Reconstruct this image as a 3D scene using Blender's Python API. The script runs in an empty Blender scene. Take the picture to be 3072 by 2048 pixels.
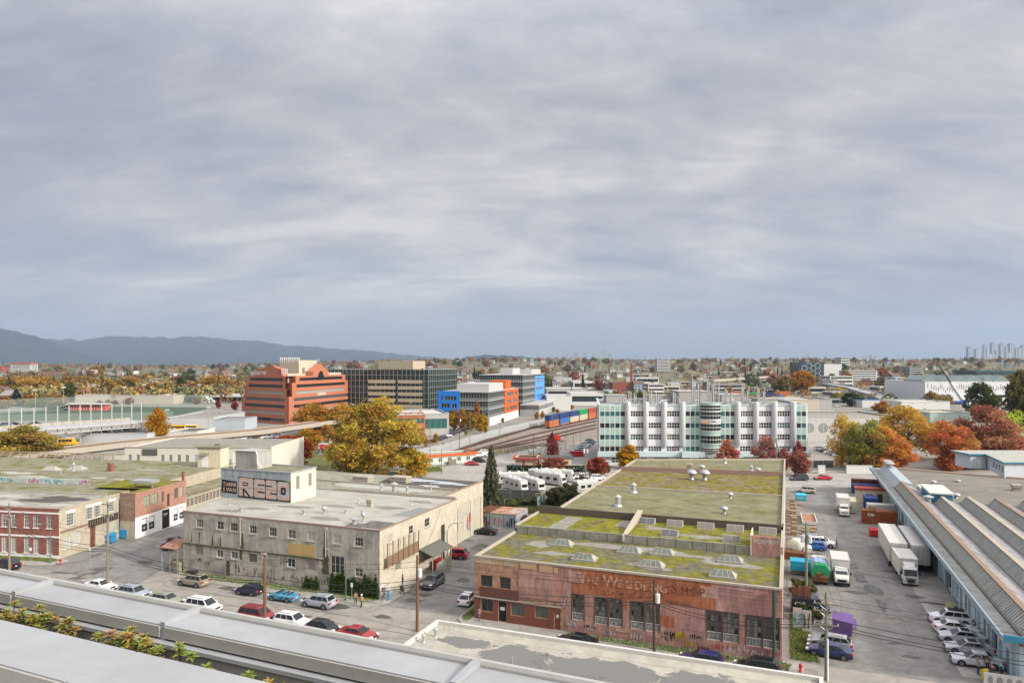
import bpy,bmesh,math,random
import numpy as np
from mathutils import Vector,Matrix
random.seed(7)
SC=bpy.context.scene
# ---------------------------------------------------------------- camera
F,H,HY,CX=2113.0,32.0,1090.0,1536.0  # focal length (px of the 3072 px photo), camera height, horizon row, centre column
A=math.radians(21.4)  # street grid, turned against the view axis
cam=bpy.data.cameras.new('camera');camo=bpy.data.objects.new('camera',cam)
SC.collection.objects.link(camo);SC.camera=camo
camo.location=(0,0,H);camo.rotation_euler=(math.pi/2,0,0)
cam.sensor_width=36;cam.lens=36*F/3072;cam.shift_y=(HY-1024)/3072
cam.clip_start=.2;cam.clip_end=60000
# ---------------------------------------------------------------- sky
SUN_EL,SUN_AZ=math.radians(27),(0.87,-0.49)  # light comes from the right and a little behind
wd=bpy.data.worlds.new('World');SC.world=wd;wd.use_nodes=True
nt=wd.node_tree;nt.nodes.clear()
def wn(t,**k):
    n=nt.nodes.new(t)
    for a,b in k.items():setattr(n,a,b)
    return n
def wl(a,b):nt.links.new(a,b)
def wmath(op,a,b=None,c=None):
    n=wn('ShaderNodeMath',operation=op)
    for i,q in enumerate((a,b,c)):
        if q is None:continue
        if isinstance(q,(int,float)):n.inputs[i].default_value=q
        else:wl(q,n.inputs[i])
    return n.outputs[0]
tc=wn('ShaderNodeTexCoord');sx=wn('ShaderNodeSeparateXYZ');wl(tc.outputs['Generated'],sx.inputs[0])
zc=wmath('MAXIMUM',sx.outputs[2],0.0);den=wmath('ADD',zc,0.30)
cxy=wn('ShaderNodeCombineXYZ');wl(wmath('DIVIDE',sx.outputs[0],den),cxy.inputs[0]);wl(wmath('DIVIDE',sx.outputs[1],den),cxy.inputs[1])
def cloud(scale,sxy,rot,det,dist,off):
    mp=wn('ShaderNodeMapping');mp.inputs['Scale'].default_value=(sxy[0],sxy[1],1);mp.inputs['Rotation'].default_value=(0,0,rot);mp.inputs['Location'].default_value=(off,off*.7,0)
    wl(cxy.outputs[0],mp.inputs[0])
    n=wn('ShaderNodeTexNoise');n.inputs['Scale'].default_value=scale;n.inputs['Detail'].default_value=det;n.inputs['Roughness'].default_value=.58;n.inputs['Distortion'].default_value=dist
    wl(mp.outputs[0],n.inputs['Vector']);return n.outputs['Fac']
c1=cloud(.75,(1,1.1),.25,7,.2,5.3);c2=cloud(2.0,(.85,1.3),.6,10,.4,8.3);c3=cloud(4.6,(.6,1.5),.9,10,.8,1.7)
cm=wmath('ADD',wmath('ADD',wmath('MULTIPLY',c1,.46),wmath('MULTIPLY',c2,.34)),wmath('MULTIPLY',c3,.20))
rp=wn('ShaderNodeValToRGB');wl(cm,rp.inputs[0])
e=rp.color_ramp.elements
e[0].position=.39;e[0].color=(.375,.388,.45,1);e[1].position=.60;e[1].color=(.75,.725,.715,1)
x=e.new(.46);x.color=(.455,.468,.53,1);x=e.new(.53);x.color=(.575,.572,.60,1)
# overcast sky: brighter towards the zenith, blue-grey and darker low over the horizon
el=wn('ShaderNodeMapRange');el.interpolation_type='SMOOTHSTEP';wl(zc,el.inputs[0]);el.inputs[1].default_value=0;el.inputs[2].default_value=.13
hz=wn('ShaderNodeMix',data_type='RGBA');wl(el.outputs[0],hz.inputs[0]);hz.inputs[6].default_value=(.35,.36,.375,1);wl(rp.outputs[0],hz.inputs[7])
zen=wn('ShaderNodeMapRange');wl(zc,zen.inputs[0]);zen.inputs[1].default_value=.36;zen.inputs[2].default_value=1;zen.inputs[3].default_value=.46;zen.inputs[4].default_value=1.3
# the cloud veil is brighter and warmer round the sun, as it is in front of any veiled sun
sd=wn('ShaderNodeVectorMath',operation='DOT_PRODUCT');wl(tc.outputs['Generated'],sd.inputs[0]);sd.inputs[1].default_value=(SUN_AZ[0]*math.cos(SUN_EL),SUN_AZ[1]*math.cos(SUN_EL),math.sin(SUN_EL))
au=wmath('MULTIPLY',wmath('POWER',wmath('MAXIMUM',sd.outputs['Value'],0.0),2.0),1.5)
aur=wn('ShaderNodeMix',data_type='RGBA',blend_type='ADD');aur.inputs[0].default_value=1;wl(hz.outputs[2],aur.inputs[6])
auc=wn('ShaderNodeMix',data_type='RGBA');wl(au,auc.inputs[0]);auc.clamp_factor=False;auc.inputs[6].default_value=(0,0,0,1);auc.inputs[7].default_value=(.95,.86,.74,1);wl(auc.outputs[2],aur.inputs[7])
bc=wn('ShaderNodeBackground');wl(aur.outputs[2],bc.inputs[0]);wl(zen.outputs[0],bc.inputs[1])
st=wn('ShaderNodeTexSky',sky_type='NISHITA');st.sun_disc=False;st.sun_elevation=SUN_EL
st.sun_rotation=math.atan2(SUN_AZ[0],SUN_AZ[1]);st.air_density=1;st.dust_density=1
bs=wn('ShaderNodeBackground');wl(st.outputs[0],bs.inputs[0]);bs.inputs[1].default_value=.05
cov=wn('ShaderNodeMapRange');wl(c2,cov.inputs[0]);cov.inputs[1].default_value=.25;cov.inputs[2].default_value=.5;cov.inputs[3].default_value=.78;cov.inputs[4].default_value=.97
mx=wn('ShaderNodeMixShader');wl(cov.outputs[0],mx.inputs[0]);wl(bs.outputs[0],mx.inputs[1]);wl(bc.outputs[0],mx.inputs[2])
wo=wn('ShaderNodeOutputWorld');wl(mx.outputs[0],wo.inputs[0])
# ---------------------------------------------------------------- sun (through thin cloud) and exposure
sl=bpy.data.lights.new('sun','SUN');so=bpy.data.objects.new('sun',sl);SC.collection.objects.link(so)
sl.energy=2.3;sl.angle=math.radians(5);sl.color=(1,.93,.82)
so.rotation_euler=Vector((SUN_AZ[0]*math.cos(SUN_EL),SUN_AZ[1]*math.cos(SUN_EL),math.sin(SUN_EL))).to_track_quat('Z','Y').to_euler()
SC.view_settings.view_transform='Standard';SC.view_settings.look='None';SC.view_settings.gamma=1
SC.view_settings.exposure=1.05;SC.view_settings.use_curve_mapping=False
SC.render.engine='CYCLES'
cy=SC.cycles;cy.use_denoising=True;cy.max_bounces=5;cy.diffuse_bounces=3;cy.glossy_bounces=2;cy.transmission_bounces=2;cy.transparent_max_bounces=6
cy.volume_bounces=0;cy.caustics_reflective=False;cy.caustics_refractive=False
try:cy.denoiser='OPENIMAGEDENOISE'
except Exception:pass
# ================================================================ helpers
COL=SC.collection
TMP=bpy.data.scenes.new('tmp')  # scratch scene, removed at the end: modifiers and lettering are evaluated there
def evaluated(o):
    TMP.collection.objects.link(o);vl=TMP.view_layers[0];vl.update();return o.evaluated_get(vl.depsgraph)
cA,sA=math.cos(A),math.sin(A)
def P(px,py,z=0.0):  # photo pixel lying at height z -> world point
    D=F*(H-z)/(py-HY);return((px-CX)*D/F,D,z)
def W(u,v,z=0.0):return(u*cA+v*sA,-u*sA+v*cA,z)  # street grid -> world
def UV(px,py,z=0.0):
    X,Y,_=P(px,py,z);return(X*cA-Y*sA,X*sA+Y*cA)
def PV(px,py,v):  # pixel on the upright plane v=const -> (u, z)
    dx=(px-CX)/F;t=v/(dx*sA+cA);return(t*(dx*cA-sA),H-t*(py-HY)/F)
def PU(px,py,u):  # pixel on the upright plane u=const -> (v, z)
    dx=(px-CX)/F;t=u/(dx*cA-sA);return(t*(dx*sA+cA),H-t*(py-HY)/F)
def PY(px,py,Y):return((px-CX)*Y/F,H-(py-HY)*Y/F)  # pixel on the plane Y=const -> (X, z)
def lin(c):
    if isinstance(c,str):
        c=c.lstrip('#');c=[int(c[i:i+2],16)/255 for i in(0,2,4)]
        c=[q/12.92 if q<=.04045 else((q+.055)/1.055)**2.4 for q in c]
    return(c[0],c[1],c[2],1)
MATS={}
def nmat(name):
    m=bpy.data.materials.new(name);m.use_nodes=True;t=m.node_tree
    return m,t,t.nodes['Principled BSDF']
def M(name,col,rough=.85,var=.16,scale=.6,det=5,col2=None,lo=.4,hi=.62,bump=0,bscale=8,metal=0,spec=.3,coat=0,objcol=False,stretch=None,streak=0,crack=0):
    """procedural surface: base colour, blotches of a second colour, fine grain, optional relief and vertical streaks"""
    if name in MATS:return MATS[name]
    m,t,b=nmat(name);N=t.nodes.new;L=t.links.new
    b.inputs['Roughness'].default_value=rough;b.inputs['Metallic'].default_value=metal
    b.inputs['Specular IOR Level'].default_value=spec
    if coat:b.inputs['Coat Weight'].default_value=coat;b.inputs['Coat Roughness'].default_value=.08
    g=N('ShaderNodeNewGeometry');vec=g.outputs['Position']
    if stretch:
        mp=N('ShaderNodeMapping');mp.inputs['Scale'].default_value=stretch;L(vec,mp.inputs[0]);vec2=mp.outputs[0]
    else:vec2=vec
    if objcol:
        oi=N('ShaderNodeObjectInfo');base=oi.outputs['Color']
    else:
        rgb=N('ShaderNodeRGB');rgb.outputs[0].default_value=lin(col);base=rgb.outputs[0]
    out=base
    if col2 is not None:
        n=N('ShaderNodeTexNoise');n.inputs['Scale'].default_value=scale;n.inputs['Detail'].default_value=det;n.inputs['Roughness'].default_value=.62
        L(vec2,n.inputs['Vector'])
        mr=N('ShaderNodeMapRange');mr.inputs[1].default_value=lo;mr.inputs[2].default_value=hi;L(n.outputs['Fac'],mr.inputs[0])
        mx=N('ShaderNodeMix');mx.data_type='RGBA';L(mr.outputs[0],mx.inputs[0]);L(out,mx.inputs[6]);mx.inputs[7].default_value=lin(col2);out=mx.outputs[2]
    if streak:
        mp=N('ShaderNodeMapping');mp.inputs['Scale'].default_value=(2.2,2.2,.12);L(vec,mp.inputs[0])
        n=N('ShaderNodeTexNoise');n.inputs['Scale'].default_value=1.0;n.inputs['Detail'].default_value=6;n.inputs['Roughness'].default_value=.7;L(mp.outputs[0],n.inputs['Vector'])
        mr=N('ShaderNodeMapRange');mr.inputs[1].default_value=.5;mr.inputs[2].default_value=.78;mr.inputs[3].default_value=1;mr.inputs[4].default_value=1-streak;L(n.outputs['Fac'],mr.inputs[0])
        mx=N('ShaderNodeMix');mx.data_type='RGBA';mx.blend_type='MULTIPLY';mx.inputs[0].default_value=1;L(out,mx.inputs[6]);L(mr.outputs[0],mx.inputs[7]);out=mx.outputs[2]
    if var:
        n=N('ShaderNodeTexNoise');n.inputs['Scale'].default_value=scale*3.1;n.inputs['Detail'].default_value=8;n.inputs['Roughness'].default_value=.7;L(vec2,n.inputs['Vector'])
        mr=N('ShaderNodeMapRange');mr.inputs[1].default_value=.3;mr.inputs[2].default_value=.7;mr.inputs[3].default_value=1-var;mr.inputs[4].default_value=1+var;L(n.outputs['Fac'],mr.inputs[0])
        mx=N('ShaderNodeMix');mx.data_type='RGBA';mx.blend_type='MULTIPLY';mx.inputs[0].default_value=1;L(out,mx.inputs[6]);L(mr.outputs[0],mx.inputs[7]);out=mx.outputs[2]
    if crack:  # fine dark crack lines
        wn_=N('ShaderNodeTexNoise');wn_.inputs['Scale'].default_value=.6;wn_.inputs['Detail'].default_value=4;L(vec,wn_.inputs['Vector']);ad=N('ShaderNodeVectorMath');ad.operation='MULTIPLY_ADD';L(wn_.outputs['Color'],ad.inputs[0]);ad.inputs[1].default_value=(2.2,2.2,0);L(vec,ad.inputs[2])
        vo=N('ShaderNodeTexVoronoi');vo.feature='DISTANCE_TO_EDGE';vo.inputs['Scale'].default_value=crack;L(ad.outputs[0],vo.inputs['Vector']);mr=N('ShaderNodeMapRange');mr.inputs[1].default_value=0;mr.inputs[2].default_value=.035;mr.inputs[3].default_value=.80;mr.inputs[4].default_value=1;L(vo.outputs['Distance'],mr.inputs[0])
        mx=N('ShaderNodeMix');mx.data_type='RGBA';mx.blend_type='MULTIPLY';mx.inputs[0].default_value=1;L(out,mx.inputs[6]);L(mr.outputs[0],mx.inputs[7]);out=mx.outputs[2]
    L(out,b.inputs['Base Color'])
    if bump:
        n=N('ShaderNodeTexNoise');n.inputs['Scale'].default_value=bscale;n.inputs['Detail'].default_value=6;L(vec,n.inputs['Vector'])
        bp=N('ShaderNodeBump');bp.inputs['Strength'].default_value=bump;bp.inputs['Distance'].default_value=.05;L(n.outputs['Fac'],bp.inputs['Height']);L(bp.outputs[0],b.inputs['Normal'])
    MATS[name]=m;return m
def wave_bump(m,direction,scale,strength=.6,dist=.04):
    """corrugation relief along x, y or z of the object"""
    t=m.node_tree;N=t.nodes.new;L=t.links.new;b=t.nodes['Principled BSDF']
    tc=N('ShaderNodeTexCoord');w=N('ShaderNodeTexWave');w.bands_direction=direction;w.inputs['Scale'].default_value=scale
    L(tc.outputs['Object'],w.inputs['Vector']);bp=N('ShaderNodeBump');bp.inputs['Strength'].default_value=strength;bp.inputs['Distance'].default_value=dist
    L(w.outputs['Fac'],bp.inputs['Height']);L(bp.outputs[0],b.inputs['Normal']);return m

def stainmat(name,col,rough,spec=.3,amount=1.0,det=6,ns=1.4):
    """a stain with ragged soft edges: it fades to the surface below towards the rim of its sheet"""
    if name in MATS:return MATS[name]
    m,t,b=nmat(name);N=t.nodes.new;L=t.links.new;b.inputs['Base Color'].default_value=lin(col);b.inputs['Roughness'].default_value=rough;b.inputs['Specular IOR Level'].default_value=spec
    tcn=N('ShaderNodeTexCoord');mp=N('ShaderNodeMapping');mp.inputs['Location'].default_value=(-1,-1,0);mp.inputs['Scale'].default_value=(2,2,0);L(tcn.outputs['Generated'],mp.inputs[0]);ln=N('ShaderNodeVectorMath');ln.operation='LENGTH';L(mp.outputs[0],ln.inputs[0])
    g=N('ShaderNodeNewGeometry');n=N('ShaderNodeTexNoise');n.inputs['Scale'].default_value=ns;n.inputs['Detail'].default_value=det;n.inputs['Roughness'].default_value=.65;L(g.outputs['Position'],n.inputs['Vector'])
    ma=N('ShaderNodeMath');ma.operation='MULTIPLY_ADD';L(n.outputs['Fac'],ma.inputs[0]);ma.inputs[1].default_value=1.3;L(ln.outputs['Value'],ma.inputs[2]);mr=N('ShaderNodeMapRange');mr.inputs[1].default_value=1.42;mr.inputs[2].default_value=1.28;mr.inputs[3].default_value=0;mr.inputs[4].default_value=amount;L(ma.outputs[0],mr.inputs[0])
    tr=N('ShaderNodeBsdfTransparent');mx=N('ShaderNodeMixShader');L(mr.outputs[0],mx.inputs[0]);L(tr.outputs[0],mx.inputs[1]);L(b.outputs[0],mx.inputs[2]);L(mx.outputs[0],t.nodes['Material Output'].inputs[0]);MATS[name]=m;return m
class MB:
    def __init__(s):s.v=[];s.f=[];s.m=[]
    def poly(s,pts,m=0):
        i=len(s.v);s.v+=[tuple(p)for p in pts];s.f.append(tuple(range(i,i+len(pts))));s.m.append(m)
    def box(s,x0,y0,z0,x1,y1,z1,m=0,skip='',mtop=None):
        if x0>x1:x0,x1=x1,x0
        if y0>y1:y0,y1=y1,y0
        i=len(s.v)
        s.v+=[(x0,y0,z0),(x1,y0,z0),(x1,y1,z0),(x0,y1,z0),(x0,y0,z1),(x1,y0,z1),(x1,y1,z1),(x0,y1,z1)]
        for k,q in(('b',(3,2,1,0)),('t',(4,5,6,7)),('f',(0,1,5,4)),('r',(1,2,6,5)),('k',(2,3,7,6)),('l',(3,0,4,7))):
            if k in skip:continue
            s.f.append(tuple(i+a for a in q));s.m.append(mtop if(k=='t' and mtop is not None)else m)
    def prism(s,pts,z0,z1,m=0,mtop=None,bottom=False):  # pts counter-clockwise in plan
        n=len(pts);i=len(s.v)
        s.v+=[(p[0],p[1],z0)for p in pts]+[(p[0],p[1],z1)for p in pts]
        for k in range(n):
            j=(k+1)%n;s.f.append((i+k,i+j,i+n+j,i+n+k));s.m.append(m)
        s.f.append(tuple(i+n+k for k in range(n)));s.m.append(m if mtop is None else mtop)
        if bottom:s.f.append(tuple(i+n-1-k for k in range(n)));s.m.append(m)
    def xprism(s,prof,x0,x1,m=0):  # profile (y,z) swept along x
        n=len(prof);i=len(s.v)
        s.v+=[(x0,p[0],p[1])for p in prof]+[(x1,p[0],p[1])for p in prof]
        for k in range(n):
            j=(k+1)%n;s.f.append((i+k,i+n+k,i+n+j,i+j));s.m.append(m)
        s.f.append(tuple(i+k for k in range(n)));s.m.append(m);s.f.append(tuple(i+n+n-1-k for k in range(n)));s.m.append(m)
    def yprism(s,prof,y0,y1,m=0):  # profile (x,z) swept along y
        n=len(prof);i=len(s.v)
        s.v+=[(p[0],y0,p[1])for p in prof]+[(p[0],y1,p[1])for p in prof]
        for k in range(n):
            j=(k+1)%n;s.f.append((i+k,i+j,i+n+j,i+n+k));s.m.append(m)
        s.f.append(tuple(i+n-1-k for k in range(n)));s.m.append(m);s.f.append(tuple(i+n+k for k in range(n)));s.m.append(m)
    def tube(s,pts,r,n=6,m=0,caps=True):
        pts=[Vector(p)for p in pts];R=r if isinstance(r,(list,tuple))else[r]*len(pts);base=len(s.v)
        for k,p in enumerate(pts):
            d=(pts[min(k+1,len(pts)-1)]-pts[max(k-1,0)])
            d=d.normalized()if d.length>1e-9 else Vector((0,0,1))
            a=d.cross(Vector((0,0,1))if abs(d.z)<.95 else Vector((1,0,0))).normalized();b=d.cross(a)
            for j in range(n):
                t=2*math.pi*j/n;s.v.append(tuple(p+(a*math.cos(t)+b*math.sin(t))*R[k]))
        for k in range(len(pts)-1):
            for j in range(n):
                q=(j+1)%n;o=base+k*n;s.f.append((o+j,o+q,o+n+q,o+n+j));s.m.append(m)
        if caps:
            s.f.append(tuple(base+j for j in range(n))[::-1]);s.m.append(m);o=base+(len(pts)-1)*n;s.f.append(tuple(o+j for j in range(n)));s.m.append(m)
    def lathe(s,prof,n=12,c=(0,0,0),m=0):  # prof (r,z)
        base=len(s.v)
        for r,z in prof:
            for j in range(n):
                t=2*math.pi*j/n;s.v.append((c[0]+r*math.cos(t),c[1]+r*math.sin(t),c[2]+z))
        for k in range(len(prof)-1):
            for j in range(n):
                q=(j+1)%n;o=base+k*n;s.f.append((o+j,o+q,o+n+q,o+n+j));s.m.append(m)
        s.f.append(tuple(base+j for j in range(n))[::-1]);s.m.append(m);o=base+(len(prof)-1)*n;s.f.append(tuple(o+j for j in range(n)));s.m.append(m)
    def loft(s,rings,m=0,caps=True):
        base=len(s.v);n=len(rings[0])
        for r in rings:s.v+=[tuple(p)for p in r]
        for k in range(len(rings)-1):
            for j in range(n):
                q=(j+1)%n;o=base+k*n;s.f.append((o+j,o+q,o+n+q,o+n+j));s.m.append(m)
        if caps:
            s.f.append(tuple(base+j for j in range(n))[::-1]);s.m.append(m);o=base+(len(rings)-1)*n;s.f.append(tuple(o+j for j in range(n)));s.m.append(m)
    def facade(s,O,ex,nrm,Wd,Ht,holes,depth=.12,m=0,mr=None):
        """upright wall with rectangular openings (x0,z0,x1,z1) and their reveals"""
        O=Vector(O);ex=Vector(ex);nrm=Vector(nrm);up=Vector((0,0,1));mr=m if mr is None else mr
        flip=ex.cross(up).dot(nrm)<0
        def pt(x,z,d=0):return tuple(O+ex*x+up*z-nrm*d)
        def add(q,mm):s.poly(q[::-1]if flip else q,mm)
        holes=[(max(0,h[0]),max(0,h[1]),min(Wd,h[2]),min(Ht,h[3]))for h in holes]
        xs=sorted({0,Wd,*[h[0]for h in holes],*[h[2]for h in holes]});zs=sorted({0,Ht,*[h[1]for h in holes],*[h[3]for h in holes]})
        for i in range(len(zs)-1):
            z0,z1=zs[i],zs[i+1];zm=(z0+z1)/2;run=None
            for j in range(len(xs)-1):
                xm=(xs[j]+xs[j+1])/2
                solid=not any(h[0]<xm<h[2]and h[1]<zm<h[3]for h in holes)
                if solid and run is None:run=xs[j]
                if run is not None and(not solid or j==len(xs)-2):
                    e=xs[j+1]if solid else xs[j];add([pt(run,z0),pt(e,z0),pt(e,z1),pt(run,z1)],m);run=None
        for x0,z0,x1,z1 in holes:
            add([pt(x0,z0),pt(x0,z1),pt(x0,z1,depth),pt(x0,z0,depth)][::-1],mr);add([pt(x1,z0),pt(x1,z1),pt(x1,z1,depth),pt(x1,z0,depth)],mr)
            add([pt(x0,z0),pt(x1,z0),pt(x1,z0,depth),pt(x0,z0,depth)][::-1],mr);add([pt(x0,z1),pt(x1,z1),pt(x1,z1,depth),pt(x0,z1,depth)],mr)
    def mesh(s,name,mats,smooth=False):
        me=bpy.data.meshes.new(name);me.from_pydata(s.v,[],s.f)
        for q in(mats if isinstance(mats,(list,tuple))else[mats]):me.materials.append(q)
        if any(s.m):me.polygons.foreach_set('material_index',s.m)
        if smooth:me.polygons.foreach_set('use_smooth',[True]*len(s.f))
        me.update();return me
    def build(s,name,mats,parent=None,loc=(0,0,0),rz=0,smooth=False):
        return link(name,s.mesh(name,mats,smooth),parent,loc,rz)
def link(name,me,parent=None,loc=(0,0,0),rz=0):
    o=bpy.data.objects.new(name,me);COL.objects.link(o);o.location=loc
    if rz:o.rotation_euler=(0,0,rz)
    if parent:o.parent=parent
    return o
def tag(o,label,cat,group=None):
    o['label']=label;o['category']=cat
    if group:o['group']=group
    return o
def T(name,label,cat,loc=(0,0,0),rz=0,group=None):
    o=bpy.data.objects.new(name,None);COL.objects.link(o);o.empty_display_size=.3;o.location=loc;o.rotation_euler=(0,0,rz)
    return tag(o,label,cat,group)
def copy_tree(src,loc,rz,label=None,group=None,scale=None,tree=None):
    """copy a thing with its parts and sub-parts; tree = cached [(part, [sub-parts])]"""
    r=src.copy();COL.objects.link(r);r.location=loc;r.rotation_euler=(0,0,rz)
    if scale is not None:r.scale=scale if isinstance(scale,(tuple,list))else(scale,)*3
    if label:r['label']=label
    if group:r['group']=group
    out=[]
    for p,subs in tree:
        c=p.copy();COL.objects.link(c);c.parent=r;out.append(c)
        for q in subs:
            d=q.copy();COL.objects.link(d);d.parent=c;out.append(d)
    return r,out
def tree_of(o):
    L=list(COL.objects);ch={}
    for c in L:
        if c.parent:ch.setdefault(c.parent,[]).append(c)
    return[(p,ch.get(p,[]))for p in ch.get(o,[])]
def struct(o):o['kind']='structure';return o
def stuff(o):o['kind']='stuff';return o
def window(parent,O,ex,nrm,rect,cols=2,rows=1,depth=.1,fr=.07,mf=None,mg=None,name='window',sill=None,bar=.035):
    """one window: frame and glazing bars, with its pane as a sub-part"""
    x0,z0,x1,z1=rect;ex=Vector(ex);nrm=Vector(nrm);up=Vector((0,0,1));O=Vector(O)
    c=O+ex*((x0+x1)/2)+up*((z0+z1)/2)-nrm*depth
    w,h=(x1-x0)/2,(z1-z0)/2
    key=('win',round(w,2),round(h,2),cols,rows,fr,mf.name,bar)
    if key not in MATS:
        b=MB()
        def bar_(a0,b0,a1,b1,t=.05):b.box(a0,-t,b0,a1,.0,b1)
        bar_(-w,-h,-w+fr,h);bar_(w-fr,-h,w,h);bar_(-w+fr,-h,w-fr,-h+fr);bar_(-w+fr,h-fr,w-fr,h)
        for i in range(1,cols):q=-w+2*w*i/cols;bar_(q-bar/2,-h+fr,q+bar/2,h-fr,.035)
        for i in range(1,rows):q=-h+2*h*i/rows;bar_(-w+fr,q-bar/2,w-fr,q+bar/2,.03)
        MATS[key]=b.mesh(name,mf)
    fo=link(name,MATS[key],parent,c,math.atan2(-nrm.x,nrm.y)+math.pi)
    key2=('pane',round(w,2),round(h,2),mg.name)
    if key2 not in MATS:
        b=MB();b.poly([(-w+.02,-.012,-h+.02),(w-.02,-.012,-h+.02),(w-.02,-.012,h-.02),(-w+.02,-.012,h-.02)]);MATS[key2]=b.mesh('pane',mg)
    link('pane',MATS[key2],fo)
    if sill:
        b=MB();b.box(-w-.08,-.16-depth,-h-.1,w+.08,-depth+.01,-h-.003);link('sill',b.mesh('sill',sill),fo)
    return fo
def text_mb(txt,size,mb,O,ex,nrm,m=0,shear=0,bold=0,jit=0,align='l',thick=.01):
    """flat lettering laid on an upright face"""
    key=('txt',txt,shear,bold)
    if key not in MATS:
        cu=bpy.data.curves.new('t','FONT');cu.body=txt;cu.size=1;cu.shear=shear;cu.offset=bold;cu.resolution_u=2
        o=bpy.data.objects.new('t',cu);oe=evaluated(o);me=oe.to_mesh()
        MATS[key]=([tuple(v.co)for v in me.vertices],[tuple(p.vertices)for p in me.polygons])
        oe.to_mesh_clear();bpy.data.objects.remove(o);bpy.data.curves.remove(cu)
    vs,fs=MATS[key];O=Vector(O);ex=Vector(ex);nrm=Vector(nrm);wdt=max(v[0]for v in vs)if vs else 0
    off={'l':0,'c':-wdt/2,'r':-wdt}[align];i=len(mb.v)
    for v in vs:mb.v.append(tuple(O+ex*(v[0]+off)*size+Vector((0,0,v[1]*size))+nrm*thick))
    for f in fs:mb.f.append(tuple(i+q for q in f));mb.m.append(m)
def scribble(mb,O,ex,nrm,w,h,n=7,seed=0,r=.03,m=0,thick=.015):
    """a spray-painted tag: a row of looping letters drawn as flat ribbon strokes"""
    rn=random.Random(seed);O=Vector(O);ex=Vector(ex);nrm=Vector(nrm);up=Vector((0,0,1))
    for k in range(n):
        cx=w*(k+.5+rn.uniform(-.25,.25))/n;a=rn.uniform(.45,.8)*w/n;hh=h*rn.uniform(.65,1.1);key=[(rn.uniform(-.5,.5),rn.choice([0,.5,1])+rn.uniform(-.15,.15))for _ in range(rn.randint(4,7))];pts=[]
        for i in range(len(key)-1):  # rounded strokes through random key points
            p0,p1,p2,p3=key[max(i-1,0)],key[i],key[i+1],key[min(i+2,len(key)-1)]
            for u in(0,.33,.67):pts.append(tuple(.5*(2*p1[d]+(p2[d]-p0[d])*u+(2*p0[d]-5*p1[d]+4*p2[d]-p3[d])*u*u+(3*p1[d]-p0[d]-3*p2[d]+p3[d])*u**3)for d in(0,1)))
        pts=[(cx+a*p[0]+.15*a*p[1],(h-hh)/2+hh*p[1])for p in pts]
        for i in range(len(pts)-1):
            p,q=Vector(pts[i]),Vector(pts[i+1]);d=(q-p)
            if d.length<1e-4:continue
            d.normalize();o2=Vector((-d.y,d.x))*r
            mb.poly([O+ex*s.x+up*s.y+nrm*thick for s in(p-o2-d*r*.5,q-o2+d*r*.5,q+o2+d*r*.5,p+o2-d*r*.5)],m)
# ------------------------------------------------ shared materials
GLASS=M('dark_glass',(.018,.022,.026),.07,0,spec=.55)
GLASS2=M('grey_glass',(.085,.09,.088),.12,.3,1.5,spec=.5)
GLASST=M('teal_glass',(.03,.11,.11),.07,.25,.4,spec=.6)
BLIND=M('window_blind',(.33,.32,.29),.6,.2,2)
WHITE=M('white_paint',(.68,.68,.66),.6,.06,1.0)
FRAMEW=M('white_frame',(.62,.62,.6),.55,.08,2)
FRAMEG=M('grey_frame',(.25,.25,.25),.5,.1,2)
FRAMED=M('dark_frame',(.05,.04,.035),.5,.1,2)
BLACK=M('black',(.012,.012,.013),.6,.1,2)
STEEL=M('galvanised_steel',(.42,.43,.44),.42,.15,2,metal=.5)
CONC=M('concrete',(.33,.32,.30),.9,.15,.5,col2=(.24,.235,.22),streak=.25,bump=.2)
WOOD=M('pole_wood',(.15,.075,.042),.85,.3,3,stretch=(4,4,.3),bump=.3)
WOODG=M('old_grey_wood',(.2,.18,.14),.9,.3,3,stretch=(4,4,.3),bump=.3)
RUST=M('rusty_steel',(.16,.055,.022),.85,.3,1.2,col2=(.075,.03,.018),bump=.2)
RUBBER=M('rubber',(.012,.012,.012),.8,.2,3)
# ================================================================ ground, streets, rails, mountains
def sstep(a,b,x):
    t=min(1,max(0,(x-a)/(b-a)));return t*t*(3-2*t)
def tz(X,Y):  # terrain height: flat city, then a long low hillside, then falling away again
    a=X/max(Y,1)
    k=.45+.55*sstep(-.42,-.1,a)
    h=38*sstep(650,2500,Y)*k-30*sstep(2900,5200,Y)*k
    h+=(2.2*math.sin(X*.0071+Y*.003)+1.6*math.sin(X*.013-Y*.0057+1))*sstep(900,1500,Y)
    return h
def PT(px,py):  # picture pixel -> point of the terrain seen there
    lo=150.0
    for i in range(400):
        Y=lo*1.012**i
        X=(px-CX)*Y/F
        if HY+F*(H-tz(X,Y))/Y<=py:return(X,Y,tz(X,Y))
    return(X,Y,tz(X,Y))
ASPH=M('asphalt',(.275,.252,.225),.88,.13,.35,col2=(.22,.205,.187),lo=.42,hi=.66,bump=.25,bscale=25,crack=.16)
ASPHD=M('dark_asphalt',(.195,.188,.18),.85,.16,.35,col2=(.15,.146,.14),bump=.25,bscale=25,crack=.2)
ASPHL=M('pale_asphalt',(.32,.305,.28),.9,.12,.3,col2=(.26,.25,.235),bump=.2,bscale=20,crack=.14)
PAVE=M('pavement_concrete',(.31,.295,.265),.9,.14,.8,col2=(.25,.24,.21),bump=.2)
KERB=M('kerb_concrete',(.33,.315,.28),.9,.15,1.5)
GRASSM=M('grass_blades',(.12,.19,.035),.9,.4,.9,col2=(.16,.17,.05),spec=.1)
DIRT=M('dirt',(.2,.17,.125),.95,.25,.7,col2=(.12,.11,.08),bump=.4)
BALLAST=M('ballast',(.235,.2,.165),.95,.3,.35,col2=(.17,.145,.12),bump=.5,bscale=4)
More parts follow.
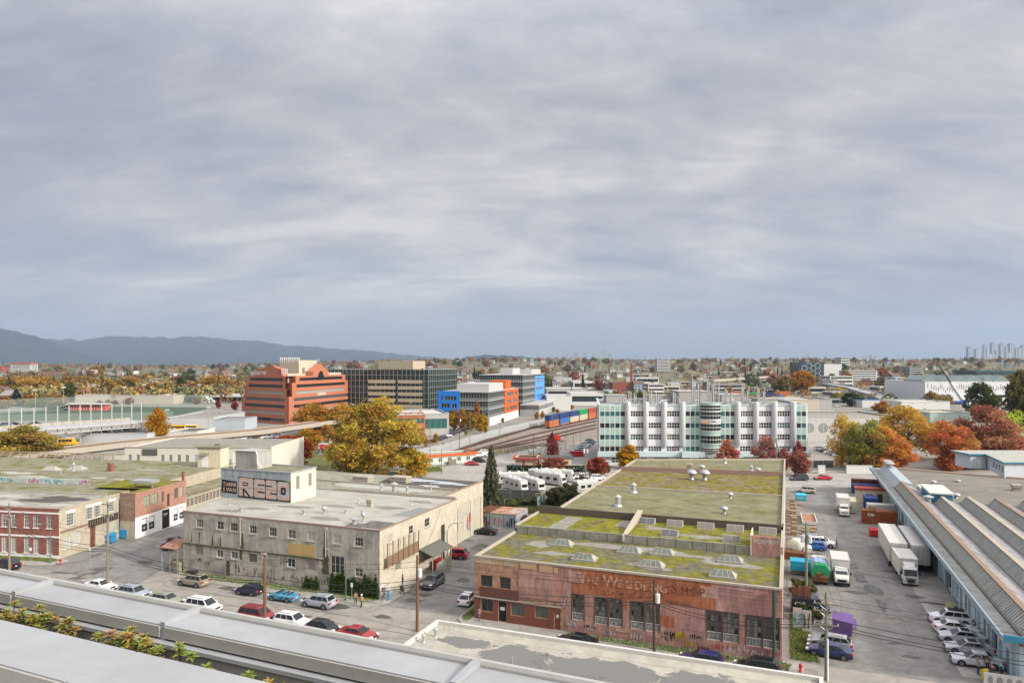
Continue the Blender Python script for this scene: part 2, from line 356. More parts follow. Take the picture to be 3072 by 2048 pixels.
CITY=M('city_ground',(.22,.21,.19),.9,.2,.05,col2=(.16,.15,.12),lo=.45,hi=.7)
HILLG=M('hillside_ground',(.15,.13,.085),.95,.4,.02,col2=(.09,.10,.055))
ys=[-300,-100,0,60,120,200,300,400,500,600,700,800,900,1000,1150,1300,1450,1600,1800,2000,2200,2400,2600,2800,3000,3300,3700,4200,4800,5500,7000,9000,12000,16000]
ts=[i/24*1.5 for i in range(-24,25)]
b=MB();nx=len(ts)
for Y in ys:
    for t in ts:
        X=t*max(Y,400)*1.2;b.v.append((X,Y,tz(X,Y)))
for i in range(len(ys)-1):
    for j in range(nx-1):
        b.f.append((i*nx+j,i*nx+j+1,(i+1)*nx+j+1,(i+1)*nx+j));b.m.append(1 if ys[i]>=700 else 0)
struct(b.build('ground',[CITY,HILLG],smooth=True))
def sheet(name,pts,m,z=.006):
    b=MB();b.poly([(p[0],p[1],z)for p in pts]);return struct(b.build(name,m))
def uvs(*q):return[W(u,v)[:2]for u,v in q]
def px(*q):return[P(x,y)[:2]for x,y in q]
def ccw(p):
    s=sum(p[i][0]*p[(i+1)%len(p)][1]-p[(i+1)%len(p)][0]*p[i][1]for i in range(len(p)));return p if s>0 else p[::-1]
sheet('front_street',uvs((-175,55),(70,55),(70,81.5),(-50.5,81.5),(-86.5,82.5),(-105,88),(-175,100)),ASPH,.006)
sheet('side_street',uvs((-54,80.5),(-37,80.5),(-37,140),(-56,140)),ASPHD,.012)
AL=math.radians(10)
def WL(x,y,z=0):X0,Y0=-74.1,115.2;return(X0+x*math.cos(AL)+y*math.sin(AL),Y0-x*math.sin(AL)+y*math.cos(AL),z)  # left alley frame
sheet('alley',ccw([WL(-4,-4)[:2],WL(14,-8)[:2],WL(22,-10)[:2],WL(16,20)[:2],WL(14,60)[:2],WL(4,60)[:2],WL(1,14)[:2],WL(-2,12)[:2]]),ASPHD,.0165)
sheet('yard',uvs((-.6,81.5),(21,81.5),(21,205),(-.6,190)),ASPHD,.0105)
sheet('yard_apron',uvs((16.6,84),(21,84),(21,122),(16.6,118)),ASPHL,.0165)
sheet('back_street',[(-150,182),(200,182),(200,206),(-150,206)],ASPHL,.0145)
sheet('north_lot',px((1180,1500),(1380,1425),(1900,1425),(1830,1330),(1500,1340),(1290,1385),(1180,1430)),ASPHL,.006)
sheet('car_park',[(28,206.2),(140,206.2),(170,300),(20,300)],ASPH,.0105)
sheet('sports_pitch',px((0,1262),(480,1258),(640,1222),(330,1218),(0,1236)),M('pitch_turf',(.055,.088,.055),.95,.2,.05),.01)
sheet('rail_bed',px((1060,1420),(1330,1368),(1500,1362),(1830,1310),(1830,1248),(1640,1268),(1380,1320),(1120,1380)),BALLAST,.02)
sheet('lawn',px((905,1420),(1230,1420),(1040,1345),(915,1345)),M('lawn_grass',(.075,.10,.028),.95,.35,.3,col2=(.12,.10,.04),bump=.4),.028)
sheet('weedy_lot',px((1440,1560),(1640,1530),(1720,1480),(1480,1478)),M('weeds_soil',(.11,.12,.05),.95,.5,.5,col2=(.19,.17,.12),bump=.6),.024)
def slab(name,pts,h=.13,m=None,rim=.18):
    """raised pavement with a kerb stone line round its edge"""
    pts=ccw([tuple(p)for p in pts]);b=MB();b.prism(pts,0,h,0);o=struct(b.build(name,m or PAVE))
    k=MB();n=len(pts)
    for i in range(n):
        p,q=Vector(pts[i]),Vector(pts[(i+1)%n]);d=(q-p);L=d.length
        if L<.3:continue
        d/=L;nn=Vector((d.y,-d.x));c=int(max(1,L/2.4))
        for j in range(c):
            a0=p+d*(L*j/c+.012);a1=p+d*(L*(j+1)/c-.012)
            k.prism([tuple(a0+nn*rim*.2),tuple(a1+nn*rim*.2),tuple(a1-nn*rim*.8),tuple(a0-nn*rim*.8)],0,h+.012)
    k.build('kerb',KERB,o);return o
slab('pavement',uvs((-85.8,79.6),(-55,78.9),(-52.2,79.2),(-50.4,80.4),(-49.6,83),(-49.8,99),(-51.45,99),(-51.5,82.2),(-86.3,82.6)))
slab('pavement',uvs((-38.6,81.5),(-38.4,79.6),(-37.3,78.4),(-35.5,78.1),(1.5,77.6),(1.5,80.45),(-36.7,80.45),(-36.75,100),(-38.6,100)))
slab('pavement',uvs((-29,59.3),(40,59.3),(40,66.4),(-29,66.8)))
slab('pavement',uvs((-175,60),(-62,60),(-60,66.9),(-175,67.5)))
slab('pavement',[WL(-60,-4.2)[:2],WL(-2,-4.0)[:2],WL(1.2,-3.0)[:2],WL(2.4,-.6)[:2],WL(.2,-.05)[:2],WL(-60,-.05)[:2]])
slab('pavement',[(-150,206.3),(96,206.3),(96,209.5),(-150,209.5)])
slab('pavement',[(108,206.3),(200,206.3),(200,210),(108,210)])
# repairs and oil marks in the asphalt, and standing puddles
PATCH=M('asphalt_repair',(.14,.135,.13),.8,.2,1.2,bump=.2)
PUD=stainmat('puddle',(.06,.057,.053),.08,.6)
WET=stainmat('wet_asphalt',(.09,.086,.08),.4,.3,.85);OIL=stainmat('oil_stain',(.1,.095,.09),.6,.3,.6);PALE=stainmat('pale_dust',(.33,.30,.26),.9,.2,.55)
def blot(name,u,v,ru,rv,m,z,seed,fr=None):
    rn=random.Random(seed);n=26;pts=[]
    k1,k2,p1,p2=rn.randint(2,4),rn.randint(5,8),rn.random()*6,rn.random()*6
    for i in range(n):
        t=2*math.pi*i/n;r=1+.25*math.sin(k1*t+p1)+.16*math.sin(k2*t+p2)+rn.uniform(-.07,.07)
        a=(u+ru*r*math.cos(t),v+rv*r*math.sin(t));pts.append(W(*a)[:2]if fr is None else fr(*a)[:2])
    sheet(name,ccw(pts),m,z)
for i,(u,v,ru,rv)in enumerate([(10.6,105,.35,3.2),(10.2,111.5,.6,3.6),(11.0,99.5,.8,.7),(11.5,87.5,.7,.5),(10.3,91,.6,.45),(9.0,117,.5,3.0),(8.6,123,.35,2.2)]):
    blot('wet_stain',u+1.0,v,ru*1.6,rv*1.1,WET,.020+i*.0005,i);blot('puddle',u+1.0,v,ru*.8,rv*.7,PUD,.0255+i*.0005,i+40)
for i,(x,y,r1,r2)in enumerate([(270,1722,1.3,.5),(245,1727,.9,.3),(290,1716,1,.35),(1240,1800,1.6,.8),(1440,1640,1.2,2),(1400,1620,1.5,.6),(905,1870,1.4,.4),(700,1765,3,.5),(1150,1850,1.4,.5)]):
    u,v=UV(x,y);blot('asphalt_patch',u,v,r1*1.2,r2*1.3,OIL if i%2 else WET,.0225+i*.0004,i+80)
rnb=random.Random(91)
for i in range(60):  # oil drips, dust and damp on the street and the yard
    u,v=[(rnb.uniform(-100,-5),rnb.uniform(68,78)),(rnb.uniform(2,19),rnb.uniform(84,175)),(rnb.uniform(-49,-40),rnb.uniform(84,125)),(rnb.uniform(-108,-92),rnb.uniform(74,100))][i%4]
    blot('road_stain',u,v,rnb.uniform(.5,2.6),rnb.uniform(.4,1.6),[OIL,PALE,WET,OIL,PALE][i%5],.028+i*.0003,400+i)
# long crack-sealed seams in the street
b=MB()
for(u0,v0,u1,v1)in[(-100,73.4,-40,73.0),(-84,76.2,-52,75.5),(-36,73.3,8,72.8),(-46,82,-45,128),(-41.5,84,-42.5,120),(-98,70,-88,80),(-112,70,-96,79),(6.5,84,7.0,160),(13.4,90,13.0,150)]:
    n=14;pr=None
    for i in range(n+1):
        t=i/n;u=u0+(u1-u0)*t+random.uniform(-.18,.18);v=v0+(v1-v0)*t+random.uniform(-.15,.15)
        c=Vector(W(u,v)[:2]);w=Vector((.05,.05))if abs(u1-u0)>abs(v1-v0)else Vector((.05,-.02))
        if pr:b.poly([(pr[0].x-pr[1].x,pr[0].y-pr[1].y,.0268),(c.x-w.x,c.y-w.y,.0268),(c.x+w.x,c.y+w.y,.0268),(pr[0].x+pr[1].x,pr[0].y+pr[1].y,.0268)])
        pr=(c,w)
struct(b.build('asphalt_seams',PATCH))
# weeds and grass along the walls: real blades
def blades(name,poly,n,h,m,seed=1,z=.1,w=.035):
    rn=np.random.RandomState(seed);poly=np.array(poly);lo,hi=poly.min(0),poly.max(0)
    pts=lo+(hi-lo)*rn.rand(n*3,2);x,y=pts[:,0],pts[:,1];ins=np.zeros(len(pts),bool);j=len(poly)-1
    for i in range(len(poly)):
        c=((poly[i,1]>y)!=(poly[j,1]>y))&(x<(poly[j,0]-poly[i,0])*(y-poly[i,1])/(poly[j,1]-poly[i,1]+1e-12)+poly[i,0]);ins^=c;j=i
    pts=pts[ins][:n];n=len(pts);a=rn.rand(n)*6.28;hh=h*(.5+rn.rand(n));d=np.stack([np.cos(a),np.sin(a)],1)
    v=np.zeros((n,3,3));v[:,0,:2]=pts-d*w;v[:,1,:2]=pts+d*w;v[:,2,:2]=pts+rn.randn(n,2)*h*.35;v[:,0,2]=v[:,1,2]=z;v[:,2,2]=z+hh
    me=bpy.data.meshes.new(name);me.from_pydata(v.reshape(-1,3).tolist(),[],np.arange(n*3).reshape(-1,3).tolist());me.materials.append(m)
    return stuff(link(name,me))
def gtag(o,label):o['label']=label;o['category']='grass';return o
gtag(blades('grass',uvs((-85.5,80.6),(-66,80.4),(-62,81.2),(-52,80.4),(-51.6,82.1),(-86,82.4)),9000,.22,GRASSM,1,.1,.05),'weedy green grass along the foot of the grey concrete wall')
gtag(blades('grass',uvs((-24,79.3),(0,78.4),(.4,80.4),(-24.5,80.4)),9000,.2,GRASSM,2,.1,.05),'green grass strip along the foot of the red metal wall')
gtag(blades('grass',uvs((-38.4,81),(-38.2,80),(-37.2,79),(-36.9,80.3),(-36.9,86),(-38.4,86)),1500,.16,GRASSM,3,.1,.05),'green grass patch at the corner of the red building')
gtag(blades('grass',[WL(-14,-1.9)[:2],WL(-2.5,-1.9)[:2],WL(.5,-2.2)[:2],WL(.8,-.8)[:2],WL(-1,-.2)[:2],WL(-14,-.3)[:2]],3600,.2,GRASSM,4,.1,.05),'green grass verge in front of the red brick building')
gtag(blades('grass',uvs((.2,82),(3.2,82),(2.2,95),(.2,97)),6000,.2,GRASSM,5,0,.05),'rough grass beside the red building in the yard')
gtag(blades('grass',px((1450,1560),(1640,1535),(1700,1485),(1490,1484)),9000,.45,M('weeds',(.075,.095,.03),.9,.4,.6,col2=(.13,.12,.05),spec=.1),6,0,.1),'tall weeds on the vacant lot behind the graffiti containers')
gtag(blades('grass',px((1340,1400),(1700,1325),(1690,1318),(1250,1392),(1200,1410)),5000,.4,M('dry_grass',(.16,.13,.06),.9,.4,.6,spec=.1),7,0,.12),'dry grass strip along the railway fence')
gtag(blades('grass',px((1240,1420),(1330,1415),(1320,1402),(1235,1405)),2500,.35,GRASSM,8,0,.1),'green grass in front of the orange trimmed site cabin')
# railway tracks
RAIL=M('rail_steel',(.14,.075,.05),.5,.3,1,metal=.5);TIE=M('sleeper_wood',(.11,.075,.05),.9,.3,1)
for pts in[((1385,1345),(1509,1303),(1633,1273),(1800,1245)),((1417,1352),(1594,1304),(1790,1262)),((1424,1355),(1626,1311),(1790,1273)),((1470,1350),(1659,1313),(1790,1283)),((1300,1372),(1420,1336),(1580,1288),(1700,1262))]:
    w=[Vector(P(x,y,.1))for x,y in pts];path=[]
    for i in range(len(w)-1):
        n=max(2,int((w[i+1]-w[i]).length/3))
        path+=[w[i].lerp(w[i+1],k/n)for k in range(n)]
    path.append(w[-1]);t=MB();r=MB()
    for k in range(len(path)-1):
        d=(path[k+1]-path[k]).normalized();s=Vector((-d.y,d.x,0));L=(path[k+1]-path[k]).length
        for g in(-.75,.75):
            a,c=path[k]+s*g,path[k+1]+s*g;hw=s*.06
            r.loft([[a-hw+Vector((0,0,.06)),a+hw+Vector((0,0,.06)),a+hw+Vector((0,0,.24)),a-hw+Vector((0,0,.24))],[c-hw+Vector((0,0,.06)),c+hw+Vector((0,0,.06)),c+hw+Vector((0,0,.24)),c-hw+Vector((0,0,.24))]])
        m_=max(1,int(L/1.2))
        for j in range(m_):
            c=path[k]+d*(L*(j+.5)/m_);q=[c+s*1.3+d*.16,c-s*1.3+d*.16,c-s*1.3-d*.16,c+s*1.3-d*.16]
            t.prism(ccw([(e_.x,e_.y)for e_ in q]),.022,.12)
    o=struct(t.build('railway_track',TIE));r.build('rail',RAIL,o)
# mountains
def ridge(name,prof,Y,dep,m,seed=0,base=-20):
    rn=random.Random(seed);pxs=[p[0]for p in prof];pys=[p[1]for p in prof];b=MB();nx,ny=170,16
    ph=[rn.random()*6 for _ in range(8)]
    for j in range(ny):
        t=j/(ny-1)
        for i in range(nx):
            x=pxs[0]+(pxs[-1]-pxs[0])*i/(nx-1);py=np.interp(x,pxs,pys)+1.2*math.sin(x*.11+ph[0])+.8*math.sin(x*.23+ph[1])
            zr=max(0,H+(HY-py)*Y/F-base);s=t*15/11 if t<.7334 else 1-(t-11/15)/(4/15)
            g=1+.16*(1-s)*math.sin(x*.045+3*t+ph[2])+.1*(1-s)*math.sin(x*.13-5*t+ph[3])
            yy=Y-dep+dep*t*15/11+(0 if t>.7 else dep*.08*math.sin(x*.06+ph[4])*(1-s))
            b.v.append(((x-CX)*Y/F*(.985+.015*s),yy,base+zr*max(0,s)**1.15*g if s<.999 else base+zr))
    for j in range(ny-1):
        for i in range(nx-1):b.f.append((j*nx+i,j*nx+i+1,(j+1)*nx+i+1,(j+1)*nx+i));b.m.append(0)
    return struct(b.build(name,m,smooth=True))
FOR=M('mountain_forest',(.02,.03,.032),.95,.35,.004,col2=(.034,.038,.034))
ridge('mountains',[(-600,1030),(-200,1000),(60,1020),(124,1015),(190,1019),(205,1015),(245,1023),(275,1016),(305,1022),(320,1010),(340,1006),(370,1009),(420,1010),(455,1012),(475,1008),(510,1016),(550,1009),(620,1010),(700,1020),(765,1021),(810,1027),(850,1036),(925,1038),(1010,1047),(1090,1050),(1200,1062),(1300,1071),(1380,1082),(1450,1094)],12000,3500,FOR,1)
ridge('near_mountain',[(-900,960),(-500,950),(-200,955),(0,983),(33,991),(82,1002),(124,1014),(170,1031),(212,1046),(261,1063),(327,1076),(392,1087),(490,1099),(560,1104)],8500,2500,FOR,2)
ridge('wooded_hill',[(1320,1097),(1340,1090),(1370,1078),(1420,1067),(1460,1064),(1500,1066),(1560,1068),(1610,1076),(1650,1088),(1690,1097)],6800,1200,FOR,3)
ridge('town_hill',[(1060,1098),(1108,1087),(1141,1077),(1190,1073),(1222,1078),(1255,1087),(1300,1095)],5600,900,M('hill_town',(.09,.075,.05),.95,.4,.01,col2=(.05,.055,.035)),4)
ridge('far_upland',[(1900,1096),(2000,1091),(2200,1090),(2400,1084),(2560,1085),(2700,1087),(2900,1079),(3000,1077),(3200,1076),(3500,1082)],4300,900,M('upland_wood',(.085,.06,.035),.95,.5,.02,col2=(.045,.05,.03)),5,base=0)
# ================================================================ near buildings
MEMB=M('grey_membrane',(.37,.35,.30),.8,.12,.6,col2=(.31,.29,.245),bump=.12)
CAPW=M('white_metal_cap',(.32,.335,.35),.5,.07,.7,col2=(.28,.29,.30),spec=.35)
CAPG=M('grey_fascia',(.33,.325,.30),.6,.08,1.2,streak=.15)
MOSS1=M('mossy_roof',(.145,.135,.027),.97,.45,.33,det=12,col2=(.125,.115,.085),lo=.44,hi=.56,bump=.7,bscale=5,spec=.1)
MOSS2=M('thick_moss_roof',(.165,.16,.017),.97,.5,.4,det=12,col2=(.13,.11,.045),lo=.46,hi=.6,bump=.9,bscale=5,spec=.1)
MOSS3=M('thin_moss_roof',(.185,.175,.11),.97,.3,.22,det=12,col2=(.15,.14,.065),lo=.45,hi=.62,bump=.4,bscale=6,spec=.1)
MOSS4=M('brown_moss_roof',(.155,.13,.03),.97,.55,.28,det=12,col2=(.17,.145,.095),lo=.46,hi=.58,bump=.8,bscale=5,spec=.1)
RFELT=M('roof_felt',(.25,.235,.205),.95,.2,.8,col2=(.19,.18,.155),bump=.3)
RTRIM=M('pale_coping',(.36,.32,.265),.8,.15,1.2,streak=.2)
def dpatch(parent,pts,m,z,name='roof_patch'):
    b=MB();b.poly([(p[0],p[1],z)for p in pts]);return b.build(name,m,parent)
def wob(cx,cy,rx,ry,seed,n=30):
    rn=random.Random(seed);p1,p2=rn.random()*6,rn.random()*6
    return[(cx+rx*(1+.28*math.sin(2*t+p1)+.2*math.sin(5*t+p2)+rn.uniform(-.08,.08))*math.cos(t),cy+ry*(1+.25*math.sin(3*t+p2)+.15*math.sin(7*t)+rn.uniform(-.08,.08))*math.sin(t))for t in[2*math.pi*i/n for i in range(n)]]
def vent(parent,x,y,z,kind,h=.8,r=.12,name='roof_vent'):
    b=MB()
    if kind=='pipe':b.lathe([(r*1.5,0),(r,.08),(r,h),(r*.8,h)],10,(x,y,z))
    elif kind=='cap':b.lathe([(r*1.4,0),(r,.1),(r,h*.7),(r*.9,h*.7),(r*2.1,h*.78),(r*2.1,h*.86),(r*.5,h)],12,(x,y,z))
    elif kind=='mush':b.lathe([(r*1.2,0),(r,.05),(r,h*.5),(r*2.4,h*.6),(r*2.5,h*.75),(r*1.4,h),(.02,h*1.02)],14,(x,y,z))
    elif kind=='lantern':
        b.lathe([(r*1.7,0),(r*1.5,h*.12),(r,h*.2),(r,h*.72),(r*1.35,h*.74),(r*1.3,h*.8),(.04,h)],10,(x,y,z))
    elif kind=='curb':
        b.box(x-r,y-r,z,x+r,y+r,z+h*.6);b.box(x-r*1.25,y-r*1.25,z+h*.6,x+r*1.25,y+r*1.25,z+h)
    return b.build(name,STEEL if kind!='curb' else RTRIM,parent,smooth=(kind in('mush',)))
# ---- the building the picture is taken from: two metal-capped parapets with a planter between
A2=math.radians(23.7);T0=T('own_building','pale grey apartment block with white metal parapet caps and a roof planter','building',(0,0,0),-A2)
b=MB();b.box(-30,-14,0,30,6.2,28.2,0);b.build('wall',CAPG,T0)
ribs=[-14.5,-9.63,-6.92,-3.14,.6,4.4,8.2,12,16]
for i in range(len(ribs)-1):
    s0,s1=ribs[i]+.04,ribs[i+1]-.04;b=MB()
    b.xprism([(5.80,28.865),(6.28,28.865),(6.28,28.985),(5.80,29.0)],s0,s1,0);o=b.build('parapet_cap',CAPW,T0)
    b=MB();b.box(s0,5.775,28.86,s1,5.797,28.985);b.build('fascia',CAPG,o)
    b=MB();b.xprism([(6.285,28.8),(6.37,28.8),(6.37,29.02),(6.345,29.045),(6.30,29.045),(6.285,29.01)],s0-.04,s1+.04);b.build('gutter_lip',M('lip_grey',(.36,.355,.34),.5,.08,2),o)
for s in ribs[1:-1]:
    b=MB();b.xprism([(5.79,28.84),(6.30,28.84),(6.30,29.06),(6.05,29.05),(5.79,29.035)],s-.035,s+.035);b.build('seam_strip',CAPW,T0)
b=MB();b.box(-15,5.70,28.79,16,5.80,28.835);b.build('ledge_strip',CAPW,T0)
b=MB();b.box(-15,5.74,28.0,16,6.2,28.785);b.build('planter_wall',CAPG,T0)
for i,s in enumerate((-12,-5,2,9)):
    b=MB();b.box(s,3.37,29.45,s+6.98,3.95,29.7,0);b.build('near_cap',CAPW,T0);b=MB();b.box(s,3.345,29.40,s+6.98,3.368,29.69);b.build('near_fascia',CAPG,T0)
b=MB();b.box(-14,3.42,28.2,16,3.9,29.45);b.build('planter_wall',CAPG,T0)
b=MB();b.box(-15,3.9,28.1,16,5.74,28.42);b.build('planter_soil',M('planting_soil',(.045,.032,.022),.95,.4,6,bump=.6),T0)
for s in(-4.62,-9.72):b=MB();b.box(s,5.66,28.56,s+.12,5.735,28.78);b.build('wall_light',BLACK,T0)
# ---- flat-roofed podium below
TP=T('podium_building','low building with a pale grey flat membrane roof, wet patches and white edging','building',W(-30.7,59.0),-A)
b=MB();b.box(.15,-48,0,33.0,-.15,7.7,0,mtop=1);b.build('wall',[CAPG,MEMB],TP)
b=MB();b.box(0,-.3,7.6,33.2,0,8.0);b.box(0,-48,7.6,.3,-.3,8.0);b.box(32.9,-48,7.6,33.2,-.3,8.0);b.build('parapet_cap',M('podium_cap',(.5,.49,.46),.6,.1,1),TP)
for i in range(18):
    y=-1.9-i*1.9;b=MB();b.box(.3,y-.02,7.701,32.9,y+.02,7.709);b.build('roof_seam',M('roof_seam',(.235,.22,.185),.85,.1,1),TP)
WETR=stainmat('wet_membrane',(.175,.172,.165),.4,.35,.8,11,.9)
for i,(cx,cy,rx,ry)in enumerate([(9.7,-5.2,3.0,3.2),(16.8,-4.6,5.4,3.0),(16.2,-7.8,2.6,2.2),(24.8,-4.3,4.6,2.7),(24.0,-7.2,2.4,2.0),(4.5,-3.2,2.6,1.2),(29.5,-6,2.5,1.3)]):dpatch(TP,wob(cx,cy,rx,ry,i+3),WETR,7.7105+i*.0012,'wet_patch')
for(x,y,k,h,r)in[(1.5,-3.1,'cap',.8,.12),(1.1,-4.6,'cap',.75,.11),(1.6,-1.6,'pipe',.45,.045),(2.0,-1.3,'pipe',.45,.045),(2.3,-.95,'pipe',.45,.045),(10,-6.1,'pipe',.7,.05),(19.5,-10,'pipe',.5,.06)]:vent(TP,x,y,7.7,k,h,r)
# ---- the red metal-clad shop
TR=T('red_warehouse','long two-storey rusty red corrugated metal shop building with mossy roofs','building',W(-36.6,80.5),-A)
SHEET=wave_bump(M('red_sheet',(.375,.20,.165),.75,.28,.7,col2=(.25,.145,.13),lo=.42,hi=.6,stretch=(1.2,1.2,.35),streak=.3),'X',9,.5,.03)
SHEETO=wave_bump(M('orange_rust_sheet',(.36,.135,.065),.8,.28,1.2,col2=(.27,.085,.045),stretch=(1.2,1.2,.35),streak=.3),'X',9,.5,.03)
SHEETP=wave_bump(M('pale_red_sheet',(.43,.265,.225),.75,.28,.7,col2=(.29,.165,.145),stretch=(1.2,1.2,.35),streak=.3),'X',9,.5,.03)
STUC=M('pink_stucco',(.40,.235,.165),.95,.18,1.4,col2=(.26,.15,.105),bump=.5,bscale=12,streak=.15)
BRN=M('brown_red_timber',(.17,.06,.04),.7,.22,2,stretch=(3,3,.4),streak=.2);BRN2=M('dark_brown_panel',(.12,.05,.035),.8,.2,1.5)
TANP=M('tan_patch',(.42,.28,.165),.85,.12,1.2);CREAM=M('cream_render',(.56,.49,.37),.85,.1,.6,streak=.2)
up=[(.83,4.26,2.45,5.67),(3.4,4.25,4.87,5.68)]
gf=[(.93,1.18,2.54,2.68),(3.27,.2,4.31,2.63),(4.96,1.19,6.72,2.66),(8.1,1.33,9.78,2.62),(10.53,.14,11.28,2.19)]
big=[(12.65,1.62,14.25,4.68),(15.42,1.5,18.82,4.72),(19.64,1.5,23.09,4.75),(28.13,1.5,31.63,4.79),(32.26,1.43,35.79,4.79)]
b=MB();X,Nf=(1,0,0),(0,-1,0)
b.facade((0,0,0),X,Nf,36,7.8,up+gf+big,.25,0)
b.facade((36,0,0),(0,1,0),(1,0,0),24,7.8,[],.1,1);b.facade((0,0,0),(0,1,0),(-1,0,0),14,7.8,[(3,4.2,4.5,5.6),(7,4.2,8.5,5.6)],.1,0)
b.facade((.0,14,0),(0,1,0),(-1,0,0),10,8.6,[],.1,0);b.facade((36,24,0),(0,1,0),(1,0,0),71.5,9.6,[],.1,2)
b.facade((3.6,24,0),(0,1,0),(-1,0,0),58,9.6,[],.1,2)
b.poly([(3.6,82,0),(3.6,82,9.6),(36,95.5,9.6),(36,95.5,0)],2)
b.poly([(0,24,0),(0,24,9.6),(3.6,24,9.6),(3.6,24,0)],2)
b.build('wall',[STUC,SHEETP,CREAM],TR)
# cladding sheets, one by one, cut round the openings
def rsub(r,hs):
    out=[r]
    for h in hs:
        nx_=[]
        for(x0,z0,x1,z1)in out:
            if h[0]>=x1 or h[2]<=x0 or h[1]>=z1 or h[3]<=z0:nx_.append((x0,z0,x1,z1));continue
            if h[0]>x0:nx_.append((x0,z0,h[0],z1))
            if h[2]<x1:nx_.append((h[2],z0,x1,z1))
            a,c=max(x0,h[0]),min(x1,h[2])
            if h[1]>z0:nx_.append((a,z0,c,h[1]))
            if h[3]<z1:nx_.append((a,h[3],c,z1))
        out=nx_
    return[q for q in out if q[2]-q[0]>.03 and q[3]-q[1]>.03]
rn=random.Random(5)
zrow=[0,.95,2.25,3.55,4.85,6.1,7.3,7.78];clad=(0,0,11.9,3.0)
for j in range(len(zrow)-1):
    xx=5.95 if zrow[j]>=2.9 else 11.4
    while xx<36:
        x1=min(36,xx+rn.uniform(1.5,2.6));x1=36 if 36-x1<.6 else x1
        rs=rsub((xx+.006,zrow[j]+.01+rn.uniform(-.03,.03)*(j>0),x1-.006,zrow[j+1]+.02),[(h[0]-.04,h[1]-.04,h[2]+.04,h[3]+.04)for h in big+gf]+[clad])
        if rs:
            b=MB();t=rn.uniform(.03,.055);bt=rn.uniform(.0,.03)
            for(a0,c0,a1,c1)in rs:
                b.xprism([(-t-bt,c0),(-.004,c0),(-.004,c1),(-t,c1)],a0,a1)
            inr=13.3<(xx+x1)/2<28.4 and 5.4<zrow[j]+.6<7.9
            m=SHEETO if(inr or(13<xx<27 and zrow[j]>2 and rn.random()<.25))else(SHEETP if rn.random()<.4 else SHEET)
            b.build('metal_sheet',m,TR)
        xx=x1
b=MB();b.box(0.0,-.035,7.1,5.95,-.003,7.79);b.build('stucco_band',TANP,TR)
for(x0,z0,x1,z1)in[(6.17,7.06,8.28,7.72),(8.64,6.9,10.3,7.7),(10.45,6.95,11.0,7.6)]:
    b=MB();b.box(x0,-.105,z0,x1,-.088,z1);b.build('bare_patch',TANP,TR)
b=MB();b.box(.75,-.05,2.95,5.93,-.003,4.22);b.build('brown_band',BRN2,TR)
# boarded ground floor of the offices: single planks
rs=[];xx=0.0
while xx<11.4:
    x1=min(11.4,xx+.3)
    for(a0,c0,a1,c1)in rsub((xx+.004,.05,x1-.004,2.78),[(h[0]-.09,h[1]-.09,h[2]+.09,h[3]+.09)for h in gf]):
        b=MB();b.box(a0,-.045-rn.uniform(0,.012),c0,a1,-.003,c1);b.build('plank',BRN,TR)
    xx=x1
b=MB();b.box(-.08,-.14,2.8,11.45,-.002,2.95);b.box(-.05,-.12,7.8,36.05,.25,8.02);b.build('cornice',RTRIM,TR)
FRB=M('old_brown_frame',(.11,.07,.05),.7,.2,3)
for r in up:window(TR,(0,0,0),X,Nf,r,2,2,.12,.1,FRB,GLASS)
for i in(0,2,3):window(TR,(0,0,0),X,Nf,gf[i],2,1,.12,.1,FRB,GLASS2 if i else GLASS,bar=.06)
for i in(1,4):
    r=gf[i];b=MB();b.box(r[0],.10,r[1],r[2],.16,r[3]);o=b.build('door',BLACK if i==1 else BRN,TR)
    b=MB();b.box(r[0]+.2,.085,1.55,r[2]-.25,.1,1.95);b.build('notice',WHITE,o)
DUSTY=M('dusty_glass',(.10,.10,.095),.35,.3,1.2,spec=.4);PANEL=M('pale_pane',(.2,.2,.19),.5,.3,2);PANED=M('dark_pane',(.03,.03,.032),.2,.2,2)
for r in big:
    nb=2 if r[2]-r[0]>2.5 else 1;wdt=(r[2]-r[0])/nb
    for k in range(nb):
        a0=r[0]+k*wdt;q=(a0+.04,r[1]+.9,a0+wdt-.04,r[3]);o=window(TR,(0,0,0),X,Nf,q,4,4,.2,.09,FRB,DUSTY,bar=.045)
        for ii in range(4):
            for jj in range(4):
                if rn.random()<.42:
                    c=MB();pw,ph=(q[2]-q[0]-.18)/4,(q[3]-q[1]-.18)/4;x0_,z0_=q[0]+.09+ii*pw+.03,q[1]+.09+jj*ph+.03;c.box(x0_,.172,z0_,x0_+pw-.06,.185,z0_+ph-.06);c.build('pane',rn.choice([PANEL,PANED,PANEL]),TR)
        b=MB();cxx=(q[0]+q[2])/2
        b.box(a0-.02,-.06,r[1],a0+.1,.2,r[3]);b.box(a0+wdt-.1,-.06,r[1],a0+wdt+.02,.2,r[3])
        b.poly([(a0+.1,-.03,r[3]),(a0+.1,-.03,r[3]-.45),(a0+.5,-.03,r[3])][::-1]);b.poly([(a0+wdt-.1,-.03,r[3]),(a0+wdt-.1,-.03,r[3]-.45),(a0+wdt-.5,-.03,r[3])])
        b.build('post',FRB,TR)
        lo_=(a0+.06,r[1],a0+wdt-.06,r[1]+.9);o=window(TR,(0,0,0),X,Nf,lo_,1,1,.12,.055,FRAMEW,PANEL,'lower_window')
        b=MB();scribble(b,(lo_[0]+.2,-.105+.12+.06,lo_[1]+.2),X,Nf,lo_[2]-lo_[0]-.4,.5,4,int(a0*10),.03);b.build('graffiti',M('spray_white',(.5,.5,.5),.8,.2,3),TR)
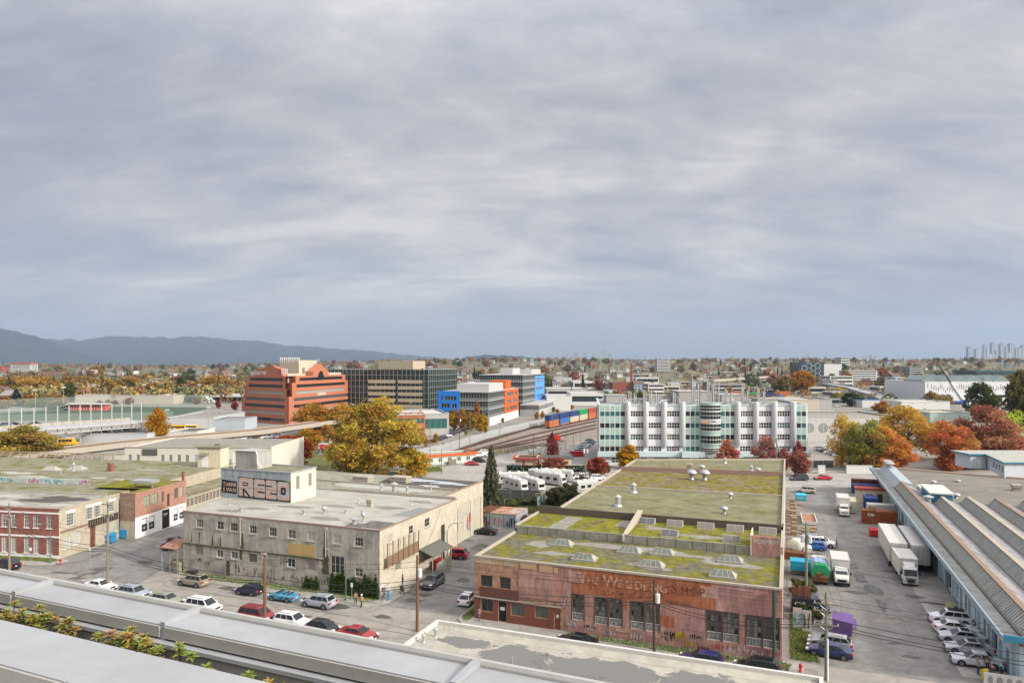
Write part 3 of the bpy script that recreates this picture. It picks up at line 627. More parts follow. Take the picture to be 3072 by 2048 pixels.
# painted sign and tags
SW,SR=M('faded_white_paint',(.5,.35,.245),.9,.3,1.6,col2=(.36,.16,.09),lo=.46,hi=.54),M('rust_letter',(.12,.035,.018),.9,.3,1.2,col2=(.25,.09,.045),lo=.5,hi=.6)
b=MB()
for(t,x,z,s)in[('T',13.5,6.2,1.7),('HE',14.6,6.2,1.15),('W',16.5,6.15,1.75),('ELDIN',18.2,6.15,1.3),('G',23.0,6.15,1.3)]:
    for k,ch in enumerate(t):text_mb(ch,s,b,(x+k*s*.76-(.15 if ch in 'N' and k else 0),-.105,z),X,Nf,0,bold=.012)
for(t,x,z,s)in[('S',24.3,6.25,1.5),('HOP',25.4,6.25,1.2)]:
    for k,ch in enumerate(t):text_mb(ch,s,b,(x+k*s*.85,-.105,z),X,Nf,1,bold=.02)
for k,ch in enumerate('A  DEPARTMENT  OF'):text_mb(ch,.55,b,(14.9+k*.52,-.108,5.45-.3*(k%2)),X,Nf,1)
text_mb('CO. LTD',.6,b,(24.2,-.108,4.9),X,Nf,1);b.build('lettering',[SW,SR],TR)
SPW,SPB,SPR,SPY=MATS['spray_white'],M('spray_black',(.015,.015,.018),.8,.2,3),M('spray_red',(.42,.035,.03),.8,.2,3),M('spray_yellow',(.5,.36,.03),.8,.2,3)
b=MB();text_mb('STINK..',.75,b,(.3,-.04,7.2),X,Nf,0,shear=.2);scribble(b,(3.6,-.04,7.25),X,Nf,2.1,.5,7,3,.03)
for(x,z,w,h,n,m,sd)in[(11.0,3.0,1.0,.8,3,0,1),(12.0,.9,1.3,.5,5,0,2),(14.6,.75,.7,.5,3,0,4),(16.3,.6,2.1,.55,6,0,5),(14.2,1.0,1.4,.3,6,1,7),(19.6,.45,1.4,.6,4,0,6),(23.3,1.4,1.6,.4,6,1,8),(23.2,.75,1.2,.5,4,1,9),(24.7,1.2,1.2,.8,4,3,10),(25.7,.45,1.5,.7,4,3,11),(26.3,1.45,1.4,.4,6,1,12),(27.3,.3,1.2,.35,6,1,13),(28.7,.75,1.8,.55,5,2,14),(29.9,.25,1.5,.6,5,0,15),(31.4,.75,1.0,.6,3,0,17),(32.4,.55,1.8,.55,5,0,16),(34.4,.75,1.4,.5,5,2,18),(12.1,4.2,.6,.7,2,0,19)]:
    scribble(b,(x,-.12,z),X,Nf,w,h,n,sd,.04 if m!=3 else .07,m)
b.build('graffiti',[SPW,SPB,SPR,SPY],TR)
# roofs: five stepped mossy decks
for i,(pts,z,m)in enumerate([([(.25,.25),(35.7,.25),(35.7,13.8),(.25,13.8)],7.7,MOSS1),([(.25,14.2),(15.7,14.2),(15.7,23.9),(.25,23.9)],8.6,MOSS2),([(15.95,14.2),(35.7,14.2),(35.7,23.9),(15.95,23.9)],8.6,MOSS2),([(3.9,24.3),(35.7,24.3),(35.7,47),(3.9,45.2)],9.5,MOSS3),([(3.9,45.5),(35.7,47.3),(35.7,70.5),(3.9,66.0)],9.45,MOSS4),([(3.9,66.4),(35.7,70.9),(35.7,95.2),(3.9,82)],9.5,MOSS3)]):
    b=MB();b.poly([(p[0],p[1],z)for p in pts]);b.build('roof',m,TR)
def bald(pts,z):dpatch(TR,pts,RFELT,z,'bare_felt')
bald([(4.6,14.7),(7.2,14.7),(7.6,22.8),(5.2,22.9)],8.606);bald([(13.2,19.5),(15.5,19),(15.5,23.5),(13.6,23.5)],8.609);bald(wob(6,9.5,2.2,1.6,31),7.706);bald(wob(9,5.5,2.4,.9,32),7.709);bald(wob(18,11.2,9,1.3,33),7.712);bald(wob(30,9,3.2,1.7,34),7.715);bald(wob(21,4.2,2.5,1.3,35),7.718);bald(wob(25.5,17.5,3.2,1.0,36),8.606);bald(wob(19.0,20.3,1.8,1.0,37),8.609)
b=MB();b.box(-.05,.26,7.6,.26,13.8,8.0);b.box(35.72,.26,7.6,36.06,14.2,8.05);b.box(-.05,14.15,8.3,.26,24,8.85);b.box(35.72,14.2,7.7,36.06,24.2,8.95)
b.box(3.55,24.26,9.3,3.9,82,9.8);b.box(35.72,24.25,9.3,36.06,95.3,9.85);b.build('coping',RTRIM,TR)
b=MB();b.box(-.02,23.95,8.55,3.54,24.25,9.75);b.box(3.54,24.0,8.58,35.7,24.26,9.62,0);b.build('step_wall',M('step_dark',(.10,.075,.06),.9,.25,1.2),TR)
b=MB();b.poly([(3.9,45.2,9.51),(35.7,47.0,9.51),(35.7,47.0,9.75),(3.9,45.2,9.75)]);b.poly([(3.9,45.2,9.75),(35.7,47,9.75),(35.7,47.3,9.75),(3.9,45.5,9.75)]);b.build('dividing_coping',RTRIM,TR)
b=MB();b.poly([(3.9,66.0,9.44),(35.7,70.5,9.44),(35.7,70.5,10.35),(3.9,66.0,10.35)]);b.poly([(3.9,66.0,10.35),(35.7,70.5,10.35),(35.7,70.9,10.35),(3.9,66.4,10.35)]);b.poly([(3.9,66.4,9.49),(3.9,66.4,10.35),(35.7,70.9,10.35),(35.7,70.9,9.49)]);b.build('dividing_wall',M('mauve_flashing',(.24,.16,.14),.8,.12,1),TR)
b=MB();b.poly([(3.9,81.6,9.9),(35.7,94.9,9.9),(35.7,95.4,9.9),(3.9,82.1,9.9)]);b.poly([(3.9,81.6,9.4),(35.7,94.9,9.4),(35.7,94.9,9.9),(3.9,81.6,9.9)]);b.build('rear_coping',RTRIM,TR)
rn=random.Random(9);xx=.3
PANC=M('concrete_panel',(.27,.26,.225),.92,.18,1.0,col2=(.2,.2,.15),streak=.35)
while xx<32.2:
    x1=min(32.3,xx+rn.uniform(1.3,2.3));b=MB();t=rn.uniform(-.05,.05);b.box(xx+.03,13.85+t,7.72,x1-.03,14.12,8.85+rn.uniform(-.04,.05));b.build('concrete_panel',PANC,TR);xx=x1
b=MB();b.prism([(15.72,13.5),(15.95,13.5),(15.95,24.3),(15.72,24.3)],8.0,8.9,0);b.v[-4:]=[(15.72,13.5,8.8),(15.95,13.5,8.8),(16.5,24.3,10.2),(15.7,24.3,10.2)];b.build('fire_wall',M('fire_wall',(.4,.36,.29),.85,.12,1),TR)
b=MB();b.box(32.3,13.7,7.72,35.7,14.15,10.2);b.box(32.15,13.6,7.72,32.3,18,10.3,1);o=b.build('stair_head',[SHEET,CREAM],TR);b=MB();text_mb('POEM',.75,b,(32.5,13.695,9.3),X,Nf,0,shear=.15);text_mb('POT',.6,b,(34.35,13.695,9.35),X,Nf,0,shear=.15);b.build('lettering',SPW,o)
SKG=M('skylight_glass',(.145,.165,.145),.55,.25,1.5,col2=(.10,.11,.095),spec=.15);SKF=M('skylight_frame',(.31,.295,.26),.7,.15,2)
def skylight(u,v):
    x,y=u+36.6,v-80.5;b=MB();w,d,h=1.5,1.0,.58;t=.25
    b.box(x-w,y-d,7.7,x+w,y+d,7.95);bw,bd=w-.1,d-.1
    A_=[(x-bw,y-bd,7.95),(x+bw,y-bd,7.95),(x+bw,y+bd,7.95),(x-bw,y+bd,7.95)];r0,r1=(x-bw+.5,y,7.95+h),(x+bw-.5,y,7.95+h)
    b.poly([A_[0],A_[1],r1,r0]);b.poly([A_[1],A_[2],r1]);b.poly([A_[2],A_[3],r0,r1]);b.poly([A_[3],A_[0],r0]);o=b.build('skylight',SKF,TR)
    for k in range(4):
        f0,f1=(k+.08)/4,(k+.92)/4
        def L_(f,g):
            lo_=Vector(A_[0]).lerp(Vector(A_[1]),f);hi_=Vector(r0).lerp(Vector(r1),f);q=lo_.lerp(hi_,g);return(q.x,q.y-.02,q.z+.015)
        c=MB();c.poly([L_(f0,.06),L_(f1,.06),L_(f1,.94),L_(f0,.94)]);c.build('pane',SKG,o)
for u,v in[(-28.2,90.3),(-23.5,84.6),(-19.0,90.0),(-14.9,90.7),(-15.2,84.6),(-6.6,90.3),(-6.9,83.6)]:skylight(u,v)
for k,(u,v)in enumerate([(-19.2,103.2),(-15.2,103.2),(-10.9,103.2),(-6.9,103.2),(-2.6,103.2),(-15.0,97.0),(-6.9,96.8)]):
    x,y=u+36.6,v-80.5;b=MB();b.xprism([(y-.55,8.6),(y+.6,8.6),(y+.6,9.35),(y+.3,9.4)],x-1.15,x+1.15);o=b.build('skylight',SKF,TR)
    b=MB();n_=Vector((0,-.8,.85)).normalized()*.012
    for s in range(2):
        x0,x1=x-1.08+s*1.1,x-1.08+s*1.1+1.04;b.poly([(x0,y-.5+n_.y,8.66+n_.z),(x1,y-.5+n_.y,8.66+n_.z),(x1,y+.25+n_.y,9.34+n_.z),(x0,y+.25+n_.y,9.34+n_.z)])
    b.build('pane',GLASS2 if k in(0,5)else M('weathered_cover',(.16,.145,.13),.8,.2,2),o)
for(u,v,k,h,r)in[(-25,109.6,'lantern',1.9,.42),(-25.1,122.2,'lantern',1.8,.42),(-9,122.9,'mush',1.0,.22),(-8.9,110,'mush',1.1,.24),(-17.4,140,'mush',1.9,.42),(-15.0,140.6,'mush',1.9,.42),(-19.5,153.5,'curb',1.2,.5),(-17,153.6,'mush',1.0,.3),(-5.8,154.5,'mush',.9,.28),(-7.2,156,'lantern',1.2,.3),(-13.3,166,'lantern',1.3,.3),(-24.5,153,'pipe',1.0,.12),(-12.5,152.5,'pipe',.7,.06),(-9.6,152.8,'pipe',.7,.06)]:
    vent(TR,u+36.6,v-80.5,9.5,k,h,r)
b=MB();b.lathe([(.16,0),(.16,7.7)],8,(35.2,-.28,0));b.build('downpipe',M('dark_green_paint',(.03,.06,.05),.6,.1,2),TR)
# ---- the grey concrete building with the graffitied roof house
TT=T('concrete_building','weathered two-storey beige concrete building with graffiti and a roof house','building',W(-86.5,82.3),-A)
TAN=M('stained_render',(.37,.342,.292),.92,.2,.4,col2=(.215,.20,.175),lo=.46,hi=.68,streak=.5,bump=.25,bscale=5)
TANL=M('cream_side_render',(.47,.43,.345),.92,.12,.7,col2=(.40,.36,.29),streak=.22,bump=.2,bscale=5)
upw=[(2.58,7.15,4.05,8.42),(6.62,7.15,7.98,8.42),(9.18,7.12,10.66,8.39),(12.79,7.05,14.15,8.31),(16.37,7.0,17.77,8.31),(19.7,7.0,21.15,8.27),(23.07,6.95,24.56,8.26),(27.39,6.95,28.83,8.22),(30.97,6.93,32.4,8.21)]
low=[(2.47,2.96,3.97,4.35),(6.58,2.95,7.88,4.17),(9.37,3.0,10.66,4.2),(12.69,2.9,14.19,4.13),(19.62,2.86,21.04,4.18),(23.07,2.84,24.46,4.15),(27.03,2.86,29.32,5.28),(31.02,2.79,32.37,3.98)]
rw=[(2.04,7.08,3.34,8.44),(7.9,7.0,9.2,8.3),(12.7,7.02,14.3,8.36),(4.07,2.87,5.56,4.26)]
b=MB();b.facade((0,0,0),X,Nf,35,9.3,upw+low,.18,0);b.facade((35,0,0),(0,1,0),(1,0,0),24,9.3,rw+[(18.1,.1,19.5,6.2)],.18,1)
b.poly([(0,0,0),(0,0,9.3),(-6.5,24,9.3),(-6.5,24,0)],0)
b.facade((31.8,24,0),(0,1,0),(1,0,0),18,9.3,[(1.9,.1,3.9,6.3),(4.2,.1,7.0,6.4),(7.3,.1,12.4,6.6),(13.2,.1,17,6.6)],.22,1)
b.poly([(35,24,0),(35,24,9.3),(31.8,24,9.3),(31.8,24,0)],1);b.poly([(31.8,42,0),(31.8,42,9.3),(-10,42,9.3),(-10,42,0)],1)
b.build('wall',[TAN,TANL],TT)
DOORG=M('garage_door',(.40,.37,.30),.8,.14,1.5,streak=.25)
for k,(y0,z0,y1,z1)in enumerate([(1.9,.1,3.9,6.3),(4.2,.1,7.0,6.4),(7.3,.1,12.4,6.6),(13.2,.1,17,6.6)]):
    nseg=5
    for s in range(nseg):
        b=MB();h0=z0+(z1-z0)*s/nseg;h1=z0+(z1-z0)*(s+1)/nseg;b.box(31.6,24+y0,h0+.01,31.68,24+y1,h1-.01);b.build('door_panel',DOORG,TT)
SPC,SPP=M('spray_cyan',(.05,.38,.5),.8,.2,3),M('spray_pink',(.5,.12,.22),.8,.2,3)
b=MB();E,Nr=(0,1,0),(1,0,0)
for(y,z,w,h,n,m,sd)in[(28.4,1.0,2.4,2.6,3,4,1),(28.4,1.0,2.4,2.6,3,1,2),(26.1,1.2,1.5,1.8,3,1,3),(32.0,1.4,2.2,2.2,2,0,4),(34.6,1.6,2.6,2.6,3,4,5),(34.6,1.6,2.6,2.6,3,2,6),(31.6,4.2,4.2,1.6,7,0,7)]:scribble(b,(31.69,y,z),E,Nr,w,h,n,sd,.09,m)
b.build('graffiti',[SPW,SPB,SPR,SPY,SPC],TT)
b=MB();b.box(34.8,18.1,.1,34.85,19.5,6.2);b.build('door',FRAMED,TT)
OLDW=M('old_white_frame',(.47,.45,.4),.7,.2,4)
for i,r in enumerate(upw):window(TT,(0,0,0),X,Nf,r,3 if i in(0,2,3,4,8)else 2,2,.1,.1,OLDW,[GLASS2,GLASS,GLASS,GLASS,GLASS,GLASS2,BLIND,BLIND,GLASS][i],sill=RTRIM)
BOARD=[M('board_grey',(.20,.18,.15),.9,.2,2),M('board_dark',(.11,.10,.09),.9,.25,2),M('board_pink',(.27,.2,.2),.9,.2,2)]
for i,r in enumerate(low):
    if i in(0,3,5):
        b=MB();b.box(r[0],.06,r[1],r[2],.1,r[3]);b.build('board',BOARD[{0:0,3:1,5:2}[i]],TT)
    else:window(TT,(0,0,0),X,Nf,r,3 if i==6 else 2,2 if i in(6,7)else 1,.1,.1,FRAMEW if i in(1,2,4)else OLDW,GLASS if i in(4,6)else GLASS2,sill=RTRIM if i!=6 else None,bar=.05)
for i,r in enumerate(rw):
    if i<3:window(TT,(35,0,0),E,Nr,r,2,2,.1,.1,OLDW,GLASS if i else BLIND,sill=RTRIM)
    else:b=MB();b.box(34.84,r[0],r[1],34.9,r[2],r[3]);b.build('board',BOARD[0],TT)
b=MB();b.box(19.82,-.03,4.7,24.46,-.003,6.3);b.build('yellow_board',M('ochre_panel',(.42,.29,.12),.85,.18,1.5,streak=.25),TT)
b=MB();b.box(.1,-.14,4.42,26.0,-.002,4.6);b.build('ledge',M('mossy_ledge',(.09,.085,.055),.95,.35,1.5,col2=(.06,.07,.025)),TT)
b=MB();b.tube([(11.2,-.12,8.95),(11.25,-.12,5.2),(10.8,-.12,4.65)],.07,8);b.build('downpipe',RTRIM,TT)
b=MB();b.tube([(26.3,-.12,8.75),(26.3,-.12,5.0),(25.8,-.12,4.65),(25.2,-.12,4.65)],.08,8);b.build('downpipe',RTRIM,TT)
for(x,z,w)in[(11.2,8.9,.35),(26.3,8.75,.4)]:b=MB();b.box(x-w/2,-.22,z,x+w/2,-.002,z+.35);b.build('rain_hopper',RTRIM,TT)
STAIN=M('mould_stain',(.055,.045,.03),.97,.4,2.5,col2=(.10,.095,.05))
def stain(cx,z0,z1,w0,w1,seed):
    rn=random.Random(seed);n=12;L_,R_=[],[]
    for i in range(n+1):
        t=i/n;z=z1+(z0-z1)*t;w=(w0+(w1-w0)*t)/2;L_.append((cx-w*rn.uniform(.6,1.1),-.0035,z));R_.append((cx+w*rn.uniform(.6,1.1),-.0035,z))
    b=MB()
    for i in range(n):b.poly([L_[i],L_[i+1],R_[i+1],R_[i]])
    b.build('mould_stain',STAIN,TT)
stain(26.2,2.5,8.6,.35,1.5,1);stain(11.5,4.65,7.0,.3,.8,3);stain(8.8,0.4,2.6,.9,.7,4);stain(3.2,4.7,6.4,.3,.15,5);stain(5.8,4.65,6.3,.15,.5,6);stain(1.7,4.7,6.2,.12,.3,7);stain(7.3,4.65,6.1,.2,.4,8);stain(11.2,3.0,4.4,.7,.5,9)
b=MB()
for(x,z,w,h,n,m,sd)in[(10.0,1.0,1.9,1.3,3,1,21),(13.3,.7,4.3,1.4,8,1,22),(18.4,.9,.8,.6,3,1,23),(20.0,.9,2.3,1.0,5,1,24),(24.4,1.1,2.3,.9,5,1,25),(2.6,2.1,1.2,.4,5,1,26),(4.3,1.6,1.4,.7,4,1,27),(12.0,.8,.6,.4,2,2,28),(15.8,3.1,1.8,.9,3,4,29),(18,3.1,1.9,.9,3,1,30),(22.6,3.0,2.4,1.3,4,5,31)]:scribble(b,(x,-.01,z),X,Nf,w,h,n,sd,.035,m)
b.build('graffiti',[SPW,M('spray_faded_black',(.07,.068,.065),.9,.3,3),SPR,SPY,M('spray_faded_pink',(.33,.26,.26),.9,.2,3),M('spray_faded_grey',(.25,.22,.22),.9,.2,3)],TT)
ROOFT=M('pale_roof_coating',(.345,.335,.295),.85,.15,.35,col2=(.25,.24,.205),lo=.45,hi=.7,stretch=(.5,1.6,1))
b=MB();b.poly([(0,0.2,9.25),(34.8,0.2,9.25),(34.8,23.8,9.25),(-6.3,23.8,9.25)]);b.build('roof',ROOFT,TT)
b=MB();b.poly([(-6.4,24.2,9.26),(31.6,24.2,9.26),(31.6,41.8,9.26),(-10,41.8,9.26)]);b.build('roof',M('mossy_grey_felt',(.24,.23,.185),.95,.25,.4,col2=(.15,.14,.06),lo=.52,hi=.66,bump=.3),TT)
b=MB();b.box(-.05,-.06,9.3,35.06,.22,9.45);b.box(34.8,.22,9.3,35.06,24,9.45);b.box(31.58,24,9.3,31.86,42,9.5);b.build('coping',M('brown_coping',(.24,.17,.13),.8,.15,1.5),TT)
b=MB();b.box(11.5,23.9,9.26,34.7,24.15,9.7);b.box(-8,31.0,9.27,31.5,31.25,9.65);b.build('low_parapet',RTRIM,TT)
dpatch(TT,[(28.6,1.0),(34.6,1.2),(34.5,5.2),(30.3,5.4),(30.5,3.2),(28.4,3.1)],M('patched_black_felt',(.07,.065,.06),.9,.4,1.8,col2=(.16,.15,.14)),9.257);dpatch(TT,[(31,9.6),(34.7,9.6),(34.7,16),(32.2,16)],M('grey_repair',(.20,.205,.21),.85,.08,1),9.259)
dpatch(TT,[(14,31.5),(31.3,31.5),(31.3,41.5),(12,41.5)],M('black_felt',(.075,.068,.06),.9,.3,.8),9.264)
for i,q in enumerate([(20,39,6,1.3),(27,37.5,3,1.0),(17.5,36,2,.9),(24.5,34,2.2,.8)]):dpatch(TT,wob(*q,50+i),M('pale_blue_coating',(.36,.39,.42),.7,.1,1),9.268+i*.0015)
b=MB();
dpatch(TT,wob(16,30,9,3,61),M('pale_grey_coating',(.34,.335,.3),.85,.2,.8),9.2645)
for(x,y,k,h,r)in[(7.8,3.8,'cap',.7,.25),(2.6,6.9,'pipe',1.1,.12),(14.5,6.0,'pipe',.6,.06),(18.5,5.2,'cap',.9,.22),(21.0,6.8,'mush',1.1,.18),(24,8.1,'cap',.7,.18),(27.5,7.0,'pipe',1.0,.13),(29.4,4.6,'mush',1.3,.14),(29.2,2.6,'cap',.9,.3),(21.3,15.5,'lantern',.9,.12),(24.6,13.8,'curb',1.2,.4),(30.0,17.4,'lantern',1.0,.12),(18.5,27,'lantern',1.2,.2),(22,25.5,'cap',1.9,.35),(24.3,26,'lantern',1.3,.18),(26.6,30.5,'lantern',1.0,.12)]:vent(TT,x,y,9.25,k,h,r)
for i,q in enumerate([(6,3,3,1),(14,9,4,1.3),(23,4,3.5,1.2),(28,14,3,1.5),(20,12,4,1.2),(9,6,3,1.1),(30,20,3,1.4)]):dpatch(TT,wob(*q,120+i),stainmat('roof_damp',(.2,.19,.165),.8,.2,.4),9.2605+.0003*i,'damp_stain')
for x,y in((10.3,33.5),(17.4,35.6)):
    o=None
    for k in range(4):b=MB();b.box(x-1.7-.1*(k%2),y-1.0-.1*(k%2),9.27+k*.3,x+1.7+.1*(k%2),y+1.0+.1*(k%2),9.27+k*.3+.26);o2=b.build('louvre_vent' if k==0 else 'louvre',RTRIM,TT if k==0 else o);o=o2 if k==0 else o
# roof house
ZN=wave_bump(M('galvanised_cladding',(.31,.35,.38),.6,.2,1.0,col2=(.24,.27,.29),streak=.4),'X',4,.4,.03)
b=MB();b.facade((-3.6,11.5,9.25),X,Nf,14.6,4.9,[],.1,0);b.facade((11,11.5,9.25),E,Nr,6.6,4.9,[(.5,.1,1.4,2.4),(1.3,2.0,2.2,4.2),(4.5,2.0,5.4,4.2)],.1,1);b.poly([(11,18.1,9.25),(11,18.1,14.15),(-3.6,18.1,14.15),(-3.6,18.1,9.25)],1);b.poly([(-3.6,18.1,9.25),(-3.6,18.1,14.15),(-3.6,11.5,14.15),(-3.6,11.5,9.25)],0);o=b.build('roof_house',[ZN,M('cream_side',(.55,.51,.41),.85,.1,.8,streak=.2)],TT)
b=MB();b.poly([(-3.5,11.6,14.1),(10.9,11.6,14.1),(10.9,18,14.1),(-3.5,18,14.1)]);b.build('roof',M('mossy_felt',(.2,.19,.14),.95,.3,.9,col2=(.12,.12,.05)),o)
b=MB();b.box(-3.7,11.4,14.1,11.1,11.62,14.3);b.box(10.88,11.62,14.1,11.1,18.2,14.3);b.box(-3.7,18.0,14.1,10.88,18.2,14.3);b.build('coping',STEEL,o)
for r in[(1.3,2.0,2.2,4.2),(4.5,2.0,5.4,4.2)]:window(TT,(11,11.5,9.25),E,Nr,r,1,2,.06,.08,FRAMEG,BOARD[0])
b=MB();b.box(10.93,12.0,9.35,10.97,12.9,11.65);b.build('door',WHITE,TT)
GB=MB();GF=MB();GK=MB()
GB.poly([(.1,11.49,9.5),(10.95,11.49,9.35),(10.95,11.49,12.6),(9.6,11.49,12.85),(.2,11.49,12.95)]);GB.poly([(-3.5,11.49,10.1),(-.2,11.49,9.95),(-.1,11.49,12.1),(-3.4,11.49,12.3)]);GB.build('graffiti_outline',SPB,TT)
boxes=[(.25,9.75,3.35,12.8),(3.5,9.7,5.75,12.75),(5.9,9.65,8.15,12.7),(8.3,9.6,10.75,12.6)]
for(x0,z0,x1,z1)in boxes:GF.poly([(x0+.12,11.482,z0),(x1-.1,11.482,z0-.02),(x1,11.482,z0+.3),(x1-.02,11.482,z1-.25),(x1-.25,11.482,z1),(x0+.2,11.482,z1+.02),(x0,11.482,z1-.2),(x0+.02,11.482,z0+.2)])
def ink(pts,r):
    for p,q in zip(pts[:-1],pts[1:]):
        p,q=Vector(p),Vector(q);d=(q-p).normalized();o_=Vector((-d.y,d.x))*r;GK.poly([(c.x,11.474,c.y)for c in(p-o_-d*r*.6,q-o_+d*r*.6,q+o_+d*r*.6,p+o_-d*r*.6)])
ink([(1.25,9.8),(1.25,10.9),(1.9,10.4),(2.5,9.8)],.16);ink([(1.15,11.55),(2.15,11.6),(2.2,12.0),(1.2,12.0),(1.15,11.55)],.09);ink([(4.3,11.8),(5.6,11.85)],.12);ink([(4.3,10.65),(5.6,10.6)],.13);ink([(5.95,11.7),(7.2,11.72)],.1);ink([(6.9,10.55),(8.1,10.5)],.12);ink([(9.15,10.7),(9.8,10.65),(9.85,11.5),(9.2,11.55),(9.15,10.7)],.17);ink([(.3,10.9),(2.9,11.1),(5.4,11.25)],.03);ink([(5.9,11.2),(8.0,11.05),(10.6,11.1)],.03)
for i,ch in enumerate('TAMAR'):text_mb(ch,.95,GF,(-3.2+i*.6,11.48,11.2),X,Nf,1,shear=.1,bold=.02)
for i,ch in enumerate('SWAN'):text_mb(ch,.95,GF,(-3.2+i*.7,11.48,10.3),X,Nf,1,shear=.1,bold=.02)
GF.build('graffiti',[M('spray_silver',(.40,.37,.37),.7,.25,.9,col2=(.50,.31,.22),lo=.45,hi=.58),M('spray_peach',(.5,.26,.17),.8,.2,1.5,col2=(.4,.37,.36))],TT);GK.build('graffiti_ink',SPB,TT)
b=MB();b.box(-1.6,12.8,14.1,2.9,16.6,17.0);b.box(-1.7,12.7,17.0,3.0,16.7,17.12);o=b.build('lift_tower',M('grey_render',(.34,.335,.31),.9,.12,.8,streak=.35),TT)
b=MB();b.tube([(-1.9,12.6,14.1),(-1.9,12.6,16.6),(-1.5,12.6,17.2),(2.9,12.6,17.25),(3.2,12.6,16.6),(3.2,12.6,15.4),(3.8,12.9,14.4)],.09,6);b.build('duct',WHITE,o)
# awning, timber balcony screen, ramp wall on the side street
b=MB();b.poly([(35.05,10.8,4.2),(37.6,10.4,3.4),(37.6,17.2,3.4),(35.05,17.6,4.2)]);b.poly([(35.05,17.6,4.05),(37.6,17.2,3.25),(37.6,10.4,3.25),(35.05,10.8,4.05)]);b.poly([(37.6,10.4,3.25),(37.6,17.2,3.25),(37.6,17.2,3.4),(37.6,10.4,3.4)]);o=b.build('awning',M('awning_felt',(.10,.105,.09),.9,.15,1),TT)
for y in(10.7,13.8,16.9):b=MB();b.tube([(37.4,y,0.1),(37.4,y,3.3)],.07,6);b.build('post',RTRIM,o)
BW=M('brown_fence_wood',(.2,.13,.08),.9,.25,2,stretch=(3,3,.4))
for i in range(7):b=MB();y=1.0+i*1.45;b.box(35.55,y-.06,4.0+.05*i,35.68,y+.06,7.5-.02*i);b.build('balcony_post',BW,TT)
for i in range(6):
    for k in range(4):b=MB();y=1.06+i*1.45+k*.34;b.box(35.52,y+.01,4.25,35.56,y+.32,5.55+.05*i);b.build('plank',BW,TT)
b=MB();b.box(35.05,.9,4.1,35.5,9.9,4.22);b.build('balcony_floor',BW,TT)
b=MB();b.box(37.5,3.6,0,37.62,11.6,1.1);b.box(37.5,11.6,0,37.62,16.6,2.1);b.build('ramp_wall',PANC,TT)
# ================================================================ left brick block (alley frame) and the blue saw-tooth works
def LT(name,label,cat,x,y,group=None):return T(name,label,cat,WL(x,y),-AL,group)
def alley(px_,py_,x):  # pixel on the alley plane x=const -> (y, z) in the alley frame
    dx=(px_-CX)/F;c,s=math.cos(AL),math.sin(AL);ox,oy=74.1,-115.2
    k=(ox*c-oy*s,ox*s+oy*c);du,dv=dx*c-s,dx*s+c;t=(x-k[0])/du;return(k[1]+t*dv,H-t*(py_-HY)/F)
def zoomA(x,y):return(x/2.42,1400+y/2.42)
X,Nf,E,Nr=(1,0,0),(0,-1,0),(0,1,0),(1,0,0)
BRICK=M('red_brick',(.27,.105,.08),.9,.2,1.2,col2=(.2,.085,.07),bump=.3,bscale=14)
def brickify(m,sc=1.0):
    t=m.node_tree;N=t.nodes.new;L=t.links.new;bs=t.nodes['Principled BSDF'];tcn=N('ShaderNodeTexCoord');mp=N('ShaderNodeMapping');mp.inputs['Rotation'].default_value=(math.pi/2,0,0)
    L(tcn.outputs['Object'],mp.inputs[0]);br=N('ShaderNodeTexBrick');br.inputs['Scale'].default_value=4*sc;br.inputs['Mortar Size'].default_value=.02;L(mp.outputs[0],br.inputs['Vector'])
    bp=N('ShaderNodeBump');bp.inputs['Strength'].default_value=.4;bp.inputs['Distance'].default_value=.02;bp.invert=True;L(br.outputs['Fac'],bp.inputs['Height']);L(bp.outputs[0],bs.inputs['Normal']);return m
brickify(BRICK)
SAND=M('sand_render',(.40,.355,.275),.9,.12,.9,col2=(.34,.30,.235),streak=.25)
PINKB=brickify(M('pink_brick',(.36,.20,.15),.9,.14,1.2,col2=(.30,.16,.12)))
TB=LT('brick_building','two-storey red brick warehouse with white lintels and a beige alley side','building',0,0)
fw=[]
for k in range(7):fw+=[(-1.35-2.15*k-1.0-.35*(k%2),4.95,-1.35-2.15*k+.05-.35*(k%2),7.0),(-1.35-2.15*k-1.0-.35*(k%2),.75,-1.35-2.15*k+.05-.35*(k%2),3.2)]
sw=[(1.6,5.0,3.2,7.1),(5.9,5.1,7.3,7.2),(7.7,5.1,9.1,7.2),(11.2,5.4,12.5,7.2),(.95,1.3,2.4,3.2),(2.9,1.5,4.4,3.6),(6.7,.1,7.9,3.9)]
b=MB();b.facade((-28,0,0),X,Nf,28,8,[(a+28,c,d+28,e_)for a,c,d,e_ in fw],.2,0);b.facade((0,0,0),E,Nr,13.5,8.0,sw,.2,1);b.build('wall',[BRICK,SAND],TB)
for r in fw:
    window(TB,(0,0,0),X,Nf,r,3 if r[1]>4 else 2,3,.12,.08,FRAMEW,GLASS2 if r[1]>4 else BLIND,sill=FRAMEW)
for i,r in enumerate(sw[:6]):window(TB,(0,0,0),E,Nr,r,4,4,.12,.09,FRAMEW,GLASS2 if i<4 else BLIND)
for r in sw[:4]:b=MB();b.box(.002,r[0]-.2,r[3]+.05,.05,r[2]+.2,r[3]+.45);b.build('lintel',WHITE,TB)
b=MB();b.box(-.18,6.7,.1,-.12,7.9,3.9);b.build('door',RUST,TB)
b=MB();b.box(-28,-.08,7.35,.06,-.002,7.6);b.box(-28,-.06,3.45,.05,-.002,3.75);b.box(-28,-.07,0,.05,-.002,.6,0);b.build('white_band',WHITE,TB)
b=MB();b.box(-28,-.05,8.0,.06,.3,8.22);b.build('coping',BRICK,TB)
b=MB();b.box(-.3,.3,8.0,.06,13.5,8.2);b.build('coping',SAND,TB)
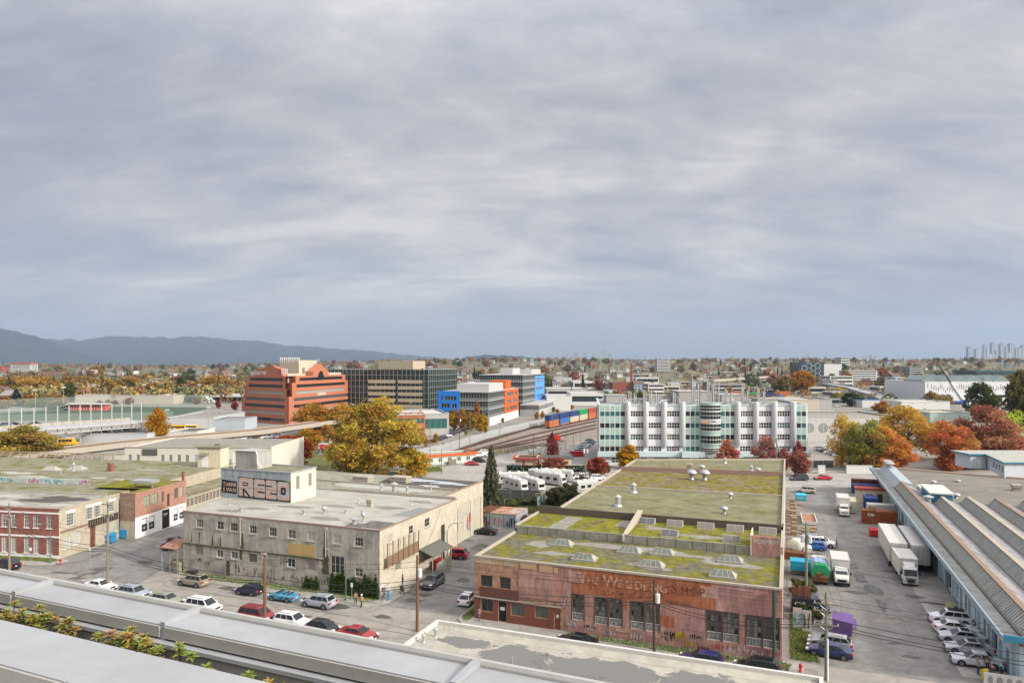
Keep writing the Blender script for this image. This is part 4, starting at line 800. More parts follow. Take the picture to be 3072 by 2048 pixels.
b=MB();b.poly([(-28,.3,7.9),(-.3,.3,7.9),(-.3,13.5,7.9),(-28,13.5,7.9)]);b.build('roof',M('patchy_grey_roof',(.27,.26,.23),.93,.2,.5,col2=(.17,.16,.13),lo=.46,hi=.6),TB)
for i,(q,m)in enumerate([((-8,8.5,6,2.6),'black_felt'),((-16,4,5,1.7),'pale_grey_coating'),((-4,4.0,2.6,1.2),'pale_grey_coating'),((-20,9.5,4,1.4),'pale_grey_coating')]):dpatch(TB,wob(*q,70+i),MATS[m],7.906+i*.002)
b=MB();b.box(.003,.2,4.25,.14,13.3,4.5);b.build('brick_ledge',M('broken_brick',(.2,.12,.09),.95,.4,2),TB)
for k in range(13):b=MB();b.box(.14,6.2+k*.55,3.95,.3,6.35+k*.55,4.95);b.build('canopy_rib',FRAMED,TB)
b=MB();b.box(.14,6.2,4.9,.36,13.2,5.0);b.box(.14,6.2,3.9,.36,13.2,4.0);b.build('canopy_rail',FRAMED,TB)
b=MB();scribble(b,(.02,9.6,1.5),E,Nr,2.6,1.8,5,3,.06,0);scribble(b,(.02,12,1.2),E,Nr,1.2,2.2,3,5,.06,1);b.build('graffiti',[M('spray_silver2',(.45,.47,.5),.8,.2,2),SPC],TB)
# pink brick neighbour, standing forward into the alley
TK=LT('pink_brick_building','pink brick building with a white painted ground floor and faded wall lettering','building',3.0,14.0)
kw=[(2.2,5.4,4.0,7.4),(4.5,5.4,6.2,7.4),(7.2,5.3,7.9,7.3),(8.9,4.2,9.6,6.6),(11.0,5.3,12.2,7.3),(12.6,5.3,13.8,7.3)]
b=MB();b.facade((0,0,3.85),E,Nr,14.6,4.35,[(a,c-3.85,d,e_-3.85)for a,c,d,e_ in kw],.2,0);gfk=[(1.7,.9,3.2,3.3),(3.7,.9,5.2,3.3),(7.4,.1,9.6,3.7),(10.8,.9,12.1,3.3),(12.6,.9,13.9,3.3)]
b.facade((0,0,0),E,Nr,14.6,3.85,gfk,.12,1);b.facade((-3.2,0,0),X,Nf,3.2,8.2,[],.1,2);b.poly([(0,14.6,0),(0,14.6,8.2),(-14,14.6,8.2),(-14,14.6,0)],0);b.build('wall',[PINKB,WHITE,M('faded_mural_brick',(.19,.13,.1),.92,.2,1.2,col2=(.28,.17,.12))],TK)
for i,r in enumerate(kw):window(TK,(0,0,0),E,Nr,r,2 if i not in(2,3)else 1,2,.12,.09,M('rust_frame',(.22,.10,.07),.8,.2,2),[M('green_curtain',(.22,.27,.2),.7,.3,2),M('green_curtain',0),GLASS2,GLASS,GLASS2,BLIND][i])
for i,r in enumerate(gfk):
    b=MB();b.box(-.1,r[0],r[1],-.05,r[2],r[3]);o=b.build('door' if i==2 else 'board',BLACK,TK)
    b=MB();y=(r[0]+r[2])/2
    if i==2:text_mb('AMOR',.42,b,(-.048,r[0]+.4,2.7),E,Nr,0,bold=.01);text_mb('STUDIOS',.2,b,(-.048,r[0]+.5,2.4),E,Nr,0);b.build('lettering',WHITE,o)
    else:
        b.box(-.05,r[0]+.12,r[1]+1.3,-.04,r[2]-.12,r[3]-.15);b.build('panel',WHITE,o);c=MB();c.lathe([(.35,0),(.35,.03)],12,(0,0,0));c.v=[(-.047+p[2],y+p[0],r[1]+.65+p[1])for p in c.v];c.build('emblem',M('grey_emblem',(.25,.25,.25),.7,.1,2),o)
b=MB()
for t,s,z in[('CO.LTD.',.55,7.3),('Seeds',.95,6.05),('BULBS &',.5,5.2),('PLANTS',.5,4.6)]:text_mb(t,s,b,(-3.05,-.01,z),X,Nf,0,bold=.01)
b.build('lettering',M('ghost_sign',(.34,.29,.24),.95,.3,3,col2=(.22,.15,.12)),TK)
b=MB();b.box(-3.2,-.02,.05,-.05,-.003,3.2);b.build('render_patch',SAND,TK)
b=MB();b.poly([(-3.2,0,8.05),(-.3,0,8.05),(-.3,14.6,8.05),(-14,14.6,8.05),(-14,6,8.05),(-3.2,6,8.05)]);b.build('roof',MOSS2,TK)
b=MB();b.box(-.3,0,8.05,.05,14.7,8.3);b.box(-3.25,-.05,8.2,-.3,.25,8.35);b.build('coping',PINKB,TK)
b=MB();b.tube([(-.3,14.2,8.2),(-.3,14.2,10.2)],.28,8);b.build('chimney',M('rust_pipe',(.2,.07,.04),.85,.2,2),TK)
b=MB();b.box(-6,6.1,9.0,-1.4,8.6,9.5);b.box(-5.6,7,8.05,-5.4,7.2,9.0);b.box(-2,7,8.05,-1.8,7.2,9.0);b.build('air_duct',STEEL,TK)
# low shed behind the pink building
TS=LT('low_shed','long low shed with a row of old windows behind the pink brick building','building',2.4,28.8)
sh=[(1+k*1.3,2.6,2.1+k*1.3,4.3)for k in range(12)]
b=MB();b.facade((0,0,0),E,Nr,24,5.0,sh,.15,0);b.poly([(-16,0,0),(0,0,0),(0,0,5),(-16,0,5)]);b.build('wall',SAND,TS)
for i,r in enumerate(sh):window(TS,(0,0,0),E,Nr,r,2,3,.1,.07,OLDW,GLASS2 if i%3 else M('rust_pane',(.17,.08,.05),.8,.3,3))
b=MB();b.box(-16.3,-.3,5.0,.4,24,5.25);b.build('roof',M('mossy_shed_roof',(.21,.2,.155),.95,.25,.5,col2=(.14,.13,.06)),TS)
# mossy warehouse roof further left
TM=LT('mossy_warehouse','wide warehouse with a mossy flat roof and a graffitied parapet','building',-1,14.1)
b=MB();b.box(-90,0,0,-2.2,44,7.6,0,mtop=1);b.build('wall',[SAND,M('mossy_warehouse_roof',(.19,.18,.125),.96,.3,.25,det=9,col2=(.12,.125,.03),lo=.5,hi=.6,bump=.4)],TM)
b=MB();b.box(-90,9.6,7.6,-14.2,9.9,8.7);o=b.build('parapet',M('pale_parapet',(.42,.46,.45),.85,.15,.8),TM)
b=MB()
for k in range(16):scribble(b,(-60+k*2.9,9.595,7.7),X,Nf,2.6,.85,5,90+k,.07,k%4)
b.build('graffiti',[SPC,M('spray_teal',(.12,.33,.3),.8,.2,2),SPW,SPP],o)
b=MB();b.box(-90,-.02,7.5,-2.2,.3,7.95);b.box(-90,24,7.6,-5,24.3,7.85);b.build('coping',RTRIM,TM)
for q in[(-12,17,2.2,1.0),(-19,18,2.4,.9),(-34,17,4,1),(-16,30,3,.5),(-42,21,5,1.4)]:dpatch(TM,wob(*q,int(-q[0])),MATS['pale_grey_coating'],7.609+.001*(q[0]%5),'roof_patch')
for(x,y)in((-38,26),(-33,28)):b=MB();b.loft([[(x-2,y-1.2,7.6),(x+2,y-1.2,7.6),(x+2,y+1.2,7.6),(x-2,y+1.2,7.6)],[(x-1,y-.1,8.5),(x+1,y-.1,8.5),(x+1,y+.1,8.5),(x-1,y+.1,8.5)]]);b.build('skylight',SKF,TM)
b=MB();b.box(-24,26.5,7.6,-23,27.5,9.4);b.build('chimney',BRICK,TM)
vent(TM,-31,24.6,7.6,'lantern',2.2,.25);vent(TM,-31,21,7.6,'pipe',.9,.12)
# old timber railing along the back of that roof
RW=M('weathered_rail_wood',(.36,.30,.22),.9,.2,2)
for k in range(20):
    x=-88+k*2.7;b=MB();b.box(x-.08,43.5,7.6,x+.08,43.66,9.1);b.tube([(x,43.5,8.9),(x+.6,41.9,7.6)],.06,4);b.build('railing_post',RW,TM)
for z in(8.0,8.45,8.95):b=MB();b.box(-89,43.4,z,-36,43.5,z+.2);b.build('rail',RW,TM)
# ---- stair hut on the mossy roof
TH=T('stair_hut','small cream stair hut with a door standing on the mossy roof','building',(*PY(593,1441,166),0)[:1]+(166,7.6),-.1)
b=MB();b.box(0,0,0,5.6,4,4.6);b.build('wall',CREAM,TH);b=MB();b.box(-.4,-.4,4.6,6.0,4.4,4.85);b.box(3.4,1.5,4.85,4.6,2.6,5.4);b.build('roof',M('hut_roof',(.2,.19,.14),.9,.2,1),TH)
b=MB();b.box(1,-.05,.05,2.6,-.002,2.6);b.build('door',WHITE,TH);b=MB();b.poly([(.7,-.9,2.9),(2.9,-.9,2.9),(2.9,-.003,3.4),(.7,-.003,3.4)]);b.build('canopy',M('hut_roof',0),TH)
# ---- blue saw-tooth works on the right
TW=T('saw_tooth_works','long pale blue industrial works with a saw-tooth glazed roof beside the yard','building',W(21.3,83.0),-A)
BLUE=M('pale_blue_wall',(.40,.56,.65),.8,.12,1.0,col2=(.47,.59,.65),streak=.25);BLUE2=M('pale_blue_wall2',(.48,.60,.66),.8,.1,1.0,streak=.25);TEAL=M('teal_fascia',(.035,.19,.30),.5,.1,1.5)
bays=[];yy=2.0
while yy<112:bays.append(yy);yy+=4.6
op=[]
for i,y in enumerate(bays):
    op.append((y+.9,.1,y+3.7,3.6)if i%4==1 else((y+.8,1.3,y+2.0,3.3)if i%2 else(y+1.6,.1,y+2.7,2.4)))
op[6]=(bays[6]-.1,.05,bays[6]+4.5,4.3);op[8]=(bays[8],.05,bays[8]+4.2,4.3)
b=MB();b.facade((0,0,0),E,(-1,0,0),116,5.0,op,.4,0);b.facade((0,0,0),X,Nf,60,5.0,[(4,.1,8,3.8),(12,1.2,15,3.4)],.3,1);b.poly([(0,116,0),(0,116,5),(60,116,5),(60,116,0)][::-1],0);b.build('wall',[BLUE,BLUE2],TW)
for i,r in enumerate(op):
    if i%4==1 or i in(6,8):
        b=MB();b.box(.36,r[0],r[1],.4,r[2],r[3]);b.build('loading_bay_infill',M('painted_bay_shade',(.02,.022,.03),.8,.1,1)if i in(6,8,1)else BLUE2,TW)  # near-black sheets paint the shade inside open bays; the others are doors
    elif i%2:window(TW,(0,0,0),E,(-1,0,0),r,2,3,.15,.07,FRAMED,GLASS)
    else:b=MB();b.box(.3,r[0],r[1],.36,r[2],r[3]);b.build('door',FRAMED if i%3 else TEAL,TW)
for i,y in enumerate(bays):b=MB();b.box(-.28,y-.25,0,-.003,y+.25,4.98);b.build('pilaster',BLUE if i%2 else BLUE2,TW)
b=MB();b.box(-1.75,-1.6,5.02,1.2,118,5.5);b.build('roof_deck',M('grey_deck_felt',(.24,.25,.24),.9,.15,.6,col2=(.18,.185,.18)),TW)
b=MB();b.box(-1.95,-1.8,5.02,-1.76,118,5.62);b.build('edge_fascia',M('blue_grey_gutter',(.25,.33,.38),.6,.12,1.2),TW)
b=MB();b.box(-1.76,-1.85,5.0,60,-1.62,5.64);b.build('front_fascia',TEAL,TW)
b=MB();b.xprism([(-1.6,5.0),(-.02,4.4),(-.02,5.0)],-1.7,40);b.v=[(v[0],v[1],v[2])for v in b.v];b.build('front_soffit',M('brown_soffit',(.26,.12,.055),.8,.2,1.5),TW)
b=MB();b.yprism([(-1.75,4.99),(-.3,4.99),(-.3,4.6),(-.02,4.6),(-.02,4.99)][::-1],-1.5,116);b.build('soffit',M('brown_soffit',0),TW)
SGL=M('saw_glass',(.25,.27,.265),.3,.3,.8,col2=(.17,.18,.19),lo=.45,hi=.6);SBAR=M('saw_bar',(.40,.385,.34),.7,.15,2);SBACK=M('saw_felt',(.25,.245,.25),.95,.3,.9,col2=(.15,.15,.165),lo=.45,hi=.6,bump=.4);RIDGE=M('ridge_flashing',(.36,.32,.25),.75,.15,1.5);RIDGER=M('rusty_ridge',(.24,.17,.12),.85,.25,1.5)
Vend=72.0
for k in range(9):
    ur=1.1+4.5*k;y0,y1=(-1.4,87)if k==0 else(-1.4,Vend)
    base,top=Vector((ur-1.2,0,5.52)),Vector((ur,0,6.85))
    b=MB();b.poly([(base.x,y0,base.z),(top.x,y0,top.z),(top.x,y1,top.z),(base.x,y1,base.z)][::-1]);b.poly([(base.x,y1,base.z),(ur,y1,6.85),(ur+3.3,y1,5.56)]);b.poly([(base.x,y0,base.z),(ur,y0,6.85),(ur+3.3,y0,5.56)][::-1]);o=b.build('saw_tooth',SGL,TW)
    b=MB();b.poly([(ur,y0,6.85),(ur+3.3,y0,5.56),(ur+3.3,y1,5.56),(ur,y1,6.85)]);b.build('back_slope',SBACK,o)
    b=MB();n=int((y1-y0)/.62);nn=Vector((-1.33,0,1.2)).normalized()*.05
    for i in range(n+1):
        y=y0+(y1-y0)*i/n;w=.05 if i%6 else .11;p,q=base+nn*.2,top+nn*.2
        b.loft([[(p.x,y-w,p.z),(p.x,y+w,p.z),(p.x+nn.x,y+w,p.z+nn.z),(p.x+nn.x,y-w,p.z+nn.z)],[(q.x,y-w,q.z),(q.x,y+w,q.z),(q.x+nn.x,y+w,q.z+nn.z),(q.x+nn.x,y-w,q.z+nn.z)]])
    stuff(b.build('glazing_bars',SBAR,o))
    b=MB();b.box(ur-.14,y0,6.8,ur+.5,y1,6.98);b.build('ridge_cap',RIDGER if k%3==0 else RIDGE,o);b=MB();b.box(base.x-.25,y0,5.5,base.x+.02,y1,5.68);b.build('valley_gutter',M('valley_dark',(.12,.105,.09),.9,.25,1),o)
b=MB();b.xprism([(87,5.52),(87,6.95),(114,6.95),(114,5.52)],1.0,1.1);b.loft([[(-.2,87,5.52),(1.0,87,6.9),(3.4,87,6.4),(3.6,87,5.52)],[(-.2,114,5.52),(1.0,114,6.9),(3.4,114,6.4),(3.6,114,5.52)]]);b.build('metal_monitor',M('blue_grey_metal',(.33,.385,.42),.5,.12,1,metal=.2),TW)
for k in range(4):vent(TW,1.6,108+k*1.9,6.7,'cap',1.5,.5)
b=MB();b.poly([W(0,0)[:0]or(3.8,Vend+.3,5.53),(95,Vend+.3,5.53),(95,92,5.53),(40,106,5.53),(3.8,116,5.53)]);b.build('flat_roof',M('tan_gravel_roof',(.195,.178,.15),.95,.18,.2,col2=(.155,.142,.118),stretch=(.4,1.3,1)),TW)
b=MB();b.prism([(3.8,116),(40,106),(95,92),(95,92.5),(40,106.5),(3.8,116.5)],5.2,5.95);b.build('rear_parapet',M('peach_coping',(.47,.36,.28),.85,.1,1),TW)
for(x,y,k,h,r)in[(9.5,78,'mush',1.0,.32),(23,92,'curb',1.3,.7),(44,88,'lantern',.8,.3),(14,100,'mush',.5,.3),(30,84,'pipe',.3,.4),(40,78,'curb',.5,.5),(8.4,95,'mush',.8,.3)]:vent(TW,x,y,5.53,k,h,r)
b=MB();b.box(3.9,70.5,5.53,7.5,80.5,7.3,0);o=b.build('plant_room',TEAL,TW);b=MB();b.box(3.7,70.2,7.3,7.8,80.8,7.55);b.box(4.2,82,5.6,8.2,88,6.3);b.build('roof',M('pale_mint_roof',(.5,.52,.46),.7,.1,1),o)
vent(TW,3.2,68.5,5.55,'cap',1.8,.45)
# blue and white cabin on the flat roof
TC=T('roof_cabin','white cabin with blue fascia and a row of windows on the flat roof','cabin',(113.7,162.6,5.55),0)
cwn=[(1.0+k*2.7,.9,2.6+k*2.7,2.7)for k in range(4)]
dirv=Vector((6,14.8,0));Lw=dirv.length;dirv/=Lw;nrm=Vector((-dirv.y,dirv.x,0))
b=MB();b.facade((0,0,0),dirv,nrm,Lw,3.4,cwn,.1,0);b.facade((0,0,0),X,Nf,30,3.4,[],.1,0);b.build('wall',M('cabin_white',(.52,.56,.6),.8,.12,1,streak=.2),TC)
for r in cwn:window(TC,(0,0,0),dirv,nrm,r,2,1,.08,.15,FRAMEW,GLASS)
b=MB();e0,e1=-nrm*-.5,dirv*Lw;b.prism([(-.6,-.5),(30,-.5),(30,22),(1.2,22),(1.2,14.4),(5.2,14.4)],3.4,3.75,0,1);b.build('roof',[TEAL,M('cabin_roof',(.33,.34,.3),.85,.15,.5,stretch=(.3,2,1))],TC)
b=MB();b.box(1.8,14.9,0,5.8,21,3.39);b.build('porch',MATS['cabin_white'],TC);b=MB();b.box(3.6,14.84,.0,4.6,14.89,2.2);b.build('door',WHITE,TC)
# ================================================================ middle distance
def strip(parent,O,ex,nrm,x0,z0,x1,z1,n,mg,mf=None,depth=.15,name='window_band',bar=.09,rows=1):
    """ribbon window: one glazed band with its bars as a sub-part"""
    O,ex,nrm=Vector(O),Vector(ex),Vector(nrm);up=Vector((0,0,1))
    def pt(x,z,d):return tuple(O+ex*x+up*z+nrm*d)
    fl=ex.cross(up).dot(nrm)<0
    b=MB();q=[pt(x0,z0,-depth+.02),pt(x1,z0,-depth+.02),pt(x1,z1,-depth+.02),pt(x0,z1,-depth+.02)];b.poly(q[::-1]if fl else q);o=b.build(name,mg,parent)
    if mf and n>1:
        b=MB()
        def bx(a0,c0,a1,c1):b.loft([[pt(a0,c0,-depth+.03),pt(a1,c0,-depth+.03),pt(a1,c0,-depth+.09),pt(a0,c0,-depth+.09)],[pt(a0,c1,-depth+.03),pt(a1,c1,-depth+.03),pt(a1,c1,-depth+.09),pt(a0,c1,-depth+.09)]])
        for i in range(n+1):x=x0+(x1-x0)*i/n;bx(max(x0,x-bar/2),z0,min(x1,x+bar/2),z1)
        for i in range(1,rows):z=z0+(z1-z0)*i/rows;bx(x0,z-bar/2,x1,z+bar/2)
        b.build('mullions',mf,o)
    return o
def block(name,label,px0,px1,pyb,pyt,dep,wall,cat='building',rz=0,roofm=None,bands=0,bandm=None,n=10,parent_extra=None,group=None,trim=None,z0=0,side_bands=True):
    """a box building standing on the ground between two picture columns; returns thing, width, height"""
    if pyb<1188:_,Y,z0=PT((px0+px1)/2,pyb);z0-=.6;X0,X1=(px0-CX)*Y/F,(px1-CX)*Y/F
    else:X0,Y,_=P(px0,pyb,z0);X1,_,_=P(px1,pyb,z0)
    w=(X1-X0)/math.cos(rz)if rz else X1-X0;h=(H-(pyt-HY)*Y/F)-z0
    t=T(name,label,cat,(X0,Y,z0),rz,group);b=MB();holes=[]
    if bands:
        fh=h/bands
        for k in range(bands):holes.append((w*.04,k*fh+fh*.32,w*.96,k*fh+fh*.78))
    b.facade((0,0,0),(1,0,0),(0,-1,0),w,h,holes,.2,0)
    sh=[(dep*.06,q[1],dep*.94,q[3])for q in holes]if side_bands else[]
    b.facade((w,0,0),(0,1,0),(1,0,0),dep,h,sh,.2,0);b.facade((0,0,0),(0,1,0),(-1,0,0),dep,h,sh,.2,0);b.poly([(w,dep,0),(0,dep,0),(0,dep,h),(w,dep,h)]);b.build('wall',wall,t)
    b=MB();b.box(.3,.3,h-.6,w-.3,dep-.3,h-.35);b.build('roof',roofm or RFELT,t)
    b=MB();q=.15
    b.box(-q,-q,h,w+q,.3,h+.3);b.box(-q,dep-.3,h,w+q,dep+q,h+.3);b.box(-q,.3,h,.3,dep-.3,h+.3);b.box(w-.3,.3,h,w+q,dep-.3,h+.3);b.build('parapet',trim or wall,t)
    for q in holes:strip(t,(0,0,0),(1,0,0),(0,-1,0),*q,n,bandm or GLASS,FRAMEG,.2)
    for q in sh:strip(t,(w,0,0),(0,1,0),(1,0,0),*q,max(2,int(n*dep/w)),bandm or GLASS,FRAMEG,.2);strip(t,(0,0,0),(0,1,0),(-1,0,0),*q,max(2,int(n*dep/w)),bandm or GLASS,FRAMEG,.2)
    return t,w,h
X,Nf,E,Nr=(1,0,0),(0,-1,0),(0,1,0),(1,0,0)
# ---- white office block with round columns and green glass
YS=221.7;xs0=PY(1797,1395,YS)[0];TG=T('column_office_block','white office block with tall round columns and pale green glass bays','building',(xs0,YS,0),0)
def sx_(p):return(p/3.0625+1750-1797)*YS/F  # zoomed picture column -> metres along the facade
def sz_(p):return H-(960+p/3.0625-HY)*YS/F
SWH=M('office_white',(.60,.61,.64),.6,.05,.5,streak=.12);SGR=M('green_spandrel',(.30,.42,.385),.25,.1,.3,spec=.6);SBL=M('pale_blue_band',(.45,.54,.56),.5,.08,.4)
Wd=sx_(2060);zt=sz_(782);z1f=sz_(1205);zb=sz_(1250)
rows=[(835,882),(942,990),(1048,1096),(1157,1203)];zr=[(sz_(b_),sz_(a_))for a_,b_ in rows]
bayx=[(432,552),(598,717),(765,885),(1440,1562),(1610,1730),(1780,1900)];bays_=[(sx_(a_),sx_(b_))for a_,b_ in bayx]
ES=Vector((4.2,40,0));LS=ES.length;ES=ES/LS;NL=Vector((-ES.y,ES.x,0))  # the plan is slightly skewed
b=MB();b.facade((0,0,0),X,Nf,Wd,zt,[(x0,z0,x1,z1)for x0,x1 in bays_ for z0,z1 in zr],.3,0);b.facade((0,0,0),ES,NL,LS,zt,[(4+6*k,z0,8+6*k,z1)for k in range(6)for z0,z1 in zr],.3,0);b.facade((Wd,0,0),ES,-NL,LS,zt,[(4+6*k,z0,8+6*k,z1)for k in range(6)for z0,z1 in zr],.3,0);b.poly([(Wd+4.2,40,0),(4.2,40,0),(4.2,40,zt),(Wd+4.2,40,zt)]);b.build('wall',SWH,TG)
for k in range(6):
    for z0,z1 in zr:strip(TG,(0,0,0),ES,NL,4+6*k,z0,8+6*k,z1,4,GLASS,FRAMEW,.3,'window');strip(TG,(Wd,0,0),ES,-NL,4+6*k,z0,8+6*k,z1,4,GLASS,FRAMEW,.3,'window')
rn=random.Random(3);gl=[GLASS,GLASS,GLASST,GLASS2]
for x0,x1 in bays_:
    for z0,z1 in zr:strip(TG,(0,0,0),X,Nf,x0,z0,x1,z1,5,rn.choice(gl),FRAMEW,.3,'window',.16,2)
colx=[408,573,741,908,1415,1583,1752,1925]
for c in colx:b=MB();x=sx_(c);b.lathe([(.7,sz_(1160)),(.86,sz_(1157)),(.86,sz_(752)),(.86,sz_(750))],20,(x,-.55,0));o=b.build('column',M('column_metal',(.62,.63,.66),.4,.05,.8,metal=.15),TG);o.data.polygons.foreach_set('use_smooth',[len(p.vertices)==4 for p in o.data.polygons])
def gbay(xa,xb,n,d=.35):
    w=(xb-xa)/n
    lv=[(z1f,zr[3][1])]+[(zr[3][1],zr[2][0]),(zr[2][0],zr[2][1]),(zr[2][1],zr[1][0]),(zr[1][0],zr[1][1]),(zr[1][1],zr[0][0]),(zr[0][0],zr[0][1]),(zr[0][1],zt)]
    lv[0]=zr[3]
    b=MB();b.box(xa-.12,-d,z1f,xb+.12,-.003,zt-.02);o=b.build('glass_bay',FRAMEW,TG)
    for k,(z0,z1)in enumerate(lv):
        m=SGR if k%2 else None
        for i in range(n):
            c=MB();c.poly([(xa+i*w+.1,-d-.012,z0+.06),(xa+(i+1)*w-.1,-d-.012,z0+.06),(xa+(i+1)*w-.1,-d-.012,z1-.06),(xa+i*w+.1,-d-.012,z1-.06)]);c.build('pane',m or rn.choice([GLASST,GLASS,GLASST,GLASS]if k<6 else[GLASS,GLASST]),o)
gbay(sx_(150),sx_(382),5);gbay(sx_(935),sx_(1068),3);gbay(sx_(1256),sx_(1388),3);gbay(sx_(1952),sx_(2045),2)
# curved glass drum in the centre
cxm=sx_(1164);rr=(sx_(1253)-sx_(1075))/2;b=MB()
b.lathe([(rr,z1f),(rr,sz_(755))],36,(cxm,-.4,0));o=b.build('glass_drum',SGR,TG)
for k,(a_,b_)in enumerate([(775,830),(835,905),(945,1010),(1050,1125),(1165,1200)]):
    z0,z1=sz_(b_),sz_(a_);c=MB();n=10
    for i in range(n):
        t0,t1=math.pi*(1+i/n)+.02,math.pi*(1+(i+1)/n)-.02;r2=rr+.03
        c.poly([(cxm+r2*math.cos(t0),-.4+r2*math.sin(t0),z0),(cxm+r2*math.cos(t1),-.4+r2*math.sin(t1),z0),(cxm+r2*math.cos(t1),-.4+r2*math.sin(t1),z1),(cxm+r2*math.cos(t0),-.4+r2*math.sin(t0),z1)])
    c.build('pane_ring',GLASS,o)
    c=MB()
    for z in(z0,(z0+z1)/2,z1):c.lathe([(rr+.04,z-.08),(rr+.09,z-.08),(rr+.09,z+.08),(rr+.04,z+.08)],36,(cxm,-.4,0))
    c.build('ring_bar',FRAMEW,o)
c=MB();c.lathe([(rr+.06,sz_(940)),(rr+.1,sz_(940)),(rr+.1,sz_(908)),(rr+.06,sz_(908))],36,(cxm,-.4,0));c.build('sign_band',WHITE,o)
c=MB();text_mb('STEMCELL',.95,c,(cxm-1.5,-.4-rr-.12,sz_(932)),X,Nf,0,bold=.012);c.build('lettering',FRAMED,o);c=MB();c.box(cxm-3.2,-.55-rr,sz_(936),cxm-2.0,-.5-rr,sz_(914));c.build('emblem',M('orange_mark',(.55,.18,.08),.7,.1,1),o)
b=MB();b.box(-.5,-1.1,zb,Wd+.6,-.003,z1f-.05);b.box(sx_(890),-2.6,zb-.1,sx_(1445),-1.1,z1f+.1);b.build('spandrel_band',SBL,TG)
b=MB();b.box(-.35,-.25,zt,Wd+.35,.4,zt+.35);b.prism([(-.35,.4),(.4,.4),(4.6,40.3),(3.85,40.3)],zt,zt+.35);b.prism([(Wd-.4,.4),(Wd+.35,.4),(Wd+4.55,40.3),(Wd+3.8,40.3)],zt,zt+.35);b.build('parapet',SBL,TG)
b=MB();b.poly([(.4,.4,zt-.3),(Wd-.4,.4,zt-.3),(Wd+3.8,39.9,zt-.3),(4.6,39.9,zt-.3)]);b.build('roof',M('grey_gravel_roof',(.2,.19,.175),.95,.2,.6),TG)
for k in range(9):strip(TG,(0,0,0),X,Nf,4+k*6.7,1.0,8.5+k*6.7,zb-.5,4,GLASS,FRAMEW,-.03,'window',.15,2)
# roof plant: ducts and rows of exhaust stacks
for(x0,y0,x1,y1,h)in[(29,16,40,30,3.6),(5,20,12,28,2.2),(20,22,27,30,2.0),(44,18,52,30,2.4),(13,8,17,12,1.5),(54,10,60,18,1.4)]:
    b=MB();b.box(x0,y0,zt-.3,x1,y1,zt+h);b.box(x0-.2,y0-.2,zt+h,x1+.2,y1+.2,zt+h+.15);b.build('plant_housing',M('plant_grey',(.34,.33,.31),.7,.12,.8),TG)
for p,n,h in[(395,2,3.2),(485,3,4.4),(640,4,4.6),(730,2,3.6),(893,2,4.0),(1100,4,8.5),(1255,5,8.2),(1400,3,5.0),(1565,4,5.8),(1715,4,5.4)]:
    for k in range(n):
        b=MB();x=sx_(p)+(k-n/2)*.9;y=6+(k%2)*1.4;b.tube([(x,y,zt-.3),(x,y,zt+h*(1-.12*(k%3)))],.22,8);b.build('exhaust_stack',STEEL,TG)
    b=MB();x=sx_(p)
    for s in(-1,1):b.tube([(x+s*1.4,5.6,zt-.3),(x+s*.4,6.4,zt+h*.7)],.06,4);b.tube([(x+s*1.4,8,zt-.3),(x+s*.4,7,zt+h*.7)],.06,4)
    b.tube([(x-1.2,6,zt+h*.25),(x+1.2,6,zt+h*.25)],.05,4);b.build('stack_frame',STEEL,TG)
b=MB()
for k in range(5):x=6+k*11;b.tube([(x,9,zt+.2),(x+4,9,zt+.2),(x+5,10.5,zt+.9),(x+7,12,zt+.9)],.35,8)
stuff(b.build('duct_runs',STEEL,TG))
# ---- red stepped office building
RB=M('terracotta_panel',(.42,.15,.085),.8,.07,.6,col2=(.37,.13,.075),streak=.15);RB2=M('beige_concrete',(.45,.40,.32),.85,.1,.5)
c0=Vector(P(865,1274));lft=Vector(P(725,1262));rgt=Vector(P(1055,1244))
TU=T('red_office_building','terracotta red stepped office building with rows of ribbon windows and roof signs','building',c0,0)
def wing(dst,nm,stair,sgn,oth):
    d=dst-c0;L=d.length;ex=d/L;nr=Vector((ex.y,-ex.x,0))*sgn;fh=3.55;nf=7
    for k in range(nf):
        x0,x1=stair(k,L);b=MB();q=(x0+(x1-x0)*.07,.95,x1-(x1-x0)*.07,2.6);z=k*fh+.4
        b.facade(ex*x0+Vector((0,0,z if k else 0)),ex,nr,x1-x0,fh if k else fh+.4,[(q[0]-x0,q[1]+(0 if k else .4),q[2]-x0,q[3]+(0 if k else .4))],.25,0)
        e0,e1=ex*x0,ex*x1;dp=oth*14
        b.poly([e1+Vector((0,0,z)),e1+dp+Vector((0,0,z)),e1+dp+Vector((0,0,z+fh)),e1+Vector((0,0,z+fh))]);[b.poly([e0+Vector((0,0,z)),e0+dp+Vector((0,0,z)),e0+dp+Vector((0,0,z+fh)),e0+Vector((0,0,z+fh))][::-1])]if x0>2.5 else 0;b.poly([e0+Vector((0,0,z+fh)),e1+Vector((0,0,z+fh)),e1+dp+Vector((0,0,z+fh)),e0+dp+Vector((0,0,z+fh))])
        o=b.build('wall',RB,TU);n=max(4,int((q[2]-q[0])/1.3))
        strip(TU,ex*0+Vector((0,0,z)),ex,nr,q[0],q[1],q[2],q[3],n,[GLASS,BLIND,GLASS,GLASS2,BLIND,GLASS,GLASS][k%7],FRAMED,.25)
    return ex,nr,L
exL,nL,LL=wing(lft,'w',lambda k,L:(L*.0+(2.0 if k>4 else(1.0 if k>3 else 0))+.3,L-(k>2)*1.2-(k>3)*1.6-(k>4)*1.4-(k>5)*1.6),-1,(rgt-c0).normalized())
exR,nR,LR=wing(rgt,'w',lambda k,L:(0.3+(3.4 if k>3 else 0)+(3.4 if k>5 else 0),L-(4.5 if k>3 else 0)-(4 if k>5 else 0)),1,(lft-c0).normalized())
zt7=7*3.55+.4
